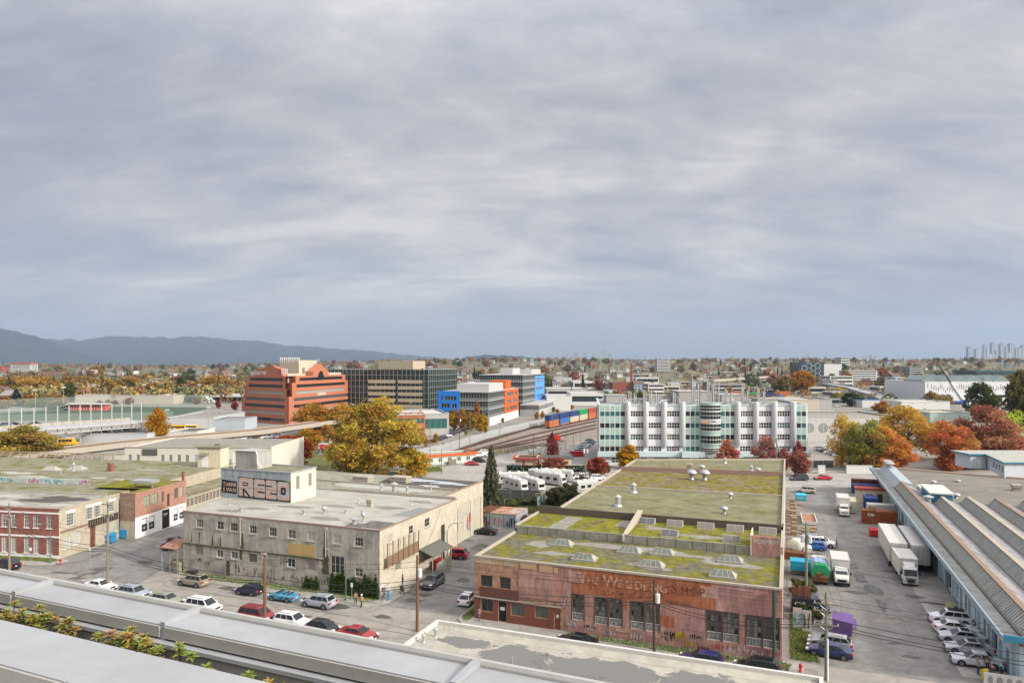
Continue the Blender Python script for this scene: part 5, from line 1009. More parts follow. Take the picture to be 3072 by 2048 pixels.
b=MB();b.poly([exL*5+nL*.02+Vector((0,0,zt7)),exL*(LL-12)+Vector((0,0,zt7))+nL*.02,exL*(LL-12)+Vector((0,0,zt7+3.2))+nL*.02,exL*14+Vector((0,0,zt7+5.4))+nL*.02,exL*5+Vector((0,0,zt7+3.2))+nL*.02]);b.v+=[tuple(Vector(v)-nL*3)for v in b.v];b.f.append((9,8,7,6,5));b.m.append(0)
for i in range(5):b.f.append((i,i+5,(i+1)%5+5,(i+1)%5));b.m.append(0)
b.build('gable',RB,TU)
b=MB();g0=LR*.47;pts=[(-9,0),(9,0),(9,2.4),(5,3.6),(0,6.6),(-5,3.6),(-9,2.4)];b.poly([exR*(g0+p)+Vector((0,0,zt7+q))+nR*.05 for p,q in pts]);b.v+=[tuple(Vector(v)-nR*4)for v in b.v];b.f.append(tuple(range(13,6,-1)));b.m.append(0)
for i in range(7):b.f.append((i,i+7,(i+1)%7+7,(i+1)%7));b.m.append(0)
b.build('gable',RB,TU)
b=MB();fan=[exR*(g0+3.6*math.cos(t))+Vector((0,0,zt7-2.6+5.2*math.sin(t)))+nR*.1 for t in[math.pi*i/14 for i in range(15)]];b.poly(fan);b.build('arched_window',GLASS,TU)
b=MB();text_mb('uniserve',4.3,b,exL*(LL-9)+Vector((0,0,zt7+.6))+nL*.3,-exL,nL,0,bold=.01);text_mb('uniserve',3.0,b,exR*(g0-4.6)+Vector((0,0,14.0))+nR*.3,exR,nR,0,bold=.01);b.build('lettering',WHITE,TU)
b=MB()
for k in range(5):q=exL*(7.2-k*1.5);b.loft([[q+nL*.1+Vector((0,0,zt7+.8+.2*k)),q-exL*.55+nL*.1+Vector((0,0,zt7+.8+.2*k)),q-exL*.55+nL*.3+Vector((0,0,zt7+.8)),q+nL*.3+Vector((0,0,zt7+.8))],[q+nL*.1+Vector((0,0,zt7+4.2)),q-exL*.55+nL*.1+Vector((0,0,zt7+4.2)),q-exL*.55+nL*.3+Vector((0,0,zt7+4.2)),q+nL*.3+Vector((0,0,zt7+4.2))]],1 if k==0 else 0)
b.build('sign_bars',[WHITE,M('sign_red',(.5,.03,.03),.6,.1,1)],TU)
mid=(exL*LL*.5+exR*LR*.5);inw=-(nL+nR).normalized()
def para(s0,s1,t0,t1):return ccw([tuple((exL*p+exR*q)[:2])for p,q in((s0,t0),(s1,t0),(s1,t1),(s0,t1))])
b=MB();b.prism(para(5,LL-5,5,LR-5),0,zt7+1.2);b.build('core',RB2,TU)
b=MB();b.prism(para(8,26,20,40),zt7+1.2,zt7+8.6);o=b.build('penthouse',RB2,TU)
b=MB();b.prism(para(6,8,24,44),zt7+1.2,zt7+4.4);b.build('lower_penthouse',RB2,TU)
for k in range(10):
    q=exL*(8+k*1.9)+exR*19.7;b=MB();b.box(q.x,q.y,zt7+7.2,q.x+.5,q.y+.25,zt7+10.2);b.build('antenna',WHITE,o)
# ---- dark glass office with beige bands
TD=T('dark_glass_office','dark glass office block with beige stone bands behind the yellow tree','building',P(1088,1247),math.radians(-18));YD=P(1088,1247)[1]
w1,hD=60,28.6;GRID=M('dark_grid_glass',(.018,.028,.028),.08,.2,.5,spec=.6);BEI=M('beige_stone',(.40,.345,.25),.85,.1,.5)
b=MB();b.box(-34,0,0,44,44,hD-.4,0);b.build('wall',GRID,TD)
b=MB()
for i in range(28):x=-34+i*78/27;b.box(x-.09,-.16,0,x+.09,-.002,hD)
for i in range(9):z=i*hD/8;b.box(-34,-.14,z-.1,44,-.003,z+.1)
stuff(b.build('curtain_grid',M('green_grey_mullion',(.25,.29,.27),.5,.1,1),TD))
b=MB()
for i in range(17):y=i*44/16;b.box(44.002,y-.09,0,44.16,y+.09,hD)
for i in range(9):z=i*hD/8;b.box(44.003,0,z-.1,44.14,44,z+.1)
stuff(b.build('curtain_grid',MATS['green_grey_mullion'],TD))
for k in range(6):b=MB();z=1.6+k*3.7;b.box(4,-.5,z,22.2,-.17,z+2.0);b.build('stone_band',BEI,TD);b=MB();b.box(24.2,-.5,z,40,-.17,z+2.0);b.build('stone_band',BEI,TD)
b=MB();b.box(-33,-1.0,0,-14,-.17,19.5);o=b.build('stone_wing',M('mauve_stone',(.30,.26,.23),.85,.1,.5),TD)
for k in range(5):strip(TD,(-33,-1.0,0),X,Nf,1,2+k*3.6,9.5,3.9+k*3.6,6,GLASS,FRAMED,-.03);strip(TD,(-33,-1.0,0),X,Nf,13,2+k*3.6,16,3.9+k*3.6,2,GLASS,FRAMED,-.03)
b=MB();b.box(2,16,hD-.3,26,34,hD+5);b.box(-6,20,hD-.3,2,30,hD+3.2);b.build('penthouse',BEI,TD)
# ---- blue / orange glass office pair
def glassbox(name,label,px0,py0,w,d,h,rz,nf,nx_,frame=None,loc=None):
    t=T(name,label,'building',loc or P(px0,py0),rz);b=MB();b.box(0,0,0,w,d,h,0,mtop=1);b.build('wall',[M('office_glass',(.035,.045,.05),.1,.25,.6,spec=.55),M('pale_roof',(.42,.42,.40),.9,.1,.5)],t)
    for(O,ex,nr,L,n)in[((0,0,0),X,Nf,w,nx_),((w,0,0),E,Nr,d,max(2,int(nx_*d/w)))]:
        O,ex,nr=Vector(O),Vector(ex),Vector(nr)
        b=MB()
        for i in range(n+1):p=O+ex*(L*i/n)+nr*.003;q=ex*.07;e_=nr*.12;b.loft([[p-q,p+q,p+q+e_,p-q+e_],[p-q+Vector((0,0,h)),p+q+Vector((0,0,h)),p+q+e_+Vector((0,0,h)),p-q+e_+Vector((0,0,h))]])
        stuff(b.build('mullions',FRAMEG,t))
        for k in range(1,nf+1):
            b=MB();z=h*k/nf;p0,p1=O-ex*.3,O+ex*(L+.3)
            b.loft([[p0+nr*.13+Vector((0,0,z-.5)),p0+nr*.6+Vector((0,0,z-.5)),p0+nr*.6+Vector((0,0,z-.1)),p0+nr*.13+Vector((0,0,z-.1))],[p1+nr*.13+Vector((0,0,z-.5)),p1+nr*.6+Vector((0,0,z-.5)),p1+nr*.6+Vector((0,0,z-.1)),p1+nr*.13+Vector((0,0,z-.1))]]);b.build('floor_ledge',M('pale_ledge',(.38,.38,.37),.6,.1,1),t)
            b=MB();z0=z-h/nf+.1;b.loft([[p0+ex*.4+nr*.02+Vector((0,0,z0)),p1-ex*.4+nr*.02+Vector((0,0,z0)),p1-ex*.4+nr*.06+Vector((0,0,z0)),p0+ex*.4+nr*.06+Vector((0,0,z0))],[p0+ex*.4+nr*.02+Vector((0,0,z0+1)),p1-ex*.4+nr*.02+Vector((0,0,z0+1)),p1-ex*.4+nr*.06+Vector((0,0,z0+1)),p0+ex*.4+nr*.06+Vector((0,0,z0+1))]]);b.build('spandrel',M('grey_spandrel',(.17,.18,.18),.4,.15,.6),t)
    return t
def colpanel(t,O,ex,nr,w,h,m,wins,nm):
    O,ex,nr=Vector(O),Vector(ex),Vector(nr);b=MB();b.facade(O+nr*.7,ex,nr,w,h,wins,.5,0)
    b.poly([O,O+nr*.7,O+nr*.7+Vector((0,0,h)),O+Vector((0,0,h))]);b.poly([O+ex*w,O+ex*w+Vector((0,0,h)),O+ex*w+nr*.7+Vector((0,0,h)),O+ex*w+nr*.7]);b.poly([O+Vector((0,0,h)),O+nr*.7+Vector((0,0,h)),O+ex*w+nr*.7+Vector((0,0,h)),O+ex*w+Vector((0,0,h))]);b.build(nm,m,t)
    for q in wins:strip(t,O+nr*.7,ex,nr,*q,max(2,int((q[2]-q[0])/1.4)),GLASS,FRAMEW,.4,'window')
ZB=M('bright_blue_panel',(.02,.17,.56),.55,.06,.8);ZO=M('bright_orange_panel',(.56,.10,.02),.6,.06,.8);ZB2=M('sky_blue_panel',(.08,.27,.66),.55,.06,.8)
t=glassbox('blue_orange_office','low glass office with a blue end and an orange front panel',0,0,27,64,17.5,math.radians(-14),4,18,loc=(-38.5,367.5,0))
colpanel(t,(0,0,4.6),X,Nf,11.8,13.2,ZB,[(1.7,8.4,2.8,10.4),(3.9,8.4,10,10.4),(1.7,4.6,6.5,6.6),(7.7,4.6,10.2,6.6),(1.7,.8,4.6,2.8),(5.8,.8,10.2,2.8)],'blue_panel')
colpanel(t,(27,32,4.2),E,Nr,32,13.0,ZO,[(4,9.3,20.5,11.6),(23,9.3,28,11.6),(4,5.2,14,7.5),(17,5.2,28,7.5),(4,1.1,8,3.3),(10,1.1,28,3.3)],'orange_panel')
b=MB();b.box(8.5,5,17.3,26,34,21.4);b.build('plant_screen',M('pale_screen',(.42,.42,.415),.6,.06,1.2),t);b=MB();b.box(17,40,17.3,26,52,22.4);b.build('orange_block',ZO,t)
b=MB();b.box(27.14,1,0,27.75,63.8,4.1);b.build('white_plinth',WHITE,t)
t=glassbox('tall_glass_office','taller glass office with a sky blue panel behind the orange fronted one',0,0,28,66,25,math.radians(-14),6,20,loc=(-20.5,447,0))
colpanel(t,(28,34,6),E,Nr,31,17.5,ZB2,[(4,13.5,16,16),(18,13.5,23,16),(25,13.5,28,16),(4,8,11,10.5),(14,8,21,10.5),(24,8,28,10.5),(4,3,7,5),(9,3,13,5),(16,3,27,5)],'blue_panel')
b=MB();b.box(12,6,24.8,20,26,29);b.box(18,30,24.8,27,60,28);b.build('plant_screen',MATS['pale_screen'],t)
b=MB();b.box(28.14,-8,0,40,62,7.0);b.build('annex',M('pale_ledge',0),t);b=MB();b.box(28.2,-8.05,3.8,40,-8.003,6.2);b.box(40.003,-8,3.8,40.06,62,6.2);b.build('window_band',GLASS2,t)
# ---- white warehouse with tall windows
YW=186;TA=T('white_warehouse','long cream white warehouse with tall narrow windows behind the mossy roof','building',(PY(308,0,YW)[0],YW,0),math.radians(-2))
def wx(p):return(p/3.0625-308)*YW/F
zt_,zl=PY(0,1342,YW)[1],PY(0,1362,YW)[1]
tall=[(wx(a),5.4,wx(a+32),8.0)for a in(1182,1257,1487,1562,1640,1716,1795,1870)]
b=MB();b.facade((0,0,0),X,Nf,wx(1150),zl,[],.2,0);b.facade((wx(1150),0,0),X,Nf,wx(2510)-wx(1150),zt_,[(a-wx(1150),c,d-wx(1150),e_)for a,c,d,e_ in tall]+[(wx(2115)-wx(1150),4.5,wx(2147)-wx(1150),7)],.2,0);b.facade((wx(2510),0,0),E,Nr,26,zt_+.4,[],.2,0);b.poly([(wx(1150),0,zl),(wx(1150),26,zl),(wx(1150),26,zt_),(wx(1150),0,zt_)][::-1],0);b.build('wall',M('cream_white',(.56,.54,.47),.85,.06,.6,streak=.12),TA)
for i,r in enumerate(tall):window(TA,(0,0,0),X,Nf,r,3,4,.15,.06,FRAMEW,GLASS2 if i<6 else M('pale_blue_pane',(.3,.42,.5),.3,.1,1))
b=MB();b.poly([(0,0,zl-.3),(wx(1150),0,zl-.3),(wx(1150),26,zl-.3),(0,26,zl-.3)]);b.build('roof',RFELT,TA);b=MB();b.poly([(wx(1150),.0,zt_-.3),(wx(2510),0,zt_-.3),(wx(2510),26,zt_-.3),(wx(1150),26,zt_-.3)]);b.build('roof',RFELT,TA)
b=MB();b.box(wx(1320),-.25,zt_-1.9,wx(1455),-.003,zt_-.3);b.box(wx(1930),-.25,zt_-1.9,wx(2065),-.003,zt_-.3);b.build('frieze',GLASS2,TA)
b=MB();b.box(wx(1150)-.1,-.15,zt_,wx(2510)+.1,.3,zt_+.3);b.box(-.1,-.15,zl,wx(1150)-.1,.3,zl+.3);b.build('coping',RTRIM,TA)
WLB=M('pale_grey_metal',(.45,.47,.49),.6,.08,.6,streak=.12);WHB=M('plain_white_wall',(.56,.56,.54),.8,.07,.5,streak=.12);GRB=M('plain_grey_wall',(.36,.355,.34),.85,.1,.5,streak=.15);BGB=M('beige_wall',(.46,.40,.33),.85,.08,.5);PRF=M('pale_flat_roof',(.44,.44,.43),.85,.1,.3)
block('terracotta_showroom','low office with a terracotta end and pale grey walls by the railway',1195,1343,1308,1244,34,GRB,rz=math.radians(16),roofm=PRF,bands=1,bandm=GLASST,n=8)
block('terracotta_wing','terracotta clad office wing half hidden by the big yellow tree',1170,1273,1312,1248,20,RB,rz=math.radians(10),roofm=PRF,bands=2,bandm=GLASST,n=8)
# low grey sheds around the bus depot
block('grey_metal_shed','pale grey metal shed beside the yellow poplar',240,440,1330,1302,24,WLB,roofm=RFELT)
block('white_metal_shed','white metal shed with a dark roof right of the yellow poplar',505,590,1322,1296,18,WHB,roofm=M('dark_felt',(.09,.085,.08),.9,.2,1))
block('long_grey_shed','long pale grey shed with loading doors left of the red office',500,640,1290,1253,40,WLB,roofm=RFELT)
block('blue_grey_shed','blue grey shed in front of the red office',640,735,1290,1258,16,M('blue_grey_metal2',(.38,.42,.46),.6,.08,.6),roofm=RFELT)
block('small_white_block','small white block under the concrete guideway',513,590,1350,1328,10,WHB,bands=1,n=6)
# site cabin with orange trim, ticket hut with red trim
t,w,h=block('site_cabin','pale green portable site cabin with an orange fascia',1265,1424,1398,1372,9,M('mint_cabin',(.46,.52,.47),.7,.06,.8),cat='cabin',rz=math.radians(28),roofm=M('red_brown_roof',(.16,.085,.075),.85,.25,.8,col2=(.3,.28,.27)))
b=MB();b.box(-.4,-.4,h-.05,w+.4,-.16,h+.75);b.box(-.4,-.16,h-.05,-.16,9.4,h+.75);b.box(w+.16,-.16,h-.05,w+.4,9.4,h+.75);b.build('orange_fascia',ZO,t)
for k in range(5):strip(t,(0,0,0),X,Nf,2.5+k*3.2,1.0,3.7+k*3.2,2.2,2,GLASS2,FRAMEW,-.03,'window')
b=MB();b.box(8.5,-1.6,0,11,-.2,.9);b.box(8.5,-1.7,.9,11,-1.6,1.8);b.build('steps',WOODG,t)
t,w,h=block('gate_hut','beige brick gate hut with a flat roof and red fascia',1546,1610,1403,1374,7.5,M('beige_brick',(.42,.35,.25),.9,.1,1),cat='hut',rz=math.radians(-8),roofm=M('dark_felt',0))
b=MB();b.box(-.7,-.7,h-.3,w+.7,-.16,h+.35);b.box(-.7,-.16,h-.3,-.16,8.2,h+.35);b.box(w+.16,-.16,h-.3,w+.7,8.2,h+.35);b.build('red_fascia',M('red_fascia',(.33,.06,.045),.7,.1,1),t);b=MB();b.box(w*.33,-.05,.1,w*.45,-.003,2.2);b.build('door',M('red_fascia',0),t)
b=MB();b.prism(ccw([(w+1,1),(w+11,4),(w+10,10),(w,8)]),h-.25,h+.1);b.build('side_roof',M('dark_felt',0),t);b=MB();b.prism(ccw([(w+1.4,1.5),(w+10.4,4.3),(w+9.4,9.4),(w+.4,7.6)]),0,h-.26);b.build('side_wall',M('beige_brick',0),t)
# ---- concrete guideway
GC=M('guideway_concrete',(.35,.315,.265),.9,.12,.6,streak=.25);GT=M('guideway_deck',(.2,.14,.1),.9,.2,.5)
gp=[(-160,1398),(-60,1380),(150,1352),(330,1331),(500,1314),(640,1302),(768,1291),(900,1274),(1010,1258),(1090,1246)]
gpts=[Vector(P(x,y,6.2))for x,y in gp]
TGw=T('guideway','raised concrete transit guideway curving behind the yellow tree','bridge',(gpts[0].x,gpts[0].y,0))
def ribbon(mb,pts,hw,z0,z1,off=0,m=0):
    for i in range(len(pts)-1):
        d0=(pts[min(i+1,len(pts)-1)]-pts[max(i-1,0)]).normalized();d1=(pts[min(i+2,len(pts)-1)]-pts[i]).normalized();s0,s1=Vector((-d0.y,d0.x,0)),Vector((-d1.y,d1.x,0));R=[]
        for p,s in((pts[i],s0),(pts[i+1],s1)):
            c=p+s*off;R.append([(c+s*-hw)*1+Vector((0,0,z0-c.z)),(c+s*hw)+Vector((0,0,z0-c.z)),(c+s*hw)+Vector((0,0,z1-c.z)),(c-s*hw)+Vector((0,0,z1-c.z))])
        mb.loft(R,m)
g0=[p-Vector((gpts[0].x,gpts[0].y,0))for p in gpts]
b=MB();ribbon(b,g0,2.6,4.3,5.6);b.build('girder',GC,TGw);b=MB();ribbon(b,g0,3.9,5.62,6.35);b.build('deck',GT,TGw)
for s in(-1,1):b=MB();ribbon(b,g0,.1,5.0,6.6,s*4.05);b.build('edge_beam',GC,TGw)
b=MB();ribbon(b,g0,.25,6.36,6.6,1.5);ribbon(b,g0,.25,6.36,6.6,-1.5);b.build('running_rail',GT,TGw)
for i in(0,1,2,4,6,8):
    p=g0[i]if i not in(2,)else Vector(P(172,1365,4.3))-Vector((gpts[0].x,gpts[0].y,0));b=MB();b.box(p.x-1.1,p.y-1.1,0,p.x+1.1,p.y+1.1,3.4);b.loft([[(p.x-1.2,p.y-1.2,3.4),(p.x+1.2,p.y-1.2,3.4),(p.x+1.2,p.y+1.2,3.4),(p.x-1.2,p.y+1.2,3.4)],[(p.x-2.4,p.y-1.6,4.28),(p.x+2.4,p.y-1.6,4.28),(p.x+2.4,p.y+1.6,4.28),(p.x-2.4,p.y+1.6,4.28)]]);b.build('pier',GC,TGw)
# ---- bus depot canopy: truss edge, masts and stays
cpl,cpr=Vector(P(-60,1303,7)),Vector(P(452,1266,7));d=cpr-cpl;Lc=d.length;ang=math.atan2(d.y,d.x)
TBd=T('depot_canopy','long white bus depot canopy with a truss edge, masts and stay rods','canopy',(cpl.x,cpl.y,0),ang)
DW=M('canopy_white',(.42,.42,.40),.6,.08,.8);b=MB();b.box(0,.3,6.9,Lc,16,7.2);b.build('roof',M('canopy_roof',(.36,.37,.39),.7,.1,.2,stretch=(.3,1,1)),TBd)
b=MB();b.box(0,-.15,6.95,Lc,.25,7.3);b.box(0,-.15,5.2,Lc,.25,5.5);b.build('truss_chord',DW,TBd);b=MB();n=int(Lc/1.9)
for i in range(n):x0,x1=Lc*i/n,Lc*(i+1)/n;b.tube([(x0,0,5.4),((x0+x1)/2,0,7.0)],.1,4);b.tube([((x0+x1)/2,0,7.0),(x1,0,5.4)],.1,4)
stuff(b.build('truss_web',DW,TBd))
b=MB();b.box(0,15.8,7.2,Lc,16.2,8.3);b.build('rear_edge',RTRIM,TBd)
nm=15
for i in range(nm):
    x=Lc*(i+.5)/nm;b=MB();b.tube([(x,3.5,0),(x,3.5,15.5)],.2,6);o=b.build('mast',DW,TBd)
    b=MB();b.tube([(x,3.5,13.5),(x+4,12,7.3)],.07,4);b.build('stay_rod',DW,o)
    if i%2:b=MB();b.tube([(x,3.5,3.6),(x+3.5,1,5.2)],.15,4);b.tube([(x,3.5,3.6),(x-3.5,1,5.2)],.15,4);b.build('bracket',DW,o)
# long station building and roof on the far side of the pitch
block('station_wall_building','long low beige station building behind the sports pitch',225,520,1212,1186,20,BGB,roofm=PRF,rz=math.radians(0))
for(a,c,yb,yt)in[(420,720,1206,1184)]:
    X0,Yc,_=P(a,yb);X1=P(c,yb)[0];t=T('station_canopy','wide flat station roof on steel posts behind the sports pitch','canopy',(X0,Yc,0));w=X1-X0;hh=H-(1190-HY)*Yc/F
    b=MB();b.xprism([(0,hh-.3),(24,hh+1.0),(24,hh+1.8),(0,hh+.6)],0,w);b.build('roof',GRB,t)
    for k in range(12):b=MB();b.box(w*(k+.5)/12-.4,3,0,w*(k+.5)/12+.4,3.8,hh);b.build('post',GRB,t)
    b=MB();b.box(0,20,0,w,22,hh-1.5);b.build('rear_wall',M('station_brick',(.2,.11,.08),.9,.3,.3),t)
for i,(x0,x1,y)in enumerate([(460,525,1209),(582,626,1208)]):
    X0,Yc,_=P(x0,y);X1=P(x1,y)[0];r=(X1-X0)/2;b=MB();pr=[(X0+r-r*math.cos(math.pi*k/14),(r*.8)*math.sin(math.pi*k/14))for k in range(15)];pr=[(p-X0-r,q)for p,q in pr];n0=len(pr)
    b.yprism(pr[::-1],0,18);tag(b.build('dome_tent',M('white_fabric',(.6,.6,.58),.8,.05,.5),None,(X0+r,Yc,0)),['wide low white fabric tunnel tent beside the station','tall narrow white fabric tunnel tent near the red office'][i],'tent')
# sports pitch: stand and floodlights
t,w,h=block('team_shelter','long red panelled stand at the edge of the sports pitch',205,314,1231,1213,6,M('red_panel',(.48,.10,.09),.7,.1,.5),cat='shelter',roofm=PRF);b=MB();b.box(-1,-2,h,w+1,6,h+.6);b.build('canopy',PRF,t)
for i in range(14):b=MB();b.box(w*i/14,-.06,.1,w*(i+.12)/14,-.003,h-.1);b.build('panel_joint',WHITE,t)
def floodlight(px_,pyb,pyt,first=[None]):
    Xp,Yp,_=P(px_,pyb);h=H-(pyt-HY)*Yp/F;k=h/24
    if first[0]is None:
        o=T('floodlight_mast','tall grey floodlight mast beside the sports pitch','floodlight',(Xp,Yp,0),0,'floodlight masts round the sports pitch');b=MB();b.tube([(0,0,0),(0,0,24)],[.32,.18],6);b.build('mast',STEEL,o)
        for z in(22.6,23.6):
            b=MB();b.box(-2.2,-.4,z,2.2,.4,z+.15);q=b.build('lamp_bar',STEEL,o)
            for j in range(4):b=MB();b.box(-2.1+j*1.15,-.6,z+.15,-1.3+j*1.15,.1,z+.8);b.build('lamp',FRAMEW,q)
        first[0]=(o,tree_of(o));o.scale=(k,k,k)
    else:copy_tree(first[0][0],(Xp,Yp,0),0,scale=(k,)*3,tree=first[0][1])
for a in[(106,1240,1168),(191,1228,1160),(373,1222,1160),(432,1212,1153),(598,1210,1153),(626,1290,1220),(502,1295,1228)]:floodlight(*a)
# ---- buildings beyond
block('white_depot','white flat-roofed depot with a curved front beyond the offices',1640,1712,1232,1188,30,WHB,roofm=PRF,bands=0)
block('white_hall','white hall with a row of doors beside the railway yard',1712,1812,1216,1180,40,WHB,roofm=PRF,bands=1,n=14)
block('grey_showroom','pale grey showroom with cars on its roof deck',1640,1760,1200,1166,45,GRB,roofm=PRF,bands=1,n=16)
block('striped_block','grey block with vertical stripes below the hillside',1650,1715,1162,1133,40,M('stripe_grey',(.4,.42,.43),.7,.25,.15,stretch=(3,1,.05)),roofm=PRF)
block('long_white_hall','long white industrial hall right of the grey block',1720,1815,1168,1144,60,WHB,roofm=PRF,bands=1,n=16)
t,w,h=block('brick_factory','red brick factory with a tall brick chimney',1838,1922,1172,1148,40,brickify(M('factory_brick',(.24,.075,.05),.9,.15,.4)),roofm=RFELT)
b=MB();b.lathe([(1.6,0),(1.2,h+22),(1.3,h+22.3)],10,(w*.78,20,0));b.build('chimney',MATS['factory_brick'],t)
block('white_block','white flat block with dark window strip beyond the brick factory',1908,1977,1150,1132,30,WHB,roofm=PRF,bands=1,n=12)
block('white_flats','white stepped apartment block below the hillside',1945,1993,1185,1152,30,WHB,roofm=PRF,bands=3,n=8)
t,w,h=block('tower_block','grey white residential tower on the hillside',1972,2008,1118,1078,22,M('tower_grey',(.48,.48,.47),.8,.1,.5),bands=9,n=8,z0=12)
block('beige_terrace','beige terrace block with rows of windows in the middle distance',2075,2115,1138,1120,20,BGB,bands=3,n=12,z0=4)
block('grey_terrace','grey terrace block next to the beige terrace',2115,2180,1135,1122,20,GRB,bands=2,n=16,z0=4)
block('cream_depot','cream coloured depot with arched windows under the far viaduct',2180,2235,1168,1150,22,BGB,bands=1,n=9)
block('brown_depot','dark brown shed beside the cream depot',2120,2185,1170,1146,18,M('brown_grey',(.2,.17,.15),.9,.1,.5),bands=1,n=12)
block('low_grey_store','low beige store building behind the column office',2355,2458,1238,1198,30,BGB,bands=0,roofm=PRF)
block('grey_store','plain grey store with a blank wall behind the column office',2458,2496,1238,1198,24,GRB,roofm=RFELT)
t,w,h=block('mural_warehouse','long pale grey warehouse with round emblems on its wall',2422,2690,1338,1250,30,M('pale_warehouse',(.47,.46,.44),.85,.1,.4,streak=.2),roofm=RFELT)
for p in(2428,2470):
    c=MB();x=(p-2422)/(2690-2422)*w;c.lathe([(1.9,0),(1.9,.05)],20,(0,0,0));c.v=[(x+v[0],-.003-v[2],h*.62+v[1])for v in c.v];o=c.build('emblem',FRAMEG,t);c=MB()
    for a in range(4):c.box(x-.1,-.075,h*.62-1.6+a*.8,x+.1,-.056,h*.62-1.2+a*.8)
    c.build('emblem_mark',WHITE,o)
b=MB()
for k in range(8):scribble(b,(w*.52+k*3.4,-.01,h*.45),X,Nf,3.2,2.6,4,300+k,.14,k%2)
b.build('graffiti',[M('mural_grey',(.3,.3,.29),.8,.2,.6),M('mural_dark',(.2,.19,.18),.8,.2,.6)],t)
block('green_shed','green grey metal shed between the orange trees',2790,2910,1283,1238,22,M('mint_metal',(.36,.45,.42),.7,.12,.3,stretch=(4,1,.1)),roofm=M('beige_roof',(.45,.38,.3),.9,.1,.5))
t,w,h=block('graffiti_box','plain concrete block with blue graffiti letters',2718,2770,1196,1164,14,M('pale_concrete',(.42,.40,.37),.9,.1,.4),roofm=PRF)
b=MB();b.box(.5,-.05,.6,w+4,-.003,3.2,1);text_mb('ODDS',3.4,b,(1,-.06,.8),X,Nf,0,bold=.05);b.build('graffiti',[BLACK,M('mural_cyan',(.2,.5,.65),.8,.2,.3)],t)
block('low_white_store','low white store with a flat roof beside the graffiti block',2705,2850,1238,1205,26,WHB,roofm=PRF)
block('blue_roof_store','white store with a bright blue roof near the viaduct',2587,2640,1222,1200,18,WHB,roofm=ZB2,trim=ZB2)
# hexagon-front laboratory
t,w,h=block('hexagon_building','dark building with a white hexagon lattice front',2400,2472,1142,1086,40,M('lab_glass',(.03,.05,.065),.12,.2,.3,spec=.5),roofm=PRF);b=MB();r=w/8.2
for i in range(-1,6):
    for j in range(0,8):
        cx_,cz=i*1.5*r,j*math.sqrt(3)*r+(math.sqrt(3)/2*r if i%2 else 0)
        if cx_<r*.7 or cx_>w-r*.7 or cz>h-r*.6 or cz<r*.6:continue
        ring=[(cx_+r*math.cos(math.pi*k/3),-.2,cz+r*math.sin(math.pi*k/3))for k in range(7)];b.tube(ring,.35,4)
stuff(b.build('hexagon_lattice',WHITE,t));b=MB()
for j in range(5):
    pts=[]
    for k in range(9):pts.append((w+.3,4.0*k,h*(j+.6)/5+(2.2 if k%2 else-1.2)))
    b.tube(pts,.45,4)
stuff(b.build('zigzag_frame',WHITE,t))
for a in[('white_hospital','white slab building with a blue end on the horizon',2472,2525,1140,1092,WHB,0),('white_lab','white low laboratory with dark window rows',2490,2560,1160,1128,WHB,3),('white_office','white office block with rows of square windows near the viaduct',2545,2632,1145,1112,WHB,5),('grey_office','grey glazed office near the red trees',2730,2770,1130,1100,GRB,5),('white_point_block','small white tower block on the far ridge',2524,2549,1090,1072,WHB,5)]:
    block(a[0],a[1],a[2],a[3],a[4]if a[4]>1100 else 1108,a[5],30,a[6],bands=a[7],n=12,roofm=PRF,z0=0 if a[4]>1120 else(8 if a[4]>1100 else 22))
# big white art school with slot windows and a glazed saw roof
t,w,h=block('art_school','large white building with slot windows and a glazed zigzag roof',2775,3035,1212,1145,60,M('art_white',(.60,.61,.63),.6,.05,.3),roofm=PRF);rn=random.Random(2)
for i in range(46):x=w*(.03+.94*i/46);z=rn.uniform(.5,.72)*h;b=MB();b.box(x,-.06,z,x+.35,-.003,z+rn.uniform(.12,.24)*h);b.build('slot_window',GLASS,t)
for(a,c)in((.08,.3),(.45,.62),(.75,.95)):strip(t,(0,0,0),X,Nf,w*a,h*.3,w*c,h*.42,12,GLASS,FRAMEG,-.03)
b=MB();n=6
for k in range(n):x0,x1=w*k/n,w*(k+1)/n;b.loft([[(x0,3,h),(x0,30,h),(x0,30,h+1.2),(x0,3,h+1.2)],[((x0+x1)/2,3,h),((x0+x1)/2,30,h),((x0+x1)/2,30,h+5),((x0+x1)/2,3,h+5)],[(x1,3,h),(x1,30,h),(x1,30,h+1.2),(x1,3,h+1.2)]])
b.build('glazed_roof',M('roof_glazing',(.2,.25,.24),.2,.2,.3),t)
block('green_glass_school','long building with green glass behind the art school',2930,3090,1145,1112,50,GLASST,bands=2,n=30,roofm=PRF)
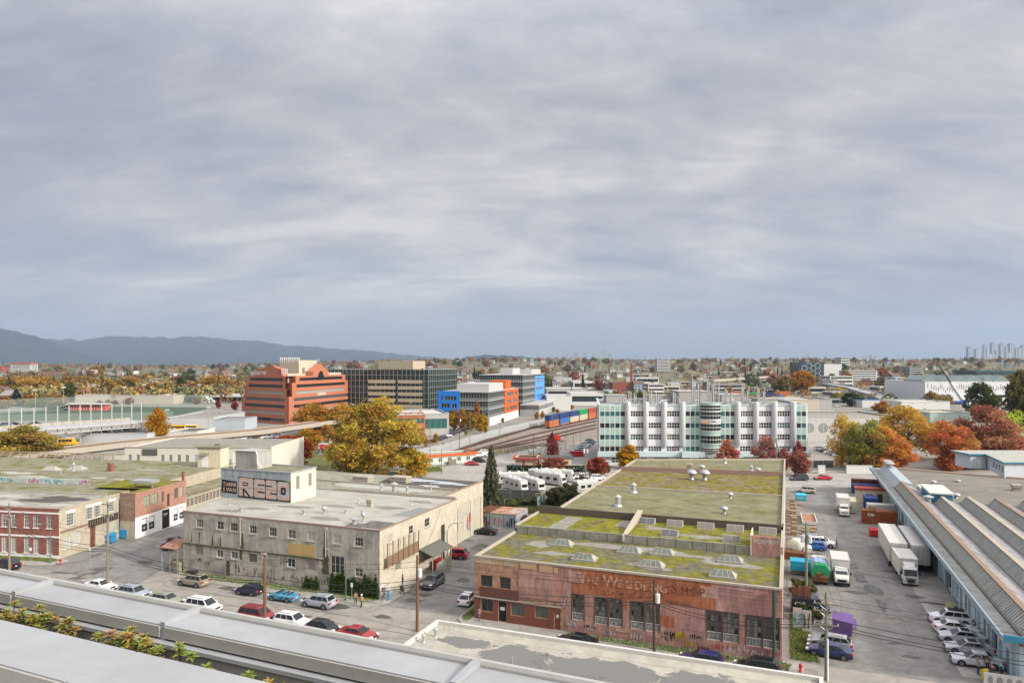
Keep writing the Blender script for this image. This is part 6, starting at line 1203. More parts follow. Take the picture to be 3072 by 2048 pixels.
# road viaduct and far guideway
vp=[Vector(P(x,y,7))for x,y in((2750,1208),(2650,1183),(2560,1164),(2480,1152),(2400,1146))]
t=T('road_viaduct','grey road viaduct sloping down past the white offices','bridge',(vp[0].x,vp[0].y,0));v0=[p-Vector((vp[0].x,vp[0].y,0))for p in vp]
zs_=[1.5,5,7,7.5,7.5]
for nm_,hw,off,za,zb_,m in(('deck',7,0,-1.2,0,M('viaduct_deck',(.3,.3,.31),.9,.1,.2)),('barrier',.25,7,0,1.0,CONC),('barrier',.25,-7,0,1.0,CONC)):
    b=MB()
    for i in range(4):
        dd=(v0[i+1]-v0[i]).normalized();s=Vector((-dd.y,dd.x,0));R=[]
        for j in(i,i+1):
            c=v0[j]+s*off;R.append([Vector((c.x-s.x*hw,c.y-s.y*hw,zs_[j]+za)),Vector((c.x+s.x*hw,c.y+s.y*hw,zs_[j]+za)),Vector((c.x+s.x*hw,c.y+s.y*hw,zs_[j]+zb_)),Vector((c.x-s.x*hw,c.y-s.y*hw,zs_[j]+zb_))])
        b.loft(R)
    b.build(nm_,m,t)
for i in range(1,5):b=MB();b.box(v0[i].x-5,v0[i].y-1,0,v0[i].x+5,v0[i].y+1,zs_[i]-1.25);b.build('pier',CONC,t)
p0,p1=P(2130,1140,12),P(2420,1122,12);t=T('far_guideway','distant pale concrete transit viaduct on tall piers','bridge',(p0[0],p0[1],0));dv=Vector((p1[0]-p0[0],p1[1]-p0[1],0))
b=MB();ribbon(b,[Vector((0,0,0)),dv*.5,dv],4,10,12.5);b.build('deck',GC,t)
for k in range(8):q=dv*(k+.5)/8;b=MB();b.box(q.x-1.4,q.y-1.4,0,q.x+1.4,q.y+1.4,9.98);b.build('pier',GC,t)
# left apartments
for i,(nm_,lab,a,c,yb,yt,m,bd,z0)in enumerate([('red_brick_flats','long brick and cream apartment block on the left skyline',42,126,1132,1115,M('flats_brick',(.36,.21,.15),.9,.12,.3),5,0),('brick_flats','second brick and cream apartment block beside the first',127,187,1133,1115,MATS['flats_brick'],5,0),('white_apartments','tall white apartment block with a red roof edge',34,92,1120,1092,WHB,8,2),('grey_apartments','pale grey apartment block at the far left skyline',8,33,1125,1103,GRB,6,2),('red_apartments','red fronted apartment block at the picture edge skyline',-14,8,1125,1100,M('red_render',(.42,.10,.08),.8,.1,.4),6,2),('white_slab','white slab block behind the golden poplars',247,270,1135,1110,WHB,6,0),('white_long_slab','long white slab block right of the golden poplars',312,368,1132,1118,WHB,4,0),('tan_tower','small beige tower above the yellow trees',437,458,1168,1136,M('tan_grey',(.33,.3,.27),.9,.15,.5),4,0),('brick_office','brick and glass office on the left hillside',622,672,1132,1112,M('flats_brick',0),4,0),('grey_office_slab','pale office slab next to the brick office',590,622,1124,1111,WLB,3,0)]):
    t,w,h=block(nm_,lab,a,c,yb,yt,24,m,bands=bd,n=14,roofm=PRF,z0=z0)
    if i==2:b=MB();b.box(-1,-1,h+.3,w+1,20,h+3.5);b.build('red_attic',M('red_render',(.42,.1,.08),.8,.1,.4),t)
block('pale_hall','white roofed hall beyond the dark glass office',1300,1390,1146,1131,50,WHB,bands=1,n=20,roofm=PRF)
block('silo_works','grey works with a silo beyond the offices',1265,1320,1172,1150,24,GRB,bands=0,roofm=PRF)
block('long_white_store','long white store left of the blue office',1236,1308,1218,1192,20,WHB,roofm=PRF)
for i,a in enumerate([(1235,1300,1168,1156),(1250,1292,1185,1174),(1400,1440,1150,1140),(1820,1850,1200,1172),(1975,2040,1172,1158),(2010,2090,1195,1178),(2040,2110,1155,1145),(2130,2250,1124,1116),(2300,2390,1180,1168),(2250,2330,1150,1140),(2240,2300,1128,1121),(2500,2560,1190,1176),(2640,2720,1175,1160),(2480,2540,1215,1195),(1450,1500,1120,1112),(520,590,1150,1140),(560,640,1168,1158),(690,740,1152,1140),(2850,2920,1160,1150),(3000,3072,1240,1215)]):
    block('commercial_block','%s flat-roofed commercial block among the far low buildings'%['white','grey','beige','pale metal'][i%4],*a[:3],a[3],25,[WHB,GRB,BGB,WLB][i%4],bands=1,n=12,roofm=PRF,group='low commercial blocks in the distance')
rn=random.Random(77)
for i in range(58):
    x=rn.choice([rn.uniform(1640,2400),rn.uniform(1640,2400),rn.uniform(2330,3060),rn.uniform(960,1320),rn.uniform(300,720)]);y=rn.uniform(1118,1185)if x>900 else rn.uniform(1118,1140);w_=rn.uniform(28,80)*(y-1085)/70;k=i%5
    block('commercial_block','%s flat-roofed commercial block among the far low buildings'%['white','grey','beige','pale metal','white'][k],x,x+w_,y,y-rn.uniform(9,17)*(y-1070)/80,22,[WHB,GRB,BGB,WLB,WHB][k],bands=rn.choice([0,1,1,2]),n=10,roofm=rn.choice([PRF,PRF,RFELT]),group='low commercial blocks in the distance',side_bands=False)
# mobile crane with its long boom
cp=Vector(P(2880,1212));t=T('mobile_crane','mobile crane with a long white boom raised by the art school','crane',cp,0);sc_=cp.y/F
b=MB();b.box(-9,-1.3,1,4,1.3,2.6);b.box(2,-1.3,1,5,1.3,3.6);b.build('carrier',M('crane_blue',(.03,.09,.3),.5,.1,.5),t)
for k in range(5):b=MB();b.tube([(-8+k*2.6,-1.4,.6),(-8+k*2.6,1.4,.6)],.6,10);b.build('wheel',RUBBER,t)
tip=Vector(((2815-2885)*sc_,0,(1212-1085)*sc_));b=MB();b.tube([(2,0,3.5),tuple(tip*.45+Vector((1,0,2)))],[1.0,.85],6);b.build('boom_base',WHITE,t);b=MB();b.tube([tuple(tip*.45+Vector((1,0,2))),tuple(tip)],[.65,.5],6);b.tube([tuple(tip),tuple(tip+Vector((-2.4,0,-1.0)))],.3,4);b.build('boom_tip',FRAMED,t)
b=MB();b.tube([tuple(tip),tuple(tip+Vector((-.1,0,-6)))],.1,4);b.build('hoist_rope',BLACK,t)
# tower cranes on the skyline
for(px_,pyt,Yc,mm,lab)in[(1795,1038,1500,M('crane_green',(.25,.42,.25),.6,.1,.5),'pale green luffing tower crane above the hillside trees'),(2613,1063,1500,FRAMEG,'grey tower crane on the far ridge')]:
    Xc,zt0=PY(px_,pyt,Yc);base=tz(Xc,Yc);t=T('tower_crane',lab,'crane',(Xc,Yc,base));hh=zt0-base
    if px_<2000:
        b=MB();b.box(3,-1,0,4.6,.6,hh*.55);b.build('mast',mm,t);b=MB();b.tube([(3.8,0,hh*.55),(-4,0,hh)],[.8,.4],5);b.tube([(3.8,0,hh*.55),(9,0,hh*.52)],.8,5);b.build('jib',mm,t)
    else:
        b=MB();b.box(-.9,-.9,0,.9,.9,hh);b.build('mast',mm,t);b=MB();b.box(-19,-.7,hh-5.5,10,.7,hh-4.2);b.box(7,-1,hh-7,10,1,hh-5.5);b.tube([(0,0,hh),(-15,0,hh-4.3)],.2,4);b.build('jib',mm,t)
# far city towers
rn=random.Random(8)
def ftower(px0,px1,pyt,Yc,m,lab,g):
    X0,zt0=PY(px0,pyt,Yc);X1=PY(px1,pyt,Yc)[0];w=X1-X0;t=T('high_rise_tower',lab,'tower',(X0,Yc,0),0,g);b=MB();b.box(0,0,0,w,w,zt0);b.box(w*.2,w*.2,zt0,w*.8,w*.8,zt0+w*.25);b.build('shaft',m,t)
    for k in range(4):b=MB();x=w*(k+.5)/4;b.box(x-w*.06,-1.2,10,x+w*.06,-.01,zt0-4);b.build('balcony_stack',FRAMEG if k%2 else WHB,t)
FT=[M('tower_blue',(.14,.17,.2),.4,.2,.02),M('tower_pale',(.24,.25,.26),.7,.15,.02),M('tower_brown',(.26,.17,.15),.7,.15,.02),M('tower_green',(.2,.25,.23),.6,.15,.02)]
for(a,c,y,m,lab)in[(1699,1709,1063,2,'brown high rise tower, leftmost of the distant cluster over the trees'),(1715,1727,1073,3,'short green high rise tower beside the brown one'),(1723,1733,1061,0,'dark blue high rise tower behind the short green one'),(1736,1745,1068,1,'pale high rise tower between two dark towers'),(1750,1760,1061,0,'dark high rise tower standing alone right of the pale one'),(1778,1787,1063,3,'pale green high rise tower behind the green crane'),(1806,1816,1051,1,'tallest pale high rise tower of the cluster'),(1825,1834,1065,0,'twin dark high rise tower at the end of the cluster')]:ftower(a,c,y,7600,FT[m],lab,'high rise towers over the hillside trees')
for(a,c,y,m)in[(2905,2917,1042,0),(2929,2942,1048,1),(2951,2958,1034,0),(2960,2970,1046,1),(2975,2984,1029,0),(2988,2995,1050,1),(3002,3013,1032,0),(3017,3024,1040,1),(3030,3043,1032,0),(3047,3053,1044,1),(3055,3066,1044,2),(3068,3080,1036,1),(2970,2990,1062,1),(3020,3035,1058,3)]:ftower(a,c,y,9000,FT[m],'hazy %s high rise tower in the far skyline at the edge'%['dark blue','pale','brown','green'][m],'hazy far skyline towers')
ftower(948,958,1078,5200,FT[1],'slim pale tower standing alone before the mountains',None)
# ================================================================ vehicles
PAINT=M('car_paint',0,.32,.03,3,objcol=True,spec=.5,coat=.8);CGL=M('car_glass',(.012,.016,.018),.05,0,spec=.6);RIM=M('wheel_rim',(.4,.4,.41),.35,.1,3,metal=.6);RIMD=M('dark_rim',(.05,.05,.05),.4,.1,3,metal=.4)
TRIM=M('black_trim',(.02,.02,.021),.6,.1,3);HL=M('headlamp',(.6,.62,.64),.15,.05,3,spec=.6);TL=M('tail_lamp',(.35,.015,.012),.2,.05,3,spec=.6);PLATE=M('number_plate',(.6,.6,.58),.5,.05,3);CHR=M('chrome',(.45,.45,.46),.2,.05,3,metal=.9)
KIND={  # L, W, H, belt, bonnet end x (windscreen foot), roof front, roof rear, tail glass foot, boot height, ground clearance, wheel radius, side windows
    'sedan':(4.75,1.82,1.45,.93,1.10,.30,-.95,-1.65,1.02,.2,.33,2),'hatch':(4.0,1.7,1.5,.95,1.05,.35,-1.35,-1.85,.98,.2,.31,2),'suv':(4.7,1.88,1.72,1.06,1.15,.45,-1.75,-2.2,1.1,.24,.37,3),'wagon':(4.7,1.78,1.5,.95,1.0,.25,-1.7,-2.2,1.0,.2,.33,3),
    'minivan':(4.95,1.95,1.78,1.02,1.55,.75,-1.95,-2.35,1.05,.2,.34,3),'van':(5.4,2.0,2.1,1.15,1.9,1.2,-2.5,-2.65,1.2,.22,.36,3),'pickup':(5.5,1.95,1.85,1.12,1.05,.35,-.75,-1.0,1.12,.28,.4,2),'cabrio':(4.35,1.75,1.35,.95,.85,.35,.3,.2,1.0,.2,.33,0)}
PROTO={}
def car_proto(kind,dark_roof=False):
    L,Wd,Hh,belt,wf,rf,rr,tf,boot,gc,wr,ns=KIND[kind];hw=Wd/2;x1,x0=L/2,-L/2
    t=T(kind+'_car','x','car');hood=belt+.03
    # lower body: rings across the car, station by station
    st=[(x1,gc+.22,.52,.80),(x1-.10,gc+.02,.70,.91),(x1-.55,gc,hood-.14,.98),(wf+.05,gc,hood,1.0),(wf-.8,gc,belt+.01,1.0),(-.6,gc,belt+.01,1.0),(tf+.3,gc,max(belt,boot-.02),1.0),(tf-.05 if tf-.05>x0+.3 else x0+.3,gc,boot,.98),(x0+.1,gc+.04,boot-.06,.93),(x0,gc+.2,.62,.86)]
    R=[]
    for x,zb,zt,k in st:
        w=hw*k;zm=zb+(zt-zb)*.5
        R.append([(x,-w*.93,zb),(x,w*.93,zb),(x,w,zb+(zt-zb)*.28),(x,w,zm+(zt-zm)*.35),(x,w*.96,zt-.07),(x,w*.80,zt),(x,-w*.80,zt),(x,-w*.96,zt-.07),(x,-w,zm+(zt-zm)*.35),(x,-w,zb+(zt-zb)*.28)])
    b=MB();b.loft([r[::-1]for r in R],0)
    gw,tw=hw*.90,hw*.72
    if kind=='cabrio':
        b2=MB();b2.box(-1.05,-gw*.8,.45,.55,gw*.8,.968);cab=('cabin',b2,TRIM)
    else:
        # upper body: glasshouse with rounded roof
        def gring(x,z,w):return[(x,-w,z),(x,w,z)]
        lo_=[(wf,-gw,belt),(wf,gw,belt),(tf,gw,max(belt,boot-.02)),(tf,-gw,max(belt,boot-.02))];hi_=[(rf,-tw,Hh-.05),(rf,tw,Hh-.05),(rr,tw,Hh-.06),(rr,-tw,Hh-.06)];top=[(rf-.15,-tw*.82,Hh),(rf-.15,tw*.82,Hh),(rr+.12,tw*.82,Hh-.01),(rr+.12,-tw*.82,Hh-.01)]
        b.loft([lo_,hi_,top],0)
    body=b.build('body',[PAINT],t,smooth=False)
    if kind=='cabrio':
        cab[1].build(cab[0],cab[2],t);q=MB();
        for s in(-.38,.38):
            for xx in(-.15,-.85):q2=MB();q2.box(xx-.25,s-.24,.5,xx+.2,s+.24,.8);q2.box(xx-.4,s-.24,.6,xx-.22,s+.24,1.12);q2.build('seat',M('seat_black',(.03,.03,.03),.8,.1,3),t)
        q=MB();q.poly([(wf,-gw,belt),(wf,gw,belt),(rf,tw,Hh-.05),(rf,-tw,Hh-.05)]);q.build('windscreen',CGL,t);q=MB();q.tube([(wf,-gw,belt),(rf,-tw,Hh-.05),(rf,tw,Hh-.05),(wf,gw,belt)],.04,5);q.build('windscreen_frame',TRIM,t)
    else:
        def face(a,c,d,e_,m0=.08,m1=.92,n0=.12,n1=.9,off=.012):
            a,c,d,e_=map(Vector,(a,c,d,e_));nn=(c-a).cross(e_-a).normalized()*off
            def f(s,u):return tuple(a.lerp(c,s).lerp(e_.lerp(d,s),u)+nn)
            return[f(m0,n0),f(m1,n0),f(m1,n1),f(m0,n1)]
        q=MB();q.poly(face(lo_[0],lo_[1],hi_[1],hi_[0],.04,.96,.06,.95));q.build('windscreen',CGL,t)
        q=MB();q.poly(face(lo_[2],lo_[3],hi_[3],hi_[2],.06,.94,.14,.92));q.build('rear_window',CGL,t)
        segs={2:[(.06,.50),(.53,.93)],3:[(.05,.37),(.395,.68),(.705,.95)]}[ns]
        for(s0,s1)in segs:
            q=MB();q.poly(face(lo_[1],lo_[2],hi_[2],hi_[1],s0,s1,.12,.9));q.build('side_window',CGL,t);q=MB();q.poly(face(lo_[0],lo_[3],hi_[3],hi_[0],s0,s1,.12,.9,-.012)[::-1]);q.build('side_window',CGL,t)
        if dark_roof:q=MB();q.box(rr+.2,-tw*.8,Hh-.005,rf-.2,tw*.8,Hh+.012);q.build('dark_roof',TRIM,t)
        if kind in('suv','minivan','wagon'):
            for s in(-1,1):q=MB();q.tube([(rf-.3,s*tw*.86,Hh+.01),(rf-.4,s*tw*.86,Hh+.06),(rr+.4,s*tw*.86,Hh+.055),(rr+.3,s*tw*.86,Hh)],.022,5);q.build('roof_rail',TRIM,t)
        if kind=='pickup':q=MB();q.box(x0+.15,-hw*.78,1.125,tf-.15,hw*.78,1.135);q.build('bed_cover',TRIM,t)
    wm=MATS.get(('wheel',wr))
    if wm is None:
        q=MB();q.lathe([(wr*.62,-.1),(wr*.94,-.11),(wr,-.07),(wr,.07),(wr*.94,.11),(wr*.62,.1)],16);q.v=[(v[0],v[2],v[1])for v in q.v];q2=MB();q2.lathe([(wr*.66,-.112),(wr*.66,.112)],12);q2.v=[(v[0],v[2],v[1])for v in q2.v]
        for k in range(5):
            a=2*math.pi*k/5;c,s=math.cos(a),math.sin(a)
            for y in(-.118,.118):q2.poly([(wr*.2*c-.05*s,y,wr*.2*s+.05*c),(wr*.6*c-.05*s,y,wr*.6*s+.05*c),(wr*.6*c+.05*s,y,wr*.6*s-.05*c),(wr*.2*c+.05*s,y,wr*.2*s-.05*c)],1)
        wm=MATS[('wheel',wr)]=(q.mesh('wheel',RUBBER),q2.mesh('rim',[RIM,RIMD]))
    ax=(x1-.88,x0+.92)
    for x in ax:
        q=MB()
        for s in(-1,1):
            c=MB();c.lathe([(wr+.075,0),(wr+.075,.012)],16);c.v=[(x+v[0],s*(hw+.001+v[2]),max(gc-.02,wr+v[1]))for v in c.v];c.build('wheel_arch',TRIM,t)
            o=link('wheel',wm[0],t,(x,s*(hw-.06),wr));link('rim',wm[1],o)
    hz_=.66 if kind not in('suv','van','pickup','minivan')else .78
    for s in(-1,1):
        q=MB();y=s*hw*.70;q.loft([[(x1-.02,y-.2,hz_-.07),(x1-.02,y+.2,hz_-.07),(x1-.05,y+.2,hz_+.08),(x1-.05,y-.2,hz_+.08)],[(x1-.34,y-.16+s*.10,hz_-.05),(x1-.34,y+.16+s*.10,hz_-.05),(x1-.36,y+.14+s*.1,hz_+.10),(x1-.36,y-.14+s*.1,hz_+.10)]][::-1]);q.build('headlight',HL,t)
        q=MB();q.box(x0-.02,y-.17+s*.06,boot-.34,x0+.22,y+.17+s*.06,boot-.12);q.build('tail_light',TL,t)
        q=MB();q.box(wf-.42,s*(gw+.03),belt+.02,wf-.22,s*(gw+.2),belt+.17);q.build('mirror',PAINT,t)
        q=MB();q.box(ax[1]+wr+.1,s*(hw*.995),gc+.0,ax[0]-wr-.1,s*(hw+.012),gc+.12);q.build('sill',TRIM,t)
        q=MB();q.box(-.08,s*(hw*.985),belt-.42,-.2,s*(hw+.014),belt-.37);q.build('door_handle',TRIM,t)
    q=MB();q.box(x1-.06,-hw*.42,hz_-.16,x1+.012,hw*.42,hz_+.05);q.build('grille',TRIM,t);q=MB();q.box(x1-.2,-hw*.74,gc+.05,x1+.015,hw*.74,gc+.24);q.build('bumper',TRIM,t)
    q=MB();q.box(x1+.016,-.16,hz_-.3,x1+.028,.16,hz_-.18);q.build('number_plate',PLATE,t);q=MB();q.box(x0-.02,-.16,boot-.42,x0-.004,.16,boot-.3);q.build('number_plate',PLATE,t)
    return t
NCAR=[0]
def car(kind,col,x,y,rz,label,group=None,dark_roof=False,world=False,z=0,scale=1):
    """park a car; x, y in the street grid (or world metres)"""
    key=(kind,dark_roof);loc=(x,y,z)if world else W(x,y,z);r=rz if world else rz-A
    if key not in PROTO:
        o=car_proto(kind,dark_roof);PROTO[key]=(o,tree_of(o));out=[p for p,_ in PROTO[key][1]];o.location=loc;o.rotation_euler=(0,0,r);o['label']=label
        if group:o['group']=group
    else:o,out=copy_tree(PROTO[key][0],loc,r,label,group,None,PROTO[key][1])
    if not group and 'group' in o:del o['group']
    if scale!=1:o.scale=(scale,)*3
    c=lin(col)
    for p in out:
        if p.name.split('.')[0]in('body','mirror'):p.color=c
    o['category']={'pickup':'pickup','minivan':'minivan','van':'van'}.get(kind,'car');NCAR[0]+=1
    return o
PI=math.pi;WH,SI,BK,NV,GY,RD='d9d9d7','9a9da3','0d0e11','0f1b3c','4b5055','8c1420'
G1='cars parked along the near kerb';G2='cars parked by the concrete building'
for k,c,u,v,lab in[('sedan',WH,-90.6,71.6,'white sedan parked beside the wooden pole at the crossing'),('suv','8d949f',-83.2,70.8,'silver grey boxy SUV behind the white sedan'),('wagon','8a8a76',-76.9,70.5,'olive green estate car between the silver SUV and white minivan'),('minivan','dfe0e0',-70.5,70.3,'white minivan with a peeling roof at the near kerb'),('minivan','7d1019',-61.7,70.2,'dark red minivan at the near kerb'),('suv',WH,-56.2,70.1,'white crossover with roof bars behind the red minivan'),('hatch','101013',-51.6,70.0,'black hatchback in front of the white crossover'),('sedan','8e1219',-46.6,69.8,'red sedan parked at the head of the near row')]:car(k,c,u,v,0,lab,G1)
for k,c,u,v,lab in[('suv','8b8474',-79.9,77.9,'beige SUV with a black roof box beside the concrete wall'),('hatch','0e1530',-69.7,77.8,'navy blue hatchback beside the concrete wall'),('cabrio','3f86a8',-63.6,77.5,'sky blue convertible with its roof down'),('suv','9aa0aa',-57.6,77.1,'silver blue SUV with a spare wheel rack at the corner')]:car(k,c,u,v,PI,lab,G2)
b=MB();rb=W(-80.2,77.9,1.8);b.loft([[(-.75,-.38,0),(.75,-.38,0),(.75,.38,0),(-.75,.38,0)],[(-.85,-.42,.15),(.9,-.42,.12),(.9,.42,.12),(-.85,.42,.15)],[(-.75,-.34,.36),(.6,-.34,.3),(.6,.34,.3),(-.75,.34,.36)]]);tag(b.build('roof_box',M('box_black',(.02,.02,.022),.4,.1,3),None,rb,PI-A),'black roof box on the beige SUV','roof box')
car('suv','4c535b',-47.6,90.3,-PI/2,'dark grey SUV parked on the side street by the ramp');car('hatch','dfe1e4',-39.9,85.6,PI/2+.1,'white hatchback seen from behind beside the red building');car('suv','8f1520',-51.2,104.5,PI+.15,'red SUV beside the awning on the side street');car('sedan','0b0d14',-53.0,121.3,PI+.1,'black sedan in front of the graffiti containers')
car('sedan','0c0d10',-22.3,78.6-1.6,PI,'black sedan below the shop sign behind the podium roof');car('wagon','2b2360',-8.6,77.0,PI,'purple blue car in front of the red shop');car('suv','101114',-3.0,76.8,PI,'black SUV at the right corner of the red shop')
car('wagon','8d9097',4.4,87.2,PI-.12,'silver estate car behind the navy sedan in the yard');car('sedan','1a2a55',4.2,84.6,PI-.1,'navy blue sedan beside the yard pole');car('suv','14161a',*UV(18,1706),PI,'black SUV by the brick building at the picture edge');car('pickup','1d2230',*UV(524,1640),PI/2+.25,'dark pickup truck parked against the concrete building')
for i,(c,v,k,dr,lab,hd)in enumerate([('e6e7ea',100.6,'suv',True,'white crossover with a black roof, end of the row by the blue wall',PI),('e9e9ec',97.3,'sedan',False,'white sedan parked tail out between the crossover and grey sedan',0),('b9bcc6',94.4,'sedan',True,'pale grey sedan, third from the yellow chair',PI),('adb0ba',91.0,'sedan',True,'silver sedan between two pale sedans by the blue wall',PI),('c3c5cc',87.6,'sedan',False,'pale silver sedan nearest the group of workers',PI)]):car(k,c,18.6,v,hd+.03*(i%2),lab,'pale cars parked against the blue wall',dr)
car('hatch','1b5aa8',4.2,131.8,PI,'bright blue hatchback beside the white tank');car('suv','dcdde0',5.4,134.6,0,'white car behind the blue hatchback');car('wagon','8f99a6',4.6,137.4,0,'silver car behind the white one in the yard');car('suv','b6b0a6',4.1,188.6,PI,'beige SUV at the end of the yard on the back street');car('minivan','33363c',2.8,208.7,-PI+.38,'dark grey minivan on the back street');car('sedan','b31722',8.9,211.9,PI+.38,'bright red sedan behind the dark minivan')
CN={'14161a':'black','16181c':'black','2c3036':'dark grey','c9ccd0':'silver','c4c8cc':'silver','1b2438':'navy','23324f':'navy','6c1018':'dark red','8a1a20':'red','dcdcdc':'white','54606c':'blue grey','5f666e':'grey'};KN={'sedan':'sedan','suv':'SUV','wagon':'estate car','hatch':'hatchback','van':'van'}
def wcar(kind,col,px_,py_,rz,lab,g=None):X_,Y_,_=P(px_,py_);return car(kind,col,X_,Y_,rz,lab,g,world=True)
wcar('suv','e4e4e4',1795,1440,0,'white crossover parked on the back street by the red bush');wcar('suv','dcdcdc',1742,1437,PI,'white crossover beside the tall grey pole');wcar('sedan','c8ccd0',1545,1430,0,'silver car behind the motorhomes');wcar('wagon','8291a6',1545,1407,PI,'blue grey estate car beside the gate hut');wcar('sedan','a01520',1416,1395,0,'red sedan beside the site cabin');wcar('suv','14161a',1437,1386,0,'black car behind the red sedan');wcar('pickup','dcdedf',1438,1370,.3,'white pickup by the site cabin');wcar('suv','e2e2e2',1455,1362,.3,'white SUV behind the white pickup')
G3='cars parked in the lot left of the column office'
for i,(c,px_,py_,k)in enumerate([('6a6e78',1690,1390,'minivan'),('dfe0e0',1697,1378,'suv'),('c9ccd2',1708,1369,'wagon'),('7e8894',1735,1358,'sedan'),('9aa4b4',1742,1351,'sedan'),('b4bac2',1750,1345,'wagon'),('d4d6d8',1757,1339,'suv'),('59626e',1766,1333,'sedan'),('49515c',1772,1328,'suv')]):wcar(k,c,px_,py_,.12,['grey minivan with open doors in the lot by the hedge','white SUV between the grey minivan and silver car','silver car between white SUV and red skip'][i]if i<3 else 'parked car in the row beyond the red skip',G3)
G4='cars parked along the fence right of the column office'
for i in range(9):
    c=['c3c7cd','1c2129','dfe1e3','8d939c','c5ccd6','a8b0ba','7186a8','3e5f98','23262c'][i];t_=i/8;wcar(['suv','sedan','sedan','wagon'][i%4],c,2462+106*t_**.9,1352+40*t_**1.05,-.25,['silver SUV farthest up the row by the orange trees','black sedan second in the row by the orange trees'][i]if i<2 else('bright blue sedan in the row by the orange trees' if i==7 else 'pale parked car in the row by the orange trees'),G4)
wcar('sedan','20242b',2437,1325,0,'dark car alone by the mural warehouse')
G5='cars in the lot by the railway fence';rn=random.Random(4)
for i in range(22):
    px_,py_=[(1185+8*i,1316-i*2.2)if i<11 else(1240+13.5*(i-11),1333-(i-11)*5.6)][0];kd,cl=rn.choice(['sedan','suv','wagon','hatch']),rn.choice(['14161a','2c3036','c9ccd0','1b2438','6c1018','dcdcdc','54606c']);wcar(kd,cl,px_+60,py_-6,.35+PI*rn.randint(0,1),'%s %s parked in the lot by the railway fence'%(CN[cl],KN[kd]),G5)
G6='white vans and cars under the guideway'
for i in range(16):
    wcar(['van','van','suv','van'][i%4],rn.choice(['e0e0e0','dcdfe2','d6d8da','c8c8c8']),600+i*15,1331-i*1.15,PI+.4,'white van parked in the row behind the guideway',G6)
G7='cars parked in the far lots'
for i in range(46):
    px_,py_=[(rn.uniform(690,780),rn.uniform(1312,1322)),(rn.uniform(905,960),rn.uniform(1330,1336)),(rn.uniform(1640,1740),rn.uniform(1186,1192)),(rn.uniform(2360,2560),rn.uniform(1208,1240)),(rn.uniform(1820,1990),rn.uniform(1206,1222)),(rn.uniform(0,120),rn.uniform(1270,1280)),(rn.uniform(2720,3050),rn.uniform(1222,1236))][i%7];kd,cl=rn.choice(['sedan','suv','hatch','van']),rn.choice(['dcdcdc','16181c','5f666e','c4c8cc','23324f','8a1a20']);wcar(kd,cl,px_,py_,rn.uniform(-.3,.5),'%s %s parked %s'%(CN[cl],KN[kd],['before the red office','behind the huge yellow tree','on the grey showroom deck','in the lot beyond the column office','by the far white halls','below the sports pitch','before the art school'][i%7]),G7)
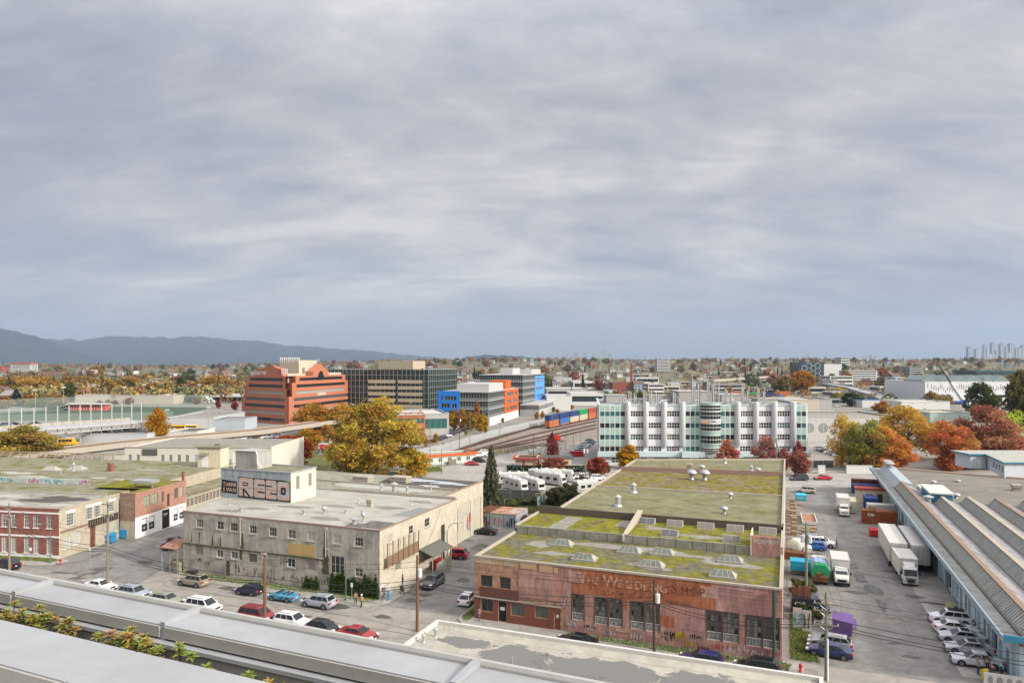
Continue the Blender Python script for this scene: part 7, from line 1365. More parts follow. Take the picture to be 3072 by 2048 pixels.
# ---------------------------------------------------------------- trucks and trailers
TWH=M('truck_white',(.52,.52,.51),.5,.08,1,streak=.25);TOPW=M('trailer_roof',(.47,.46,.44),.6,.08,.6)
def wheels(t,xs,hw,r=.48,w=.26,name='wheel'):
    q=MB();q.lathe([(r*.6,-w/2),(r*.96,-w/2),(r,-w/3),(r,w/3),(r*.96,w/2),(r*.6,w/2)],16);q.v=[(v[0],v[2],v[1])for v in q.v];me=q.mesh('wheel',RUBBER);q=MB();q.lathe([(r*.58,-w/2-.01),(r*.58,w/2+.01)],12);q.v=[(v[0],v[2],v[1])for v in q.v];rm=q.mesh('rim',RIM)
    for x in xs:
        for s in(-1,1):o=link('wheel',me,t,(x,s*hw,r));link('rim',rm,o)
def boxtruck(u,v,rz,label,L=6.2,bw=1.22,bh=2.5,cab='nose',black_grille=False):
    t=T('box_truck',label,'truck',W(u,v),rz-A);z0=1.0  # x forward, cab at +x
    b=MB();b.box(-L,-bw,z0,0,bw,z0+bh,0,mtop=1);b.build('cargo_box',[TWH,TOPW],t);b=MB()
    for s in(-1,1):b.box(-L-.02,s*(bw-.04),z0+bh-.1,.03,s*(bw+.03),z0+bh+.04)
    b.box(-.08,-bw-.03,z0+bh-.1,.04,bw+.03,z0+bh+.05);b.build('roof_trim',TWH,t)
    b=MB();b.box(-L,-.45,.6,2.2,.45,z0-.003);b.build('chassis',TRIM,t)
    if cab=='nose':
        b=MB();b.loft([[(.1,-.98,.55),(.1,.98,.55),(.1,.96,1.45),(.1,.82,2.35),(.1,-.82,2.35),(.1,-.96,1.45)],[(.75,-.98,.55),(.75,.98,.55),(.75,.96,1.45),(.75,.80,2.35),(.75,-.80,2.35),(.75,-.96,1.45)],[(1.45,-.97,.55),(1.45,.97,.55),(1.45,.95,1.42),(1.45,.9,1.5),(1.45,-.9,1.5),(1.45,-.95,1.42)],[(2.35,-.93,.55),(2.35,.93,.55),(2.35,.9,1.18),(2.35,.75,1.28),(2.35,-.75,1.28),(2.35,-.9,1.18)],[(2.45,-.9,.6),(2.45,.9,.6),(2.45,.85,1.0),(2.45,.7,1.1),(2.45,-.7,1.1),(2.45,-.85,1.0)]][::-1]);b.build('cab',TWH,t)
        b=MB();b.poly([(1.43,-.8,1.56),(1.43,.8,1.56),(.81,.74,2.25),(.81,-.74,2.25)]);b.build('windscreen',CGL,t);b=MB();b.box(2.4,-.6,.75,2.475,.6,1.08);b.build('grille',BLACK if black_grille else FRAMEG,t);b=MB();b.box(2.2,-.98,.42,2.6,.98,.66);b.build('bumper',BLACK if black_grille else TWH,t);fx=1.7;lx=2.44
    else:
        b=MB();b.loft([[(.15,-1.0,.6),(.15,1.0,.6),(.15,1.0,1.6),(.15,.9,2.5),(.15,-.9,2.5),(.15,-1.0,1.6)],[(1.2,-1.0,.6),(1.2,1.0,.6),(1.2,1.0,1.6),(1.2,.88,2.5),(1.2,-.88,2.5),(1.2,-1.0,1.6)],[(1.75,-.98,.5),(1.75,.98,.5),(1.72,.98,1.4),(1.45,.86,2.35),(1.45,-.86,2.35),(1.72,-.98,1.4)],[(1.85,-.94,.5),(1.85,.94,.5),(1.82,.9,1.3),(1.76,.8,1.4),(1.76,-.8,1.4),(1.82,-.9,1.3)]][::-1]);b.build('cab',TWH,t)
        b=MB();b.poly([(1.765,-.86,1.45),(1.765,.86,1.45),(1.5,.8,2.28),(1.5,-.8,2.28)]);b.build('windscreen',CGL,t);b=MB();b.box(1.8,-.7,.95,1.87,.7,1.2);b.build('grille',CHR,t);b=MB();b.box(1.6,-1.0,.38,1.95,1.0,.62);b.build('bumper',TWH,t);fx=1.0;lx=1.83
        b=MB();b.loft([[(.1,-.8,2.5),(.1,.8,2.5),(.1,.8,3.1),(.1,-.8,3.1)],[(1.1,-.7,2.5),(1.1,.7,2.5),(1.0,.6,2.6),(1.0,-.6,2.6)]]);b.build('wind_deflector',TWH,t)
    for s in(-1,1):
        b=MB();b.box(.3,s*.93,1.5,.95,s*.975,2.1)if cab=='nose' else b.box(.35,s*.97,1.55,1.25,s*1.015,2.2);b.build('side_window',CGL,t);b=MB();b.box(lx-.06,s*.88,.85,lx+.05,s*.62,1.05);b.build('headlight',HL,t);b=MB();b.box(1.3,s*1.1,1.5,1.42,s*1.32,1.95);b.build('mirror',TRIM,t)
    wheels(t,(fx,-L*.68),bw-.28,.45);return t
boxtruck(7.2,113.6,-PI/2,'white box truck with a black grille in the middle of the yard',5.2,1.2,2.3,'nose',True)
boxtruck(11.0,164.6,-PI/2,'white box truck with a chrome nose at the far end of the yard',6.0,1.22,2.5,'nose')
boxtruck(16.4,117.0,-PI/2+.03,'white flat-nosed box truck parked beside the semi-trailers',6.4,1.22,2.5,'flat')
def trailer(u,v,rz,label,text=None):
    t=T('semi_trailer',label,'trailer',W(u,v),rz-A,'semi trailers at the loading dock');L=14.5
    b=MB();b.box(0,-1.28,1.15,L,1.28,4.05,0,mtop=1);b.build('cargo_box',[M('trailer_skin',(.46,.465,.46),.5,.08,.5,streak=.28),TOPW],t)
    for s in(-1,1):b=MB();b.box(-.03,s*1.24,3.95,L+.03,s*1.31,4.1);b.build('roof_rail',STEEL,t)
    for k in range(2):b=MB();y=-1.2+k*1.21;b.box(-.05,y,1.25,-.003,y+1.19,3.9);o=b.build('rear_door',TWH,t);c=MB();c.tube([(-.08,y+.35,1.3),(-.08,y+.35,3.85)],.025,5);c.tube([(-.08,y+.9,1.3),(-.08,y+.9,3.85)],.025,5);c.build('lock_rod',STEEL,o)
    if text:b=MB();text_mb(text,.42,b,(-.06,-.15,3.3),(0,-1,0),(-1,0,0),0,shear=.2);b.build('lettering',M('lettering_blue',(.03,.3,.42),.6,.1,2),t)
    b=MB();b.box(.2,-1.1,.5,.3,1.1,.65);b.box(.2,-.9,.65,.3,-.8,1.15);b.box(.2,.8,.65,.3,.9,1.15);b.build('rear_guard',TRIM,t);b=MB();b.box(.5,-.5,.8,L-.5,.5,1.145);b.build('chassis',TRIM,t)
    b=MB();b.tube([(L-3,-.9,0),(L-3,-.9,1.15)],.08,5);b.tube([(L-3,.9,0),(L-3,.9,1.15)],.08,5);b.build('landing_leg',STEEL,t)
    wheels(t,(1.8,3.1),1.05,.5);return t
trailer(16.0,124.0,PI/2,'white semi trailer standing behind the flat-nosed truck');trailer(18.95,123.4,PI/2,'white semi trailer with blue door lettering against the blue wall','Ocean')
# shipping containers
def container(u,v,rz,L,m,label,text=None,wd=2.44,ht=2.6,z=0,name='shipping_container',cat='container',world=None,group=None):
    t=T(name,label,cat,world or W(u,v,z),rz-(0 if world else A),group);b=MB();b.box(0,0,.12,L,wd,ht,0);b.build('body',m,t);rb_=MB();n=int(L/.3)
    for i in range(n):x=.15+(L-.3)*i/n;rb_.box(x,-.035,.2,x+.14,-.002,ht-.15);rb_.box(x,wd+.002,.2,x+.14,wd+.035,ht-.15)
    stuff(rb_.build('corrugation',m,t))
    for x in(-.03,L-.12):
        for y in(-.05,wd-.1):b=MB();b.box(x,y,0,x+.15,y+.15,ht+.02);b.build('corner_post',m,t)
    for z0,z1 in((ht-.12,ht+.015),(.005,.15)):b=MB();b.box(.13,-.052,z0,L-.13,-.037,z1);b.build('side_rail',m,t)
    for y0,y1 in((.11,wd/2-.02),(wd/2+.02,wd-.11)):b=MB();b.box(-.06,y0,.2,-.003,y1,ht-.15);b.build('end_door',m,t)
    if text:b=MB();text_mb(text,.75,b,(.9,-.05,ht-1.0),X,Nf,0,bold=.03);b.build('lettering',WHITE,t)
    return t
CAI=M('rust_orange_container',(.30,.085,.03),.75,.2,.8,col2=(.2,.06,.025),streak=.2);CBL=M('navy_container',(.02,.05,.19),.6,.12,1);CBE=M('beige_container',(.42,.38,.29),.7,.12,1,streak=.2);CWH=M('white_container',(.5,.5,.47),.7,.1,1,streak=.2)
container(13.9,157.0,.02,6.1,CAI,'rust orange shipping container with white letters beside the blue wall','CAI');container(13.6,166.4,PI/2-.05,6.0,CBE,'beige storage container standing end on to the yard');container(15.6,164.2,.05,5.0,CWH,'white storage container behind the rust orange one');container(14.8,192.6,0,6.6,CBL,'navy blue open top bin near the back street',None,2.4,2.2,name='waste_skip',cat='skip');container(15.2,198,.03,6.5,RUST,'dark rusty open skip behind the navy bin',None,2.4,2.6,name='waste_skip',cat='skip');container(18.2,171.5,PI/2,4.5,CBL,'dark blue container tight against the blue wall')
t=T('site_office','cream portable office with a red fascia beside the blue works','cabin',W(14.6,180.5),-A);b=MB();b.facade((0,0,0),X,Nf,6.6,2.9,[(2.0,1.0,3.6,2.1),(4.4,.1,5.5,2.2)],.08,0);b.box(0,.1,0,6.6,3,2.9,0,'f');b.build('wall',CREAM,t);b=MB();b.box(-.2,-.2,2.9,6.8,3.2,3.35);b.build('fascia',M('red_fascia',0),t);window(t,(0,0,0),X,Nf,(2.0,1.0,3.6,2.1),2,1,.06,.06,FRAMEW,GLASS);b=MB();b.box(4.4,.05,.1,5.5,.09,2.2);b.build('door',FRAMED,t)
# graffiti containers at the end of the side street
GRC=[M('rust_grey_box',(.36,.34,.31),.8,.2,.8,col2=(.22,.1,.06)),M('green_grey_box',(.33,.38,.34),.8,.15,.8),M('navy_grey_box',(.28,.3,.34),.8,.15,.8)]
for i,(u,w_)in enumerate([(-57.6,2.9),(-54.6,2.9),(-51.6,2.6)]):
    t=container(u,127.6,0,w_-.15,GRC[i],['grey storage container with silver blue graffiti','grey storage container with pink and white graffiti','green grey storage container with teal graffiti'][i],None,6.5,2.5);c=MB();scribble(c,(.2,-.05,.5),X,Nf,w_-.6,1.6,3,40+i,.1,0);scribble(c,(.3,-.06,.4),X,Nf,w_-.7,1.5,4,50+i,.05,1);c.build('graffiti',[[M('spray_silverblue',(.4,.5,.55),.8,.2,2),SPW,M('spray_teal',0)][i],[SPB,SPP,SPB][i]],t);c=MB();c.box(-.05,-.05,2.6,w_-.1,6.6,2.68);c.build('rusty_top',[RUST,M('orange_rust_top',(.3,.12,.06),.85,.25,.6,col2=(.4,.3,.25)),M('pale_rust_top',(.38,.34,.31),.85,.25,.6,col2=(.3,.16,.1))][i],t)
# bins, skips and yard vehicles
def bin_(u,v,rz,m,label,w=1.9,d=1.2,h=1.3,cat='bin',tags=None,world=None):
    t=T('waste_bin',label,cat,world or W(u,v),rz-(0 if world else A));b=MB();b.xprism([(-d/2,.15),(d/2,.15),(d/2+.1,h),(-d/2-.1,h*.85)][::-1],-w/2,w/2);b.build('tub',m,t);b=MB()
    for s in(0,1):b.loft([[(-w/2+s*w/2+.02,-d/2-.14,h*.85+.01),(s*w/2-.02,-d/2-.14,h*.85+.01),(s*w/2-.02,-d/2-.14,h*.85+.06),(-w/2+s*w/2+.02,-d/2-.14,h*.85+.06)],[(-w/2+s*w/2+.02,d/2+.1,h+.01),(s*w/2-.02,d/2+.1,h+.01),(s*w/2-.02,d/2+.1,h+.06),(-w/2+s*w/2+.02,d/2+.1,h+.06)]])
    b.build('lid',m,t);b=MB()
    for x in(-w/2+.2,w/2-.2):
        for y in(-d/2+.2,d/2-.2):b.lathe([(.09,0),(.09,.15)],8,(x,y,0))
    b.build('castors',RUBBER,t)
    if tags:b=MB();scribble(b,(-w/2+.1,-d/2-.06,.35),X,Nf,w-.2,.6,4,7,.04);b.build('graffiti',tags,t)
    return t
BBL=M('blue_bin',(.02,.2,.42),.6,.15,1.5);BRD=M('red_bin',(.45,.02,.02),.5,.1,1.5)
bin_(0,0,0,BBL,'blue graffitied waste bin against the beige alley wall',2.6,1.5,1.6,tags=SPW,world=P(320,1627));bin_(0,0,0,BBL,'larger blue waste bin beside the pink brick building',3.6,1.6,1.8,tags=SPW,world=P(358,1612));bin_(0,0,0,BBL,'blue bin at the far end of the alley',2.4,1.5,1.6,world=P(547,1563));bin_(-50.0,97.6,PI/2,BRD,'bright red waste bin below the awning',2.0,1.5,1.7);bin_(2.8,178.4,.1,M('cyan_bin',(.05,.4,.55),.6,.1,1.5),'small cyan bin beside the pallets',2.2,1.5,1.5,tags=SPW);bin_(15.0,146.2,.1,BRD,'red bin beside the semi trailer nose',1.8,1.4,1.4)
t=bin_(6.1,93.0,PI/2-.08,M('purple_bin',(.115,.06,.2),.5,.1,1),'large purple open waste bin in the yard',3.4,2.0,1.8,'bin');b=MB();b.box(-1.6,-1.5,1.0,1.6,-1.17,1.1);b.build('front_lip',MATS['purple_bin'],t);b=MB();text_mb('WASTE',.5,b,(-1.2,-1.16,1.2),X,Nf,0);b.build('lettering',WHITE,t)
t=T('black_van','small black panel van with white letters beside the corrugated fence','van',W(2.6,98.4),-A+.1);b=MB();b.loft([[(-2.3,-.9,.3),(-2.3,.9,.3),(-2.3,.85,1.9),(-2.3,-.85,1.9)],[(1.0,-.95,.3),(1.0,.95,.3),(1.0,.8,2.0),(1.0,-.8,2.0)],[(1.7,-.95,.3),(1.7,.95,.3),(1.7,.9,1.2),(1.7,-.9,1.2)],[(2.4,-.85,.4),(2.4,.85,.4),(2.4,.8,.9),(2.4,-.8,.9)]]);b.build('body',M('van_black',(.018,.02,.03),.35,.05,1,coat=.5),t);b=MB();text_mb('GIVE',.6,b,(-1.9,-.98,1.1),X,Nf,0,bold=.02);text_mb('more',.5,b,(-.2,-.98,.9),X,Nf,1,shear=.3);b.build('lettering',[WHITE,M('aqua_letter',(.2,.6,.55),.6,.1,1)],t);wheels(t,(-1.5,1.5),.85,.33,.2)
t=T('compactor_truck','flatbed truck carrying a green and blue waste compactor','truck',W(4.4,113.0),-A-PI/2);b=MB();b.box(-5.5,-1.0,.6,2.4,1.0,.95);b.build('chassis',RUST,t);prof=[(-1.15,.95),(1.15,.95),(1.25,2.0),(.7,2.75),(-.7,2.75),(-1.25,2.0)];b=MB();b.xprism(prof[::-1],-.4,1.4);b.build('compactor_end',M('compactor_green',(.02,.24,.11),.6,.15,1.5),t);b=MB();b.xprism(prof[::-1],-3.2,-.41);b.build('compactor_body',M('compactor_blue',(.25,.3,.5),.6,.12,1.5),t);b=MB();b.box(-5.4,-1.0,.95,-3.8,1.0,2.5);b.build('cab',TWH,t);b=MB();b.box(1.5,-.9,.95,2.4,.9,1.25);b.box(1.6,-.6,1.25,2.2,-.1,1.7);b.tube([(1.42,-.5,1.1),(1.42,.5,1.6)],.12,5);b.build('winch',RUST,t);wheels(t,(-4.4,0,1.2),.85,.45)
t=T('blue_trailer','bright blue tipping trailer beside the red building','trailer',W(1.2,115.6),-A);b=MB();b.xprism([(-1.1,.8),(1.1,.8),(1.3,2.2),(-1.3,2.2)][::-1],-.9,3.0);b.build('hopper',M('trailer_blue',(.02,.27,.45),.55,.1,1.2),t);b=MB();b.box(-.95,-1.33,2.15,3.05,-1.27,2.28);b.box(-.92,-1.25,1.45,3.02,-1.2,1.55);b.build('rim_bar',MATS['trailer_blue'],t);b=MB();b.box(-.8,-.9,.5,3.0,.9,.8);b.build('chassis',RUST,t);wheels(t,(1.3,),1.05,.38,.2)
t=T('flatbed_tray','loose truck tray with a rusty floor and white sides in the yard','tray',W(3.9,155.6),-A+PI/2+.03);b=MB();b.box(-4.2,-1.25,.25,4.2,1.25,.4);b.build('floor',M('tray_rust',(.33,.11,.04),.85,.25,.8,col2=(.25,.2,.17),stretch=(.2,3,1)),t);b=MB();b.box(-4.3,-1.4,.15,4.3,-1.252,.75);b.box(-4.3,1.252,.15,4.3,1.4,.75);b.box(-4.3,-1.25,.15,-4.202,1.25,.75);b.box(4.202,-1.25,.15,4.3,1.25,.75);b.build('side_board',TWH,t);b=MB();b.box(-3.8,-.5,0,3.8,-.3,.249);b.box(-3.8,.3,0,3.8,.5,.249);b.build('runner',RUST,t)
t=T('water_tank','white wrapped tank and bag pile beside the blue hatchback','tank',W(1.5,130.4),-A);b=MB();b.lathe([(.9,.05),(1.15,.3),(1.15,1.6),(1.0,1.9),(.4,2.05)],14);b.build('tank',M('tank_white',(.55,.54,.5),.6,.12,1.5),t,smooth=True);b=MB();b.loft([[(.9,-1,0),(2.4,-1,0),(2.4,.4,0),(.9,.4,0)],[(1.0,-.9,.8),(2.3,-.9,.7),(2.2,.3,.9),(1.1,.2,.8)],[(1.4,-.6,1.1),(1.9,-.5,1.0),(1.9,0,1.15),(1.4,0,1.1)]]);b.build('bag',M('bag_white',(.5,.49,.46),.7,.15,2),t)
b=MB();b.box(-1.6,-.9,0,1.6,.9,1.1);b.box(-1.4,-.7,1.1,1.4,.7,1.14);tag(b.build('scrap_crate',RUST,None,W(1.0,124.6),-A),'rusty scrap crate behind the blue trailer','crate')
# pallets: each a thing with its boards
PALW=M('pallet_wood',(.33,.24,.15),.9,.25,3,stretch=(1,6,1));pb=MB()
def pallet_proto():
    t=T('pallet','weathered wooden pallet in a stack along the red building','pallet',(0,0,0),0,'pallets stacked along the yard wall')
    for k in range(6):b=MB();b.box(-.6,-.5+k*.175,.11,.6,-.38+k*.175,.135);b.build('board',PALW,t)
    for y in(-.45,0,.45):b=MB();b.box(-.6,y-.045,.02,.6,y+.045,.108);b.build('bearer',PALW,t)
    return t
pp=pallet_proto();ptree=tree_of(pp);first=True;rn=random.Random(12)
for(u,v,n)in[(.9,173.5,7),(.9,170.2,5),(1.0,164,8),(1.0,161.5,6),(1.0,158.8,9),(1.0,155.5,7),(1.0,152.6,8),(.95,149.5,6),(1.1,145.5,7),(3.0,146.2,5),(4.6,147.2,4),(2.9,143.2,6),(4.4,143.8,5),(.9,141.6,6),(15.8,161.2,6),(2.6,171.4,3)]:
    z=.03 if u<10 else 2.66
    if u>10:z,v=2.64,158.0
    for k in range(n):
        loc=W(u+rn.uniform(-.06,.06),v+rn.uniform(-.06,.06),z+k*.138);r=rn.uniform(-.08,.08)-A;lab='wooden pallet stacked on the rust orange container' if u>10 else 'weathered wooden pallet in a stack along the red building'
        if first:pp.location=loc;pp.rotation_euler=(0,0,r);first=False
        else:copy_tree(pp,loc,r,lab,'pallets on the container' if u>10 else None,None,ptree)
# motorhomes on the lot
def rv(px_,py_,rz,L,label,round_=False):
    t=T('camper_trailer',label,'caravan',P(px_,py_),rz);h=3.2;b=MB()
    b.xprism([(-1.2,.5),(1.2,.5),(1.2,h-.25),(1.0,h),(-1.0,h),(-1.2,h-.25)][::-1],-L/2,L/2)
    if round_:b.v=[(v[0]*(1-.08*(v[2]>2.9)),v[1],v[2])for v in b.v]
    b.loft([[(L/2,-1.1,.6),(L/2,1.1,.6),(L/2,1.0,h-.3),(L/2,-1.0,h-.3)],[(L/2+.7,-1.0,.9),(L/2+.7,1.0,.9),(L/2+.2,.9,h-.5),(L/2+.2,-.9,h-.5)]]);b.build('body',M('camper_white',(.44,.44,.42),.5,.08,1,streak=.25),t)
    b=MB();b.box(L/2+.3,-.7,1.5,L/2+.62,.7,2.2);b.build('front_window',CGL,t)
    for k in range(3):b=MB();x=-L*.3+k*L*.28;b.box(x,-1.23,1.5,x+1.2,-1.202,2.2);b.build('side_window',CGL,t)
    b=MB();b.box(-L/2+.3,-1.225,.95,L/2-.4,-1.203,1.05);b.build('stripe',FRAMEG,t)
    for k in range(3):b=MB();x=-L*.3+k*L*.27;b.box(x-.35,-.35,h,x+.35,.35,h+.25);b.build('roof_hatch',WHITE,t)
    wheels(t,(-L*.1,-L*.1-.9),1.0,.36,.22)
rv(1545,1470,-1.05,8.5,'white camper trailer with a large end window behind the fence');rv(1597,1470,-1.05,8,'white camper trailer beside the hedge, second behind the fence');rv(1532,1452,.1,9,'beige camper trailer parked crossways at the back of the lot');rv(1648,1452,-.7,8.5,'white camper trailer under the hedge end');rv(1635,1444,-.5,9,'long white camper trailer in the middle of the lot');rv(1668,1442,-.35,9,'pale camper trailer nearest the back street');rv(1755,1478,.55,7,'rounded silver white camper trailer beside the mossy roof',True)
# train of stacked containers
tcol=[('train_navy',(.03,.055,.17)),('train_red',(.35,.07,.05)),('train_green',(.03,.28,.1)),('train_cream',(.48,.45,.36)),('train_orange',(.42,.14,.06)),('train_blue',(.05,.16,.4))];tm={n:M(n,c,.6,.12,.5,streak=.15)for n,c in tcol}
p0,p1=Vector(P(1641,1286)),Vector(P(1805,1251));dv=(p1-p0).normalized();an=math.atan2(dv.y,dv.x);L_=12.6
for i,(lo_,hi_)in enumerate([('train_orange','train_navy'),('train_blue','train_navy'),('train_cream','train_navy'),('train_cream','train_green'),('train_orange','train_red'),('train_orange','train_green'),('train_red','train_green')]):
    q=p0+dv*(i*(L_+1.6));t=T('rail_wagon','low rail wagon, number %s in the container train from its front'%['one','two','three','four','five','six','seven'][i],'wagon',q,an,'rail wagons of the container train');b=MB();b.box(0,-1.45,.9,L_,1.45,1.3);b.box(-.6,-.3,1.0,0,.3,1.3);b.build('frame',tm['train_orange'],t)
    for x in(1.6,L_-1.6):b=MB();b.tube([(x,-.9,.75),(x,.9,.75)],.45,10);b.build('wheel_set',RUBBER,t)
    for z,nm_ in((1.32,lo_),(3.95,hi_)):
        o=container(0,0,0,L_-.4,tm[nm_],'%s shipping container %s of rail wagon %s'%(nm_[6:],'in the well' if z<2 else 'stacked on top',['one','two','three','four','five','six','seven'][i]),None,2.5,2.6,world=(q.x+dv.x*.2+dv.y*1.25,q.y+dv.y*.2-dv.x*1.25,z));o.rotation_euler=(0,0,an)
# more containers in the far yard
for i in range(16):
    px_=2000+i*24;nm_=tcol[(i*5)%6][0];q=P(px_,1196-(i%3)*3);o=container(0,0,0,12,tm[nm_],'%s shipping container stored in the far rail yard'%nm_[6:],None,2.5,2.6 if i%2 else 5.2,world=q,group='containers in the far rail yard')
t=container(0,0,0,8.5,M('truck_white',0),'white container with red and navy graffiti beside the huge yellow tree',None,2.6,3.6,world=P(955,1362));c=MB();c.box(.3,-.06,1.8,8.2,-.05,3.5,0);c.box(-.1,-.06,.3,6.5,-.051,1.78,1);scribble(c,(.2,-.07,.5),X,Nf,6,1.1,5,71,.16,2);scribble(c,(.8,-.07,2.0),X,Nf,7,1.2,5,72,.13,1);c.build('graffiti',[M('mural_red',(.55,.08,.05),.8,.15,.6),M('mural_navy',(.03,.035,.09),.8,.15,.6),WHITE],t)
# minibuses and trucks by the depot
YEL=M('bus_yellow',(.6,.33,.02),.5,.06,1)
for i,(px_,py_,m,lab)in enumerate([(158,1333,YEL,'yellow school bus parked below the depot canopy'),(200,1336,YEL,'yellow minibus with white rear beside the school bus'),(540,1293,YEL,'yellow bus behind the white shed'),(575,1292,YEL,'second yellow bus with a white roof behind the shed'),(18,1330,YEL,'yellow bus under the depot canopy at the picture edge')]):
    t=T('minibus',lab,'bus',P(px_,py_),.2);b=MB();b.loft([[(-4,-1.15,.4),(-4,1.15,.4),(-4,1.05,2.9),(-4,-1.05,2.9)],[(2.6,-1.15,.4),(2.6,1.15,.4),(2.6,1.05,2.9),(2.6,-1.05,2.9)],[(3.0,-1.1,.4),(3.0,1.1,.4),(3.0,1.0,1.5),(3.0,-1.0,1.5)],[(4.2,-1.0,.5),(4.2,1.0,.5),(4.2,.9,1.3),(4.2,-.9,1.3)]]);b.build('body',m,t);b=MB();b.box(-4.02,-1.08,2.9,2.4,1.08,3.02);b.build('roof',WHITE if i in(1,3)else YEL,t)
    for k in range(5):b=MB();b.box(-3.6+k*1.2,-1.19,1.6,-2.6+k*1.2,-1.12,2.5);b.build('window',CGL,t)
    wheels(t,(-2.6,2.9),.95,.45)
t=container(0,0,0,4.5,M('skip_red',(.42,.02,.02),.5,.1,1),'red waste skip in the lot left of the column office',None,2.2,1.8,world=P(1712,1370),name='waste_skip',cat='skip');t.rotation_euler=(0,0,.15)
t=container(0,0,0,6.2,M('skip_red',0),'red container truck body near the orange trees',None,2.4,2.5,world=P(2467,1322),name='truck_body')
for(px_,py_,lab)in[(1602,1362,'white truck cab beside the tall red tree'),(1660,1322,'red rail service truck beside the tracks')]:
    t=T('service_truck',lab,'truck',P(px_,py_),.2);m_=TWH if px_<1650 else M('skip_red',0);b=MB();b.loft([[(-2,-1.1,.5),(-2,1.1,.5),(-2,1.1,1.6),(-2,-1.1,1.6)],[(1,-1.1,.5),(1,1.1,.5),(1,1.1,1.6),(1,-1.1,1.6)]]);b.box(1.02,-1.1,.5,2.8,1.1,2.4);b.build('body',m_,t);b=MB();b.box(2.79,-.9,1.4,2.83,.9,2.2);b.build('windscreen',CGL,t);wheels(t,(-1.2,1.9),.95,.42)
# ================================================================ vegetation
def leaf_mat():
    m,t,b=nmat('leaves');N=t.nodes.new;L=t.links.new;oi=N('ShaderNodeObjectInfo');at=N('ShaderNodeAttribute');at.attribute_name='tint'
    hs=N('ShaderNodeHueSaturation');L(oi.outputs['Color'],hs.inputs['Color']);sp=N('ShaderNodeSeparateXYZ');L(at.outputs['Vector'],sp.inputs[0]);L(sp.outputs[0],hs.inputs['Value']);L(sp.outputs[1],hs.inputs['Hue'])
    b.inputs['Roughness'].default_value=.7;b.inputs['Specular IOR Level'].default_value=.15;L(hs.outputs[0],b.inputs['Base Color'])
    tr=N('ShaderNodeBsdfTranslucent');L(hs.outputs[0],tr.inputs[0]);mx=N('ShaderNodeMixShader');mx.inputs[0].default_value=.42;L(b.outputs[0],mx.inputs[1]);L(tr.outputs[0],mx.inputs[2]);L(mx.outputs[0],t.nodes['Material Output'].inputs[0]);return m
LEAF=leaf_mat();BARK=M('bark',(.085,.065,.05),.95,.3,3,bump=.4)
def leaf_mesh(name,P_,size,seed,lob,up=.35):
    """many small leaf-clump faces at points P_ (n,3), lob = tint per point"""
    rn=np.random.RandomState(seed);n=len(P_);d=rn.randn(n,3);d[:,2]+=up;d/=np.linalg.norm(d,axis=1)[:,None]
    a=np.cross(d,rn.randn(n,3));a/=np.linalg.norm(a,axis=1)[:,None];c=np.cross(d,a);s=size*(.55+.9*rn.rand(n))[:,None]
    k=(.45+.4*rn.rand(n))[:,None]
    V=np.stack([P_-a*s,P_-c*s*k+a*s*.15,P_+a*s,P_+c*s*k-a*s*.1],1).reshape(-1,3)
    me=bpy.data.meshes.new(name);me.vertices.add(4*n);me.vertices.foreach_set('co',V.ravel());me.loops.add(4*n);me.loops.foreach_set('vertex_index',np.arange(4*n,dtype=np.int32));me.polygons.add(n);me.polygons.foreach_set('loop_start',np.arange(0,4*n,4,dtype=np.int32));me.polygons.foreach_set('loop_total',np.full(n,4,dtype=np.int32))
    me.materials.append(LEAF);at=me.attributes.new('tint','FLOAT_VECTOR','POINT');tv=np.zeros((4*n,3));v=np.repeat(lob[:,0]*(.72+.56*rn.rand(n)),4);tv[:,0]=v;tv[:,1]=np.repeat(.5+lob[:,1]+rn.randn(n)*.012,4);at.data.foreach_set('vector',tv.ravel());me.update();me.validate();return me
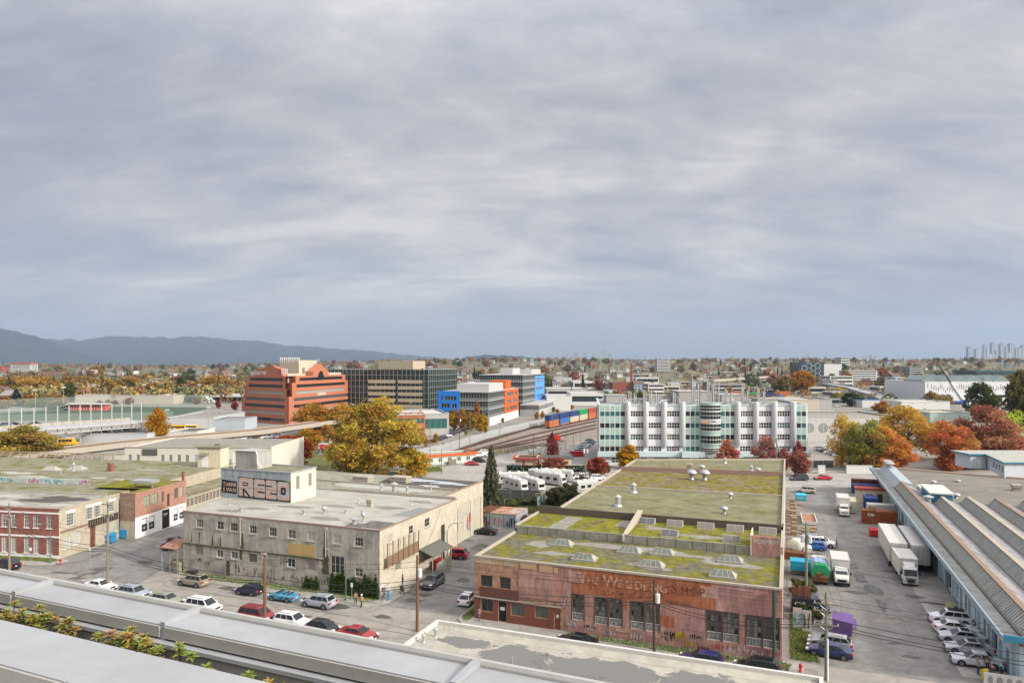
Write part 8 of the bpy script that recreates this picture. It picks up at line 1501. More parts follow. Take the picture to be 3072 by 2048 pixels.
def crown_pts(kind,n,seed):
    """points of a crown of unit height 1 (z 0..1), unit width 1; with per-point tint"""
    rn=np.random.RandomState(seed);pts,tint=[],[]
    if kind in('round','ovoid','wide','pear'):
        k={'round':60,'ovoid':64,'wide':60,'pear':150}[kind];C=[]
        while len(C)<k:
            p=rn.uniform(-1,1,3)
            r=np.linalg.norm(p)
            if .38<r<1.02:C.append(p)
        C=np.array(C);C[:,2]=C[:,2]*.5+.5;pw=.5*(1-.35*np.clip((C[:,2]-.55)/.45,0,1))*(1-.25*np.clip((.3-C[:,2])/.3,0,1));pw=pw if kind!='pear' else .53*(1-.62*np.clip((C[:,2]-.25)/.75,0,1)**1.5);C[:,0]*=pw;C[:,1]*=pw
        R=rn.uniform(.06,.165,k)if kind!='pear' else rn.uniform(.05,.10,k)
        for i in range(k):
            m=int(n/k*(R[i]/(.115 if kind!='pear' else .076))**2);d=rn.randn(m,3);d/=np.linalg.norm(d,axis=1)[:,None];rr=R[i]*(.55+.5*rn.rand(m))*(1+.3*np.sin(d[:,0]*5+i)*np.cos(d[:,2]*4+2*i));q=C[i]+d*rr[:,None]*np.array([1.05,1.05,.8]);pts.append(q);tint.append(np.stack([np.full(m,rn.uniform(.72,1.3)),np.full(m,rn.normal(0,.012))],1))
        m=int(n*.12);d=rn.randn(m,3)*.2;d[:,2]+=.5;pts.append(d*np.array([1,1,1]));tint.append(np.stack([np.full(m,.7),np.zeros(m)],1))
    elif kind=='column':
        for i in range(30):
            z=(i+.5)/30;w=.5*math.sin(math.pi*min(1,.12+z*.9))**.6;m=n//30
            for j in range(3):
                a=rn.rand()*6.28;c=np.array([math.cos(a)*w*.45,math.sin(a)*w*.45,z]);q=c+rn.randn(m//3,3)*np.array([w*.3,w*.3,.05]);pts.append(q);tint.append(np.stack([np.full(len(q),rn.uniform(.75,1.25)),np.full(len(q),rn.normal(0,.012))],1))
    elif kind=='conifer':
        for i in range(24):
            z=(i+.3)/24;w=.5*(1-z)**.8+.015;nb=int(6+9*(1-z))
            for j in range(nb):
                a=6.28*j/nb+i*1.3+rn.uniform(-.2,.2);L_=w*rn.uniform(.6,1.25);m=max(3,int(n/300*(.4+1.3*(1-z))));t=rn.rand(m)**.7;q=np.stack([math.cos(a)*L_*t,math.sin(a)*L_*t,z+.03-.085*t*(1+.5*t)*(1-.4*z)],1)+rn.randn(m,3)*np.array([.02,.02,.012]);pts.append(q);tint.append(np.stack([np.full(m,rn.uniform(.6,1.35)),np.full(m,rn.normal(0,.01))],1))
    elif kind=='bush':
        for i in range(22):
            c=rn.uniform(-1,1,3)*np.array([.38,.38,.32])+np.array([0,0,.42]);m=n//22;d=rn.randn(m,3);d/=np.linalg.norm(d,axis=1)[:,None];pts.append(c+d*rn.uniform(.1,.2)*(.6+.4*rn.rand(m,1)));tint.append(np.stack([np.full(m,rn.uniform(.7,1.3)),np.full(m,rn.normal(0,.015))],1))
    return np.concatenate(pts),np.concatenate(tint)
CROWN={}
def crown(kind,n,leaf,var=0):
    key=(kind,n,leaf,var)
    if key not in CROWN:
        p,t=crown_pts(kind,n,11+var*7);CROWN[key]=leaf_mesh('crown',p,leaf,var+3,t,.35 if kind!='conifer' else .0)
    return CROWN[key]
TRUNK={}
def trunk(kind,var=0):
    if(kind,var)not in TRUNK:
        rn=random.Random(var+5);b=MB()
        if kind in('conifer','column'):b.tube([(0,0,0),(0.01,0,.5),(0,.01,.97)],[.03,.018,.003],7)
        else:
            b.tube([(0,0,0),(.01,.005,.18),(-.01,.01,.45),(.02,0,.8)],[.035,.026,.018,.004],8)
            for k in range(9):
                a=k*2.4+rn.random();z=rn.uniform(.2,.5);e_=(math.cos(a)*rn.uniform(.2,.36),math.sin(a)*rn.uniform(.2,.36),z+rn.uniform(.15,.35));b.tube([(0,0,z),(e_[0]*.5,e_[1]*.5,z+(e_[2]-z)*.4),e_],[.014,.009,.003],5)
        TRUNK[(kind,var)]=b.mesh('trunk',BARK)
    return TRUNK[(kind,var)]
def tree(name,label,loc,h,w,kind,col,n=2500,leaf=.03,var=0,base=.12,group=None,rz=0,cat='tree',tk=True):
    """h, w in metres; base = share of the height that is bare trunk"""
    t=T(name,label,cat,loc,rz,group);o=link('crown',crown(kind,n,leaf,var),t,(0,0,h*base));o.scale=(w,w,h*(1-base));o.color=lin(col)if len(col)!=4 else col
    if tk:q=link('trunk',trunk(kind,var%3),t);q.scale=(max(w*.75,h*.45),)*2+(h,)
    return t
def ptree(name,label,pxc,pyb,pyt,wpx,kind,col,n=2500,leaf=.03,var=0,base=.1,group=None,terr=False):
    """tree standing at pixel (pxc,pyb), top at row pyt, wpx pixels wide"""
    X_,Y_,z=PT(pxc,pyb)if terr else P(pxc,pyb);k=Y_/F;wpx*=1.18 if kind in('round','wide','ovoid')else 1;return tree(name,label,(X_,Y_,z),(pyb-pyt)*k,wpx*k,kind,col,n,leaf,var,base,group,rz=var*1.3+pxc)
GOLD,OLIV,ORAN,RUSTL,REDL,MAR,GRN,DGRN,YEL_,YG=(.38,.235,.03),(.20,.135,.025),(.36,.125,.015),(.27,.085,.018),(.27,.045,.03),(.16,.035,.022),(.10,.12,.022),(.026,.042,.02),(.42,.25,.012),(.25,.22,.02)
ptree('yellow_tree','huge golden olive tree standing in the middle beside the railway',1130,1432,1203,290,'pear',(.44,.305,.05),34000,.0135,1,.0)
ptree('yellow_tree','smaller golden tree growing at the right foot of the huge one',1243,1430,1352,72,'round',(.50,.33,.03),4000,.035,2,.02)
ptree('yellow_tree','golden tree on the left flank of the huge yellow tree',1040,1425,1285,110,'pear',(.38,.27,.06),8000,.02,3,.0)
ptree('street_tree','orange yellow tree in front of the red office',945,1300,1212,105,'round',(.38,.19,.02),4500,.03,2);ptree('street_tree','golden tree between the red office and huge tree',1020,1300,1212,80,'round',GOLD,3500,.03,1);ptree('street_tree','small orange yellow tree beyond the guideway',928,1345,1288,70,'wide',(.38,.2,.02),3000,.035,3);ptree('street_tree','thin orange tree right of the small yellow one',985,1335,1275,60,'round',(.33,.16,.02),2500,.035,1)
ptree('red_maple','orange red maple behind the white warehouse',872,1402,1308,105,'round',(.30,.065,.015),6000,.03,2,.05);ptree('red_maple','crimson maple top behind the white warehouse',838,1375,1312,50,'round',REDL,2200,.04,3)
ptree('golden_poplar','tall golden pointed tree beside the depot',471,1322,1229,72,'column',(.40,.19,.012),6000,.035,1,.02);ptree('olive_tree','large olive yellow tree at the left edge below the depot',60,1422,1288,185,'round',(.30,.22,.045),12000,.02,3,.02);ptree('olive_tree','olive tree beside the large one at the left edge',-20,1420,1300,120,'round',(.28,.2,.045),6000,.026,1,.02)
ptree('red_bush','small red shrub at the foot of the left olive tree',80,1412,1392,40,'bush',REDL,1200,.06)
ptree('spruce_tree','tall grey green drooping spruce at the end of the side street',1474,1542,1338,82,'conifer',(.13,.14,.08),16000,.03,1,.0)
ptree('red_columnar_tree','dark red columnar tree beside the gate hut',1657,1388,1303,40,'column',(.25,.075,.06),5000,.045,2,.02)
ptree('red_shrub_tree','pale red shrub tree in front of the gate hut',1665,1418,1372,70,'wide',(.33,.11,.07),3000,.04,1,.1);ptree('red_shrub_tree','pinkish red shrub beside the gate hut wall',1625,1412,1382,42,'bush',(.3,.09,.06),1500,.05);ptree('red_maple','red maple at the corner of the column office lot',1790,1428,1372,62,'wide',(.32,.085,.05),4000,.04,2,.1);ptree('yellow_small_tree','bright yellow small tree before the column office',1880,1405,1336,50,'ovoid',(.50,.27,.012),4500,.045,3,.05)
for i,(x,yb,yt,w,c,lab)in enumerate([(2180,1412,1315,74,(.42,.16,.09),'orange red maple in front of the column office'),(2295,1412,1303,78,(.42,.19,.16),'large pink red maple in front of the column office'),(2352,1415,1340,52,(.36,.13,.12),'crimson maple behind the mossy roof end'),(2398,1428,1348,72,(.32,.12,.085),'dark red maple beside the gate'),(2395,1400,1318,36,(.30,.09,.06),'thin red tree against the office corner')]):ptree('red_maple',lab,x,yb,yt+8,w*.78,'wide',c,3800,.036,i%4,.08)
ptree('bare_shrub_tree','sparse grey brown tree before the glass drum',2120,1405,1345,40,'wide',(.16,.11,.08),350,.03,1,.1)
for i,(x,yb,yt,w,c,k,lab)in enumerate([(2525,1398,1250,72,(0.546,0.351,0.060),'round','golden orange tree first of the row beside the car park'),(2548,1402,1262,66,(0.519,0.371,0.060),'round','golden tree behind the green one beside the car park'),(2602,1412,1266,100,(.27,.27,.06),'round','green yellow tree in the row of orange trees'),(2640,1412,1285,110,(0.574,0.257,0.051),'round','bright orange tree right of the green one'),(2690,1412,1310,90,(0.546,0.220,0.051),'round','low orange tree behind the works roof'),(2725,1372,1222,160,(0.546,0.333,0.057),'wide','big spreading amber tree above the orange row'),(2850,1412,1268,120,(0.491,0.172,0.060),'round','rust orange tree behind the flat roof'),(2880,1405,1300,90,(0.491,0.200,0.057),'round','orange tree beside the rust one'),(2960,1402,1228,170,(0.355,0.151,0.089),'round','large maroon red tree at the right'),(3035,1392,1240,80,(0.465,0.522,0.057),'round','yellow green tree behind the maroon one'),(3010,1402,1325,130,(0.465,0.151,0.060),'wide','low orange red tree behind the roof cabin'),(3072,1402,1315,90,(0.451,0.161,0.060),'round','orange tree at the right edge behind the cabin'),(2920,1408,1330,80,(0.491,0.180,0.060),'wide','small rust tree between maroon and orange trees')]):ptree('autumn_tree',lab,x,yb,yt,w,k,c,9500 if w>85 else 5600,.02,i%4,.03)
ptree('green_tree','dark green tree in front of the art school',2945,1265,1150,78,'ovoid',(.07,.085,.02),5000,.035,1,.05);ptree('green_tree','tall green brown tree at the right edge before the art school',3062,1290,1120,75,'round',(.12,.11,.025),5000,.035,2,.05)
ptree('green_tree','dark green tree among the white stores near the viaduct',2556,1218,1178,52,'round',(.05,.07,.025),2500,.045,1,.05);ptree('autumn_tree','round amber tree beside the blue roofed store',2645,1240,1205,44,'round',(.38,.19,.02),2500,.045,2,.05);ptree('autumn_tree','yellow green tree beside the grey store',2512,1212,1178,36,'round',YG,1800,.045,3,.05);ptree('autumn_tree','big golden orange tree left of the hexagon building',2402,1180,1113,66,'ovoid',(.40,.19,.015),4000,.04,1,.03);ptree('autumn_tree','loose pale olive tree left of the golden one',2350,1182,1130,52,'round',(.2,.15,.04),2200,.045,2,.03);ptree('autumn_tree','yellow tree beside the mobile crane',2795,1215,1175,34,'round',(.28,.2,.05),1500,.05,3);ptree('autumn_tree','pale yellow tree right of the graffiti block',2830,1218,1188,46,'wide',(.3,.23,.08),1800,.045,1)
# small street trees by the blue and orange offices
for i,(x,yb,yt,w,c,k)in enumerate([(1360,1290,1232,34,(.38,.2,.02),'round'),(1385,1290,1228,28,(.36,.19,.02),'round'),(1412,1294,1238,30,(.34,.2,.02),'round'),(1430,1290,1205,20,(.36,.13,.03),'column'),(1450,1290,1243,22,(.42,.25,.02),'round'),(1440,1300,1270,14,(.42,.24,.02),'ovoid'),(1456,1302,1276,12,(.4,.24,.02),'ovoid'),(1307,1330,1300,12,(.4,.22,.02),'ovoid'),(1278,1342,1312,14,(.38,.2,.02),'ovoid'),(1398,1308,1290,10,(.25,.22,.03),'ovoid'),(1508,1270,1252,9,(.3,.2,.03),'ovoid'),(1610,1258,1236,12,(.36,.2,.02),'ovoid'),(1627,1256,1234,12,(.38,.2,.02),'ovoid'),(1672,1240,1226,10,(.34,.2,.02),'ovoid'),(1695,1226,1206,14,(.15,.14,.04),'conifer'),(1715,1228,1214,12,(.34,.19,.02),'ovoid')]):ptree('street_tree','small %s street tree by the glass offices'%{'round':'round golden','column':'narrow orange','ovoid':'slim golden','conifer':'dark green'}[k],x,yb,yt,w,k,c,900,.075,i%4,.12,'street trees by the glass offices')
for i,(x,yb,yt,w,c)in enumerate([(1822,1212,1175,16,GRN),(1845,1212,1172,18,OLIV),(1868,1212,1175,16,GOLD),(1890,1214,1178,16,OLIV),(1920,1210,1172,16,GRN),(1940,1208,1172,18,GOLD),(1245,1222,1195,32,(.4,.17,.02)),(1660,1236,1220,10,GRN)]):ptree('street_tree','slim %s street tree beside the far white halls'%('golden' if c[0]>.25 else('olive' if c[0]>.15 else 'green')),x,yb,yt,w,'ovoid',c,900,.07,i%4,.08,'street trees beside the far halls')
# left tree belt
rn=random.Random(21)
belt=[(20,1190,1135,90),(70,1195,1130,100),(115,1200,1132,100),(145,1180,1130,60),(205,1178,1130,55),(245,1172,1128,50),(275,1180,1135,60),(310,1185,1138,70),(345,1182,1142,60),(395,1180,1132,72),(440,1192,1152,60),(470,1190,1150,56),(520,1192,1155,70),(560,1180,1128,62),(595,1180,1145,60),(635,1180,1132,66),(660,1176,1128,60),(700,1172,1140,50),(480,1160,1125,46),(440,1155,1122,40),(725,1165,1135,50),(750,1160,1130,46)]
for i,(x,yb,yt,w)in enumerate(belt):ptree('autumn_tree','%s tree in the belt behind the sports pitch'%(['broad amber','wide brown gold','tall golden','olive gold','broad ochre'][i%5]if i!=13 else 'dark green rounded'),x,yb,yt,w,['round','wide','ovoid'][i%3],[(.34,.19,.04),(.31,.18,.05),(.37,.22,.045),(.27,.2,.06),(.32,.19,.04)][i%5]if i not in(13,)else(.07,.085,.03),2600,.04,i%4,.03,'golden trees behind the sports pitch')
for i,dx in enumerate((-18,-9,0,9,17)):ptree('golden_poplar','tall golden poplar in the tight clump on the left skyline',288+dx,1140,1096+abs(dx)*.35,16,'column',(.34,.21,.02),1500,.06,i%3,.0,'golden poplars in the clump')
ptree('blue_spruce','dark blue green spruce among the houses on the left',48,1218,1168,62,'conifer',(.035,.06,.045),4000,.04,2,.0);ptree('green_tree','tall green tree by the houses on the left',208,1205,1148,34,'ovoid',(.09,.10,.03),2500,.05,1,.0);ptree('olive_tree','rounded olive tree before the houses on the left',135,1222,1186,46,'round',(.2,.17,.05),2500,.05,2,.0)
for i,(x,yb,yt,w,c)in enumerate([(12,1225,1190,40,(.33,.15,.02)),(85,1220,1185,36,(.33,.16,.02)),(100,1222,1196,32,YG),(180,1215,1185,34,(.33,.17,.02)),(160,1200,1182,26,REDL),(120,1200,1178,30,MAR),(140,1190,1176,20,REDL),(300,1212,1200,14,REDL),(325,1212,1198,14,(.35,.07,.04)),(347,1212,1200,18,REDL),(390,1212,1192,26,REDL),(450,1210,1195,26,(.33,.1,.03)),(590,1212,1195,20,REDL),(655,1225,1200,14,REDL),(705,1230,1202,18,REDL),(170,1228,1206,60,(.22,.1,.03))]):ptree('autumn_shrub','small %s shrub tree round the sports pitch'%('red' if c[0]>3*c[1]else('yellow green' if c==YG else 'orange')),x,yb,yt,w,'round',c,1000,.07,i%4,.02,'shrub trees round the sports pitch')
# hedges and shrubs near the lots
def hedge(name,label,x0,x1,y,h,d,col,n,seed):
    rn_=np.random.RandomState(seed);L_=x1-x0;p=np.stack([rn_.rand(n)*L_,(rn_.rand(n)-.5)*d,rn_.rand(n)*h],1);e=rn_.randint(0,3,n);p[e==0,1]=-d/2+rn_.randn((e==0).sum())*.06;p[e==1,2]=h+rn_.randn((e==1).sum())*.08
    me=leaf_mesh(name,p,.2,seed,np.stack([.75+.5*rn_.rand(n),np.zeros(n)],1));o=link(name,me,None,(x0,y,0));o.color=lin(col);tag(o,label,'hedge')
hedge('clipped_hedge','long clipped dark green hedge along the back street',-1.5,29,208,1.7,1.4,(.03,.055,.018),6000,1)
for i,(x,yb,yt,w,c,lab)in enumerate([(1690,1512,1448,80,(.075,.085,.03),'big tangled shrub between the campers and mossy roof'),(1665,1518,1458,60,(.09,.085,.03),'dark shrub beside the wire fence by the mossy roof'),(1712,1490,1440,50,(.08,.09,.035),'green shrub at the head of the tangled shrub'),(1620,1436,1418,50,(.10,.11,.04),'low green bush behind the campers'),(1583,1432,1412,50,(.12,.11,.05),'low olive bush behind the beige camper'),(1575,1575,1538,26,(.23,.1,.03),'small orange bush beside the containers'),(1520,1520,1490,90,(.10,.105,.04),'spreading weeds bush before the dark fence'),(1590,1516,1490,70,(.10,.11,.04),'low weedy bush right of the dark fence'),(1745,1448,1422,30,(.1,.075,.05),'brown bush beside the tall grey pole')]):ptree('shrub',lab,x,yb,yt,w,'bush',c,3500,.045,i%3,.0)
for(u,v,w_,h_,c,lab)in[(2.0,107,3.2,2.0,(.10,.12,.03),'tangled green shrub beside the blue trailer'),(2.4,95.6,2.8,2.2,(.065,.085,.025),'dark bramble shrub below the rusty fence'),(1.2,104.5,2.2,1.3,(.15,.14,.03),'yellow green bramble by the red wall')]:tree('shrub',lab,W(u,v),h_,w_,'bush',c,3500,.055,1,0,cat='shrub',tk=False)
# ivy on the concrete wall
def ivy(label,x0,x1,h,n,seed):
    rn_=np.random.RandomState(seed);x=x0+(x1-x0)*rn_.rand(n);top=h*(.68+.12*np.sin(x*1.1+seed)+.12*np.sin(x*3.3)+.1*np.sin(x*7.1+2)+.1*rn_.randn(n))*np.clip(.6+np.minimum(x-x0,x1-x)*.8,.4,1);z=rn_.rand(n)*top;p=np.stack([x,-.08-.12*rn_.rand(n)-.25*(1-z/h)*rn_.rand(n),z],1);me=leaf_mesh('ivy',p,.13,seed,np.stack([.6+.7*rn_.rand(n),np.zeros(n)],1));o=link('ivy',me,None,W(-86.5,82.3,.1),-A);o.color=lin((.055,.10,.02));tag(o,label,'ivy')
ivy('thick green ivy climbing the concrete wall by the lamp post',27.0,34.9,3.2,7000,2);ivy('thin green creeper patch on the concrete wall',22.4,25.2,2.2,1200,5)
# rooftop planter: rosette shrubs and grasses close to the camera
def planter_plant(label,s,nn,hgt,seed,col,heads=4):
    rn_=random.Random(seed);c,sn=math.cos(A2),math.sin(A2);loc=(s*c+nn*sn,-s*sn+nn*c,28.42);t=T('planter_shrub',label,'shrub',loc,-A2,'shrubs in the roof planter');st=MB();lv=MB()
    for k in range(heads):
        ex_,ey=rn_.uniform(-.22,.22),rn_.uniform(-.12,.12);z=hgt*rn_.uniform(.55,1.0);st.tube([(ex_*.2,ey*.2,0),(ex_*.8,ey*.6,z*.55),(ex_,ey,z)],[.012,.009,.006],5)
        for tier,(cnt,ln,tilt)in enumerate([(8,.10,.1),(7,.085,.55),(5,.055,1.0)]):
            for j in range(cnt):
                a=6.28*j/cnt+tier*.4+rn_.uniform(-.25,.25);l_=ln*rn_.uniform(.8,1.2);d=Vector((math.cos(a),math.sin(a),tilt+rn_.uniform(-.25,.2))).normalized();sd=Vector((-math.sin(a),math.cos(a),0))*l_*.2;p=Vector((ex_,ey,z+tier*.012));up_=Vector((0,0,l_*.05));m_=rn_.choice([0,0,2,2,1]if tier else[0,2,0,1])
                a0,a1,a2,a3=p,p+d*l_*.45+sd+up_,p+d*l_-up_,p+d*l_*.45-sd+up_;mid=p+d*l_*.5-up_*.6
                lv.poly([a0,a1,mid],m_);lv.poly([a1,a2,mid],m_);lv.poly([a2,a3,mid],m_);lv.poly([a3,a0,mid],m_)
    st.build('stem',BARK,t);lv.build('leaves',col,t)
LG,LO,LR_=M('leaf_olive',(.22,.21,.03),.55,.3,12,spec=.4),M('leaf_bronze',(.27,.15,.04),.55,.3,12,spec=.4),M('leaf_green',(.16,.22,.035),.5,.3,12,spec=.4)
def splant(px_,py_,nn=5.1,z=28.9):
    D=F*(H-z)/(py_-HY);X_=(px_-CX)*D/F;return X_*math.cos(A2)-D*math.sin(A2),X_*math.sin(A2)+D*math.cos(A2)
for i,(px_,py_,hgt,hd,mats)in enumerate([(35,1806,.55,5,(LG,LO,LR_)),(80,1822,.5,5,(LO,LR_,LG)),(165,1845,.5,6,(LG,LO,LR_)),(212,1858,.5,3,(LG,LO,LR_)),(240,1868,.46,3,(LO,LO,LG)),(243,1895,.3,5,(LO,LG,LR_)),(385,1893,.5,6,(LG,LO,LR_)),(425,1905,.5,4,(LO,LG,LO)),(420,1938,.3,7,(LO,LG,LO)),(475,1912,.5,5,(LR_,LG,LO)),(478,1935,.4,6,(LR_,LG,LR_)),(530,1968,.25,6,(LR_,LG,LO)),(590,1985,.28,8,(LR_,LG,LO)),(635,1950,.45,3,(LR_,LG,LR_)),(330,1925,.22,3,(LG,LR_,LR_)),(800,2028,.3,8,(LR_,LG,LR_)),(860,2040,.25,5,(LO,LO,LG)),(490,1955,.3,5,(LG,LR_,LO))]):
    s,nn=splant(px_,py_,z=28.42+hgt*.9);planter_plant('leafy rosette shrub with bronze and green leaves in the roof planter',s,min(5.5,max(4.15,nn)),hgt*1.15,i+1,mats,hd+2)
def planter_grass(label,s,nn,n,h,seed):
    rn_=random.Random(seed);c,sn=math.cos(A2),math.sin(A2);b=MB()
    for k in range(n):
        a=rn_.random()*6.28;r=rn_.random()*.3;p=Vector((r*math.cos(a)*1.8,r*math.sin(a),0));d=Vector((math.cos(a)*.5,math.sin(a)*.4,1)).normalized();l_=h*rn_.uniform(.6,1.1);sd=Vector((-math.sin(a),math.cos(a),0))*.006;b.poly([p-sd,p+sd,p+d*l_*.6+sd*.8,p+d*l_+Vector((math.cos(a),math.sin(a),-.3))*.08,p+d*l_*.6-sd*.8])
    tag(b.build('ornamental_grass',M('grass_leaf',(.20,.25,.05),.6,.3,9),None,(s*c+nn*sn,-s*sn+nn*c,28.42),-A2),label,'grass','grass tufts in the roof planter')
for i,(px_,py_,h_)in enumerate([(20,1842,.4),(75,1868,.4),(115,1885,.38),(150,1900,.25),(815,2036,.3)]):s,nn=splant(px_,py_,z=28.42+h_*.6);planter_grass('tuft of long green grass in the roof planter',s,min(5.4,max(4.2,nn)),90,h_*.8,i)
# ---------------------------------------------------------------- far hillside: houses and trees, one by one
HW=[M('house_white',(.55,.54,.5),.8,.1,1),M('house_cream',(.45,.40,.31),.8,.1,1),M('house_grey',(.3,.31,.32),.8,.1,1),M('house_brick',(.26,.12,.08),.85,.1,1),M('house_blue',(.25,.31,.36),.8,.1,1)];HR=[M('roof_grey',(.13,.13,.135),.9,.2,.5),M('roof_brown',(.12,.085,.07),.9,.2,.5),M('roof_pale',(.24,.23,.22),.9,.2,.5)]
hp=[]
for i in range(6):
    t=T('house','x','house');w,d,h=[(9,10,5.5),(11,9,6.5),(8,11,6),(13,10,6.5),(10,10,7),(9,12,5.5)][i];b=MB();b.box(-w/2,-d/2,-1,w/2,d/2,h);b.build('wall',HW[i%5],t);b=MB();ov=.5
    if i%2:b.yprism([(-w/2-ov,h),(w/2+ov,h),(0,h+3.4)],-d/2-ov,d/2+ov);c=MB();c.poly([(-w/2,-d/2-.01,h),(w/2,-d/2-.01,h),(0,-d/2-.01,h+3)])
    else:b.xprism([(-d/2-ov,h),(d/2+ov,h),(0,h+3.2)][::-1],-w/2-ov,w/2+ov)
    b.build('roof',HR[i%3],t)
    for k in range(3):
        for z in(1.3,3.9):b=MB();x=-w/2+w*(k+.5)/3;b.box(x-.7,-d/2-.05,z,x+.7,-d/2-.003,z+1.3);b.build('window',GLASS,t)
    hp.append([t,tree_of(t),False])
rn=random.Random(33)
def place_house(X_,Y_,lab,g):
    k=rn.randrange(6);lab=lab or '%s house with a %s roof on the far hillside'%(['white','cream','grey','brick','blue grey','small white'][k],['grey side gabled','brown front gabled','pale side gabled','grey front gabled','brown side gabled','pale front gabled'][k]);loc=(X_,Y_,tz(X_,Y_));r=rn.choice([0,.1,-.15,.35,1.57])+rn.uniform(-.1,.1)
    if not hp[k][2]:o=hp[k][0];o.location=loc;o.rotation_euler=(0,0,r);o['label']=lab;o['group']=g;hp[k][2]=True
    else:copy_tree(hp[k][0],loc,r,lab,g,rn.uniform(.9,1.3),hp[k][1])
spots=[]
for i in range(235):
    while True:
        Y_=800*(2600/800)**rn.random();px_=rn.uniform(-60,3130)if rn.random()<.6 else rn.uniform(1050,2450);X_=(px_-CX)*Y_/F
        if all((X_-a)**2+(Y_-c)**2>14**2 for a,c in spots[-60:]):break
    spots.append((X_,Y_));place_house(X_,Y_,None,'houses on the far hillside')
for i,(px_,py_)in enumerate([(12,1205),(80,1195),(165,1198),(228,1190),(250,1188),(268,1190),(285,1188),(35,1212)]):
    X_,Y_,_=P(px_,py_);spots.append((X_,Y_));place_house(X_,Y_,'gabled house beside the sports pitch on the left','houses beside the sports pitch')
fv=[('round',520,.085,0),('round',520,.085,1),('wide',520,.085,2),('conifer',700,.07,1),('ovoid',520,.085,3)]
FC=[(.27,.14,.08),(.31,.17,.07),(.23,.11,.08),(.33,.22,.07),(.21,.13,.09),(.19,.18,.09),(.07,.09,.055),(.30,.19,.10),(.13,.14,.07),(.24,.2,.11)]
FN=['rust brown leaved','orange brown leaved','maroon leaved','golden leaved','dark brown leaved','olive leaved','dark green leaved','light orange leaved','green leaved','dull yellow leaved']
for i in range(300):
    Y_=760*(2750/760)**(rn.random()**.85);px_=rn.uniform(-80,3150);X_=(px_-CX)*Y_/F;con=rn.random()<.2;k=3 if con else rn.choice([0,1,2,4]);h_=rn.uniform(11,21)if con else rn.uniform(10,18);c=(.03,.042,.025)if con else rn.choice(FC)
    t=T('conifer_tree' if con else 'hillside_tree','dark pointed conifer on the far hillside' if con else '%s tree on the far hillside'%FN[FC.index(c)],'tree',(X_,Y_,tz(X_,Y_)-.3),rn.random()*6,'conifers on the far hillside' if con else 'autumn trees on the far hillside');kd,n_,lf,vr=fv[k];o=link('crown',crown(kd,n_,lf,vr),t);w_=h_*(.35 if con else rn.uniform(.9,1.25));o.scale=(w_,w_,h_);o.color=lin(tuple(q*rn.uniform(.8,1.2)for q in c))
# the wood between and beyond them, too many to count
def wood(name,label,n,Y0,Y1,seed,p0=-150,p1=3250,sz=(7,12),cols=FC,conf=.12):
    rn_=np.random.RandomState(seed);Y_=Y0*(Y1/Y0)**rn_.rand(n);X_=(rn_.uniform(p0,p1,n)-CX)*Y_/F;Z=np.array([tz(a,c)for a,c in zip(X_,Y_)]);m=80;H_=rn_.uniform(*sz,n);W_=H_*rn_.uniform(.8,1.2,n)*.5
    cn=rn_.rand(n)<conf;H_[cn]*=1.6;W_[cn]*=.45
    d=rn_.randn(n,m,3);d/=np.linalg.norm(d,axis=2)[:,:,None];d*=(.7+.35*rn_.rand(n,m))[:,:,None]
    tp=np.where(cn[:,None],np.clip(1.1-(d[:,:,2]*.5+.5),.1,1.1),1.0)
    pts=np.stack([X_[:,None]+d[:,:,0]*W_[:,None]*tp,Y_[:,None]+d[:,:,1]*W_[:,None]*tp,Z[:,None]+(d[:,:,2]*.5+.5)*H_[:,None]],2).reshape(-1,3)
    C=np.array(cols)[rn_.randint(0,len(cols),n)];C[cn]=(.03,.042,.025);C=np.repeat(C*rn_.uniform(.82,1.18,(n,1)),m,0)*rn_.uniform(.85,1.15,(n*m,1));N_=n*m
    dd=rn_.randn(N_,3);dd[:,2]+=.3;dd/=np.linalg.norm(dd,axis=1)[:,None];a=np.cross(dd,rn_.randn(N_,3));a/=np.linalg.norm(a,axis=1)[:,None];c=np.cross(dd,a);s=np.repeat(W_*.24,m)[:,None]
    V=np.stack([pts-a*s,pts-c*s*.7,pts+a*s,pts+c*s*.7],1).reshape(-1,3);me=bpy.data.meshes.new(name);me.vertices.add(4*N_);me.vertices.foreach_set('co',V.ravel());me.loops.add(4*N_);me.loops.foreach_set('vertex_index',np.arange(4*N_,dtype=np.int32));me.polygons.add(N_);me.polygons.foreach_set('loop_start',np.arange(0,4*N_,4,dtype=np.int32));me.polygons.foreach_set('loop_total',np.full(N_,4,dtype=np.int32))
    at=me.attributes.new('leafcol','FLOAT_COLOR','POINT');cc=np.ones((4*N_,4));cc[:,:3]=np.repeat(C,4,0);at.data.foreach_set('color',cc.ravel())
    if 'wood_leaves' not in MATS:
        mm,t_,b_=nmat('wood_leaves');an=t_.nodes.new('ShaderNodeAttribute');an.attribute_name='leafcol';t_.links.new(an.outputs['Color'],b_.inputs['Base Color']);b_.inputs['Roughness'].default_value=.8;b_.inputs['Specular IOR Level'].default_value=.1;MATS['wood_leaves']=mm
    me.materials.append(MATS['wood_leaves']);me.update();o=link(name,me);o['kind']='stuff';o['label']=label;o['category']='wood';return o
wood('hillside_wood','autumn wood covering the far hillside between the houses',1500,1000,2900,1,sz=(6,10))
wood('far_wood','distant wood along the skyline ridge',1500,2300,4300,2,sz=(9,15));wood('street_greenery','scattered autumn trees between the far commercial blocks',230,520,950,3,sz=(5,9),p0=1150,p1=3200,cols=FC+[GOLD,GRN]);wood('left_wood','autumn trees behind the left houses',330,560,1100,4,sz=(9,15),p0=-150,p1=760,cols=[(.29,.19,.06),(.27,.17,.06),(.24,.2,.08),(.11,.12,.06),(.22,.13,.07),(.19,.17,.08),(.13,.14,.07)])
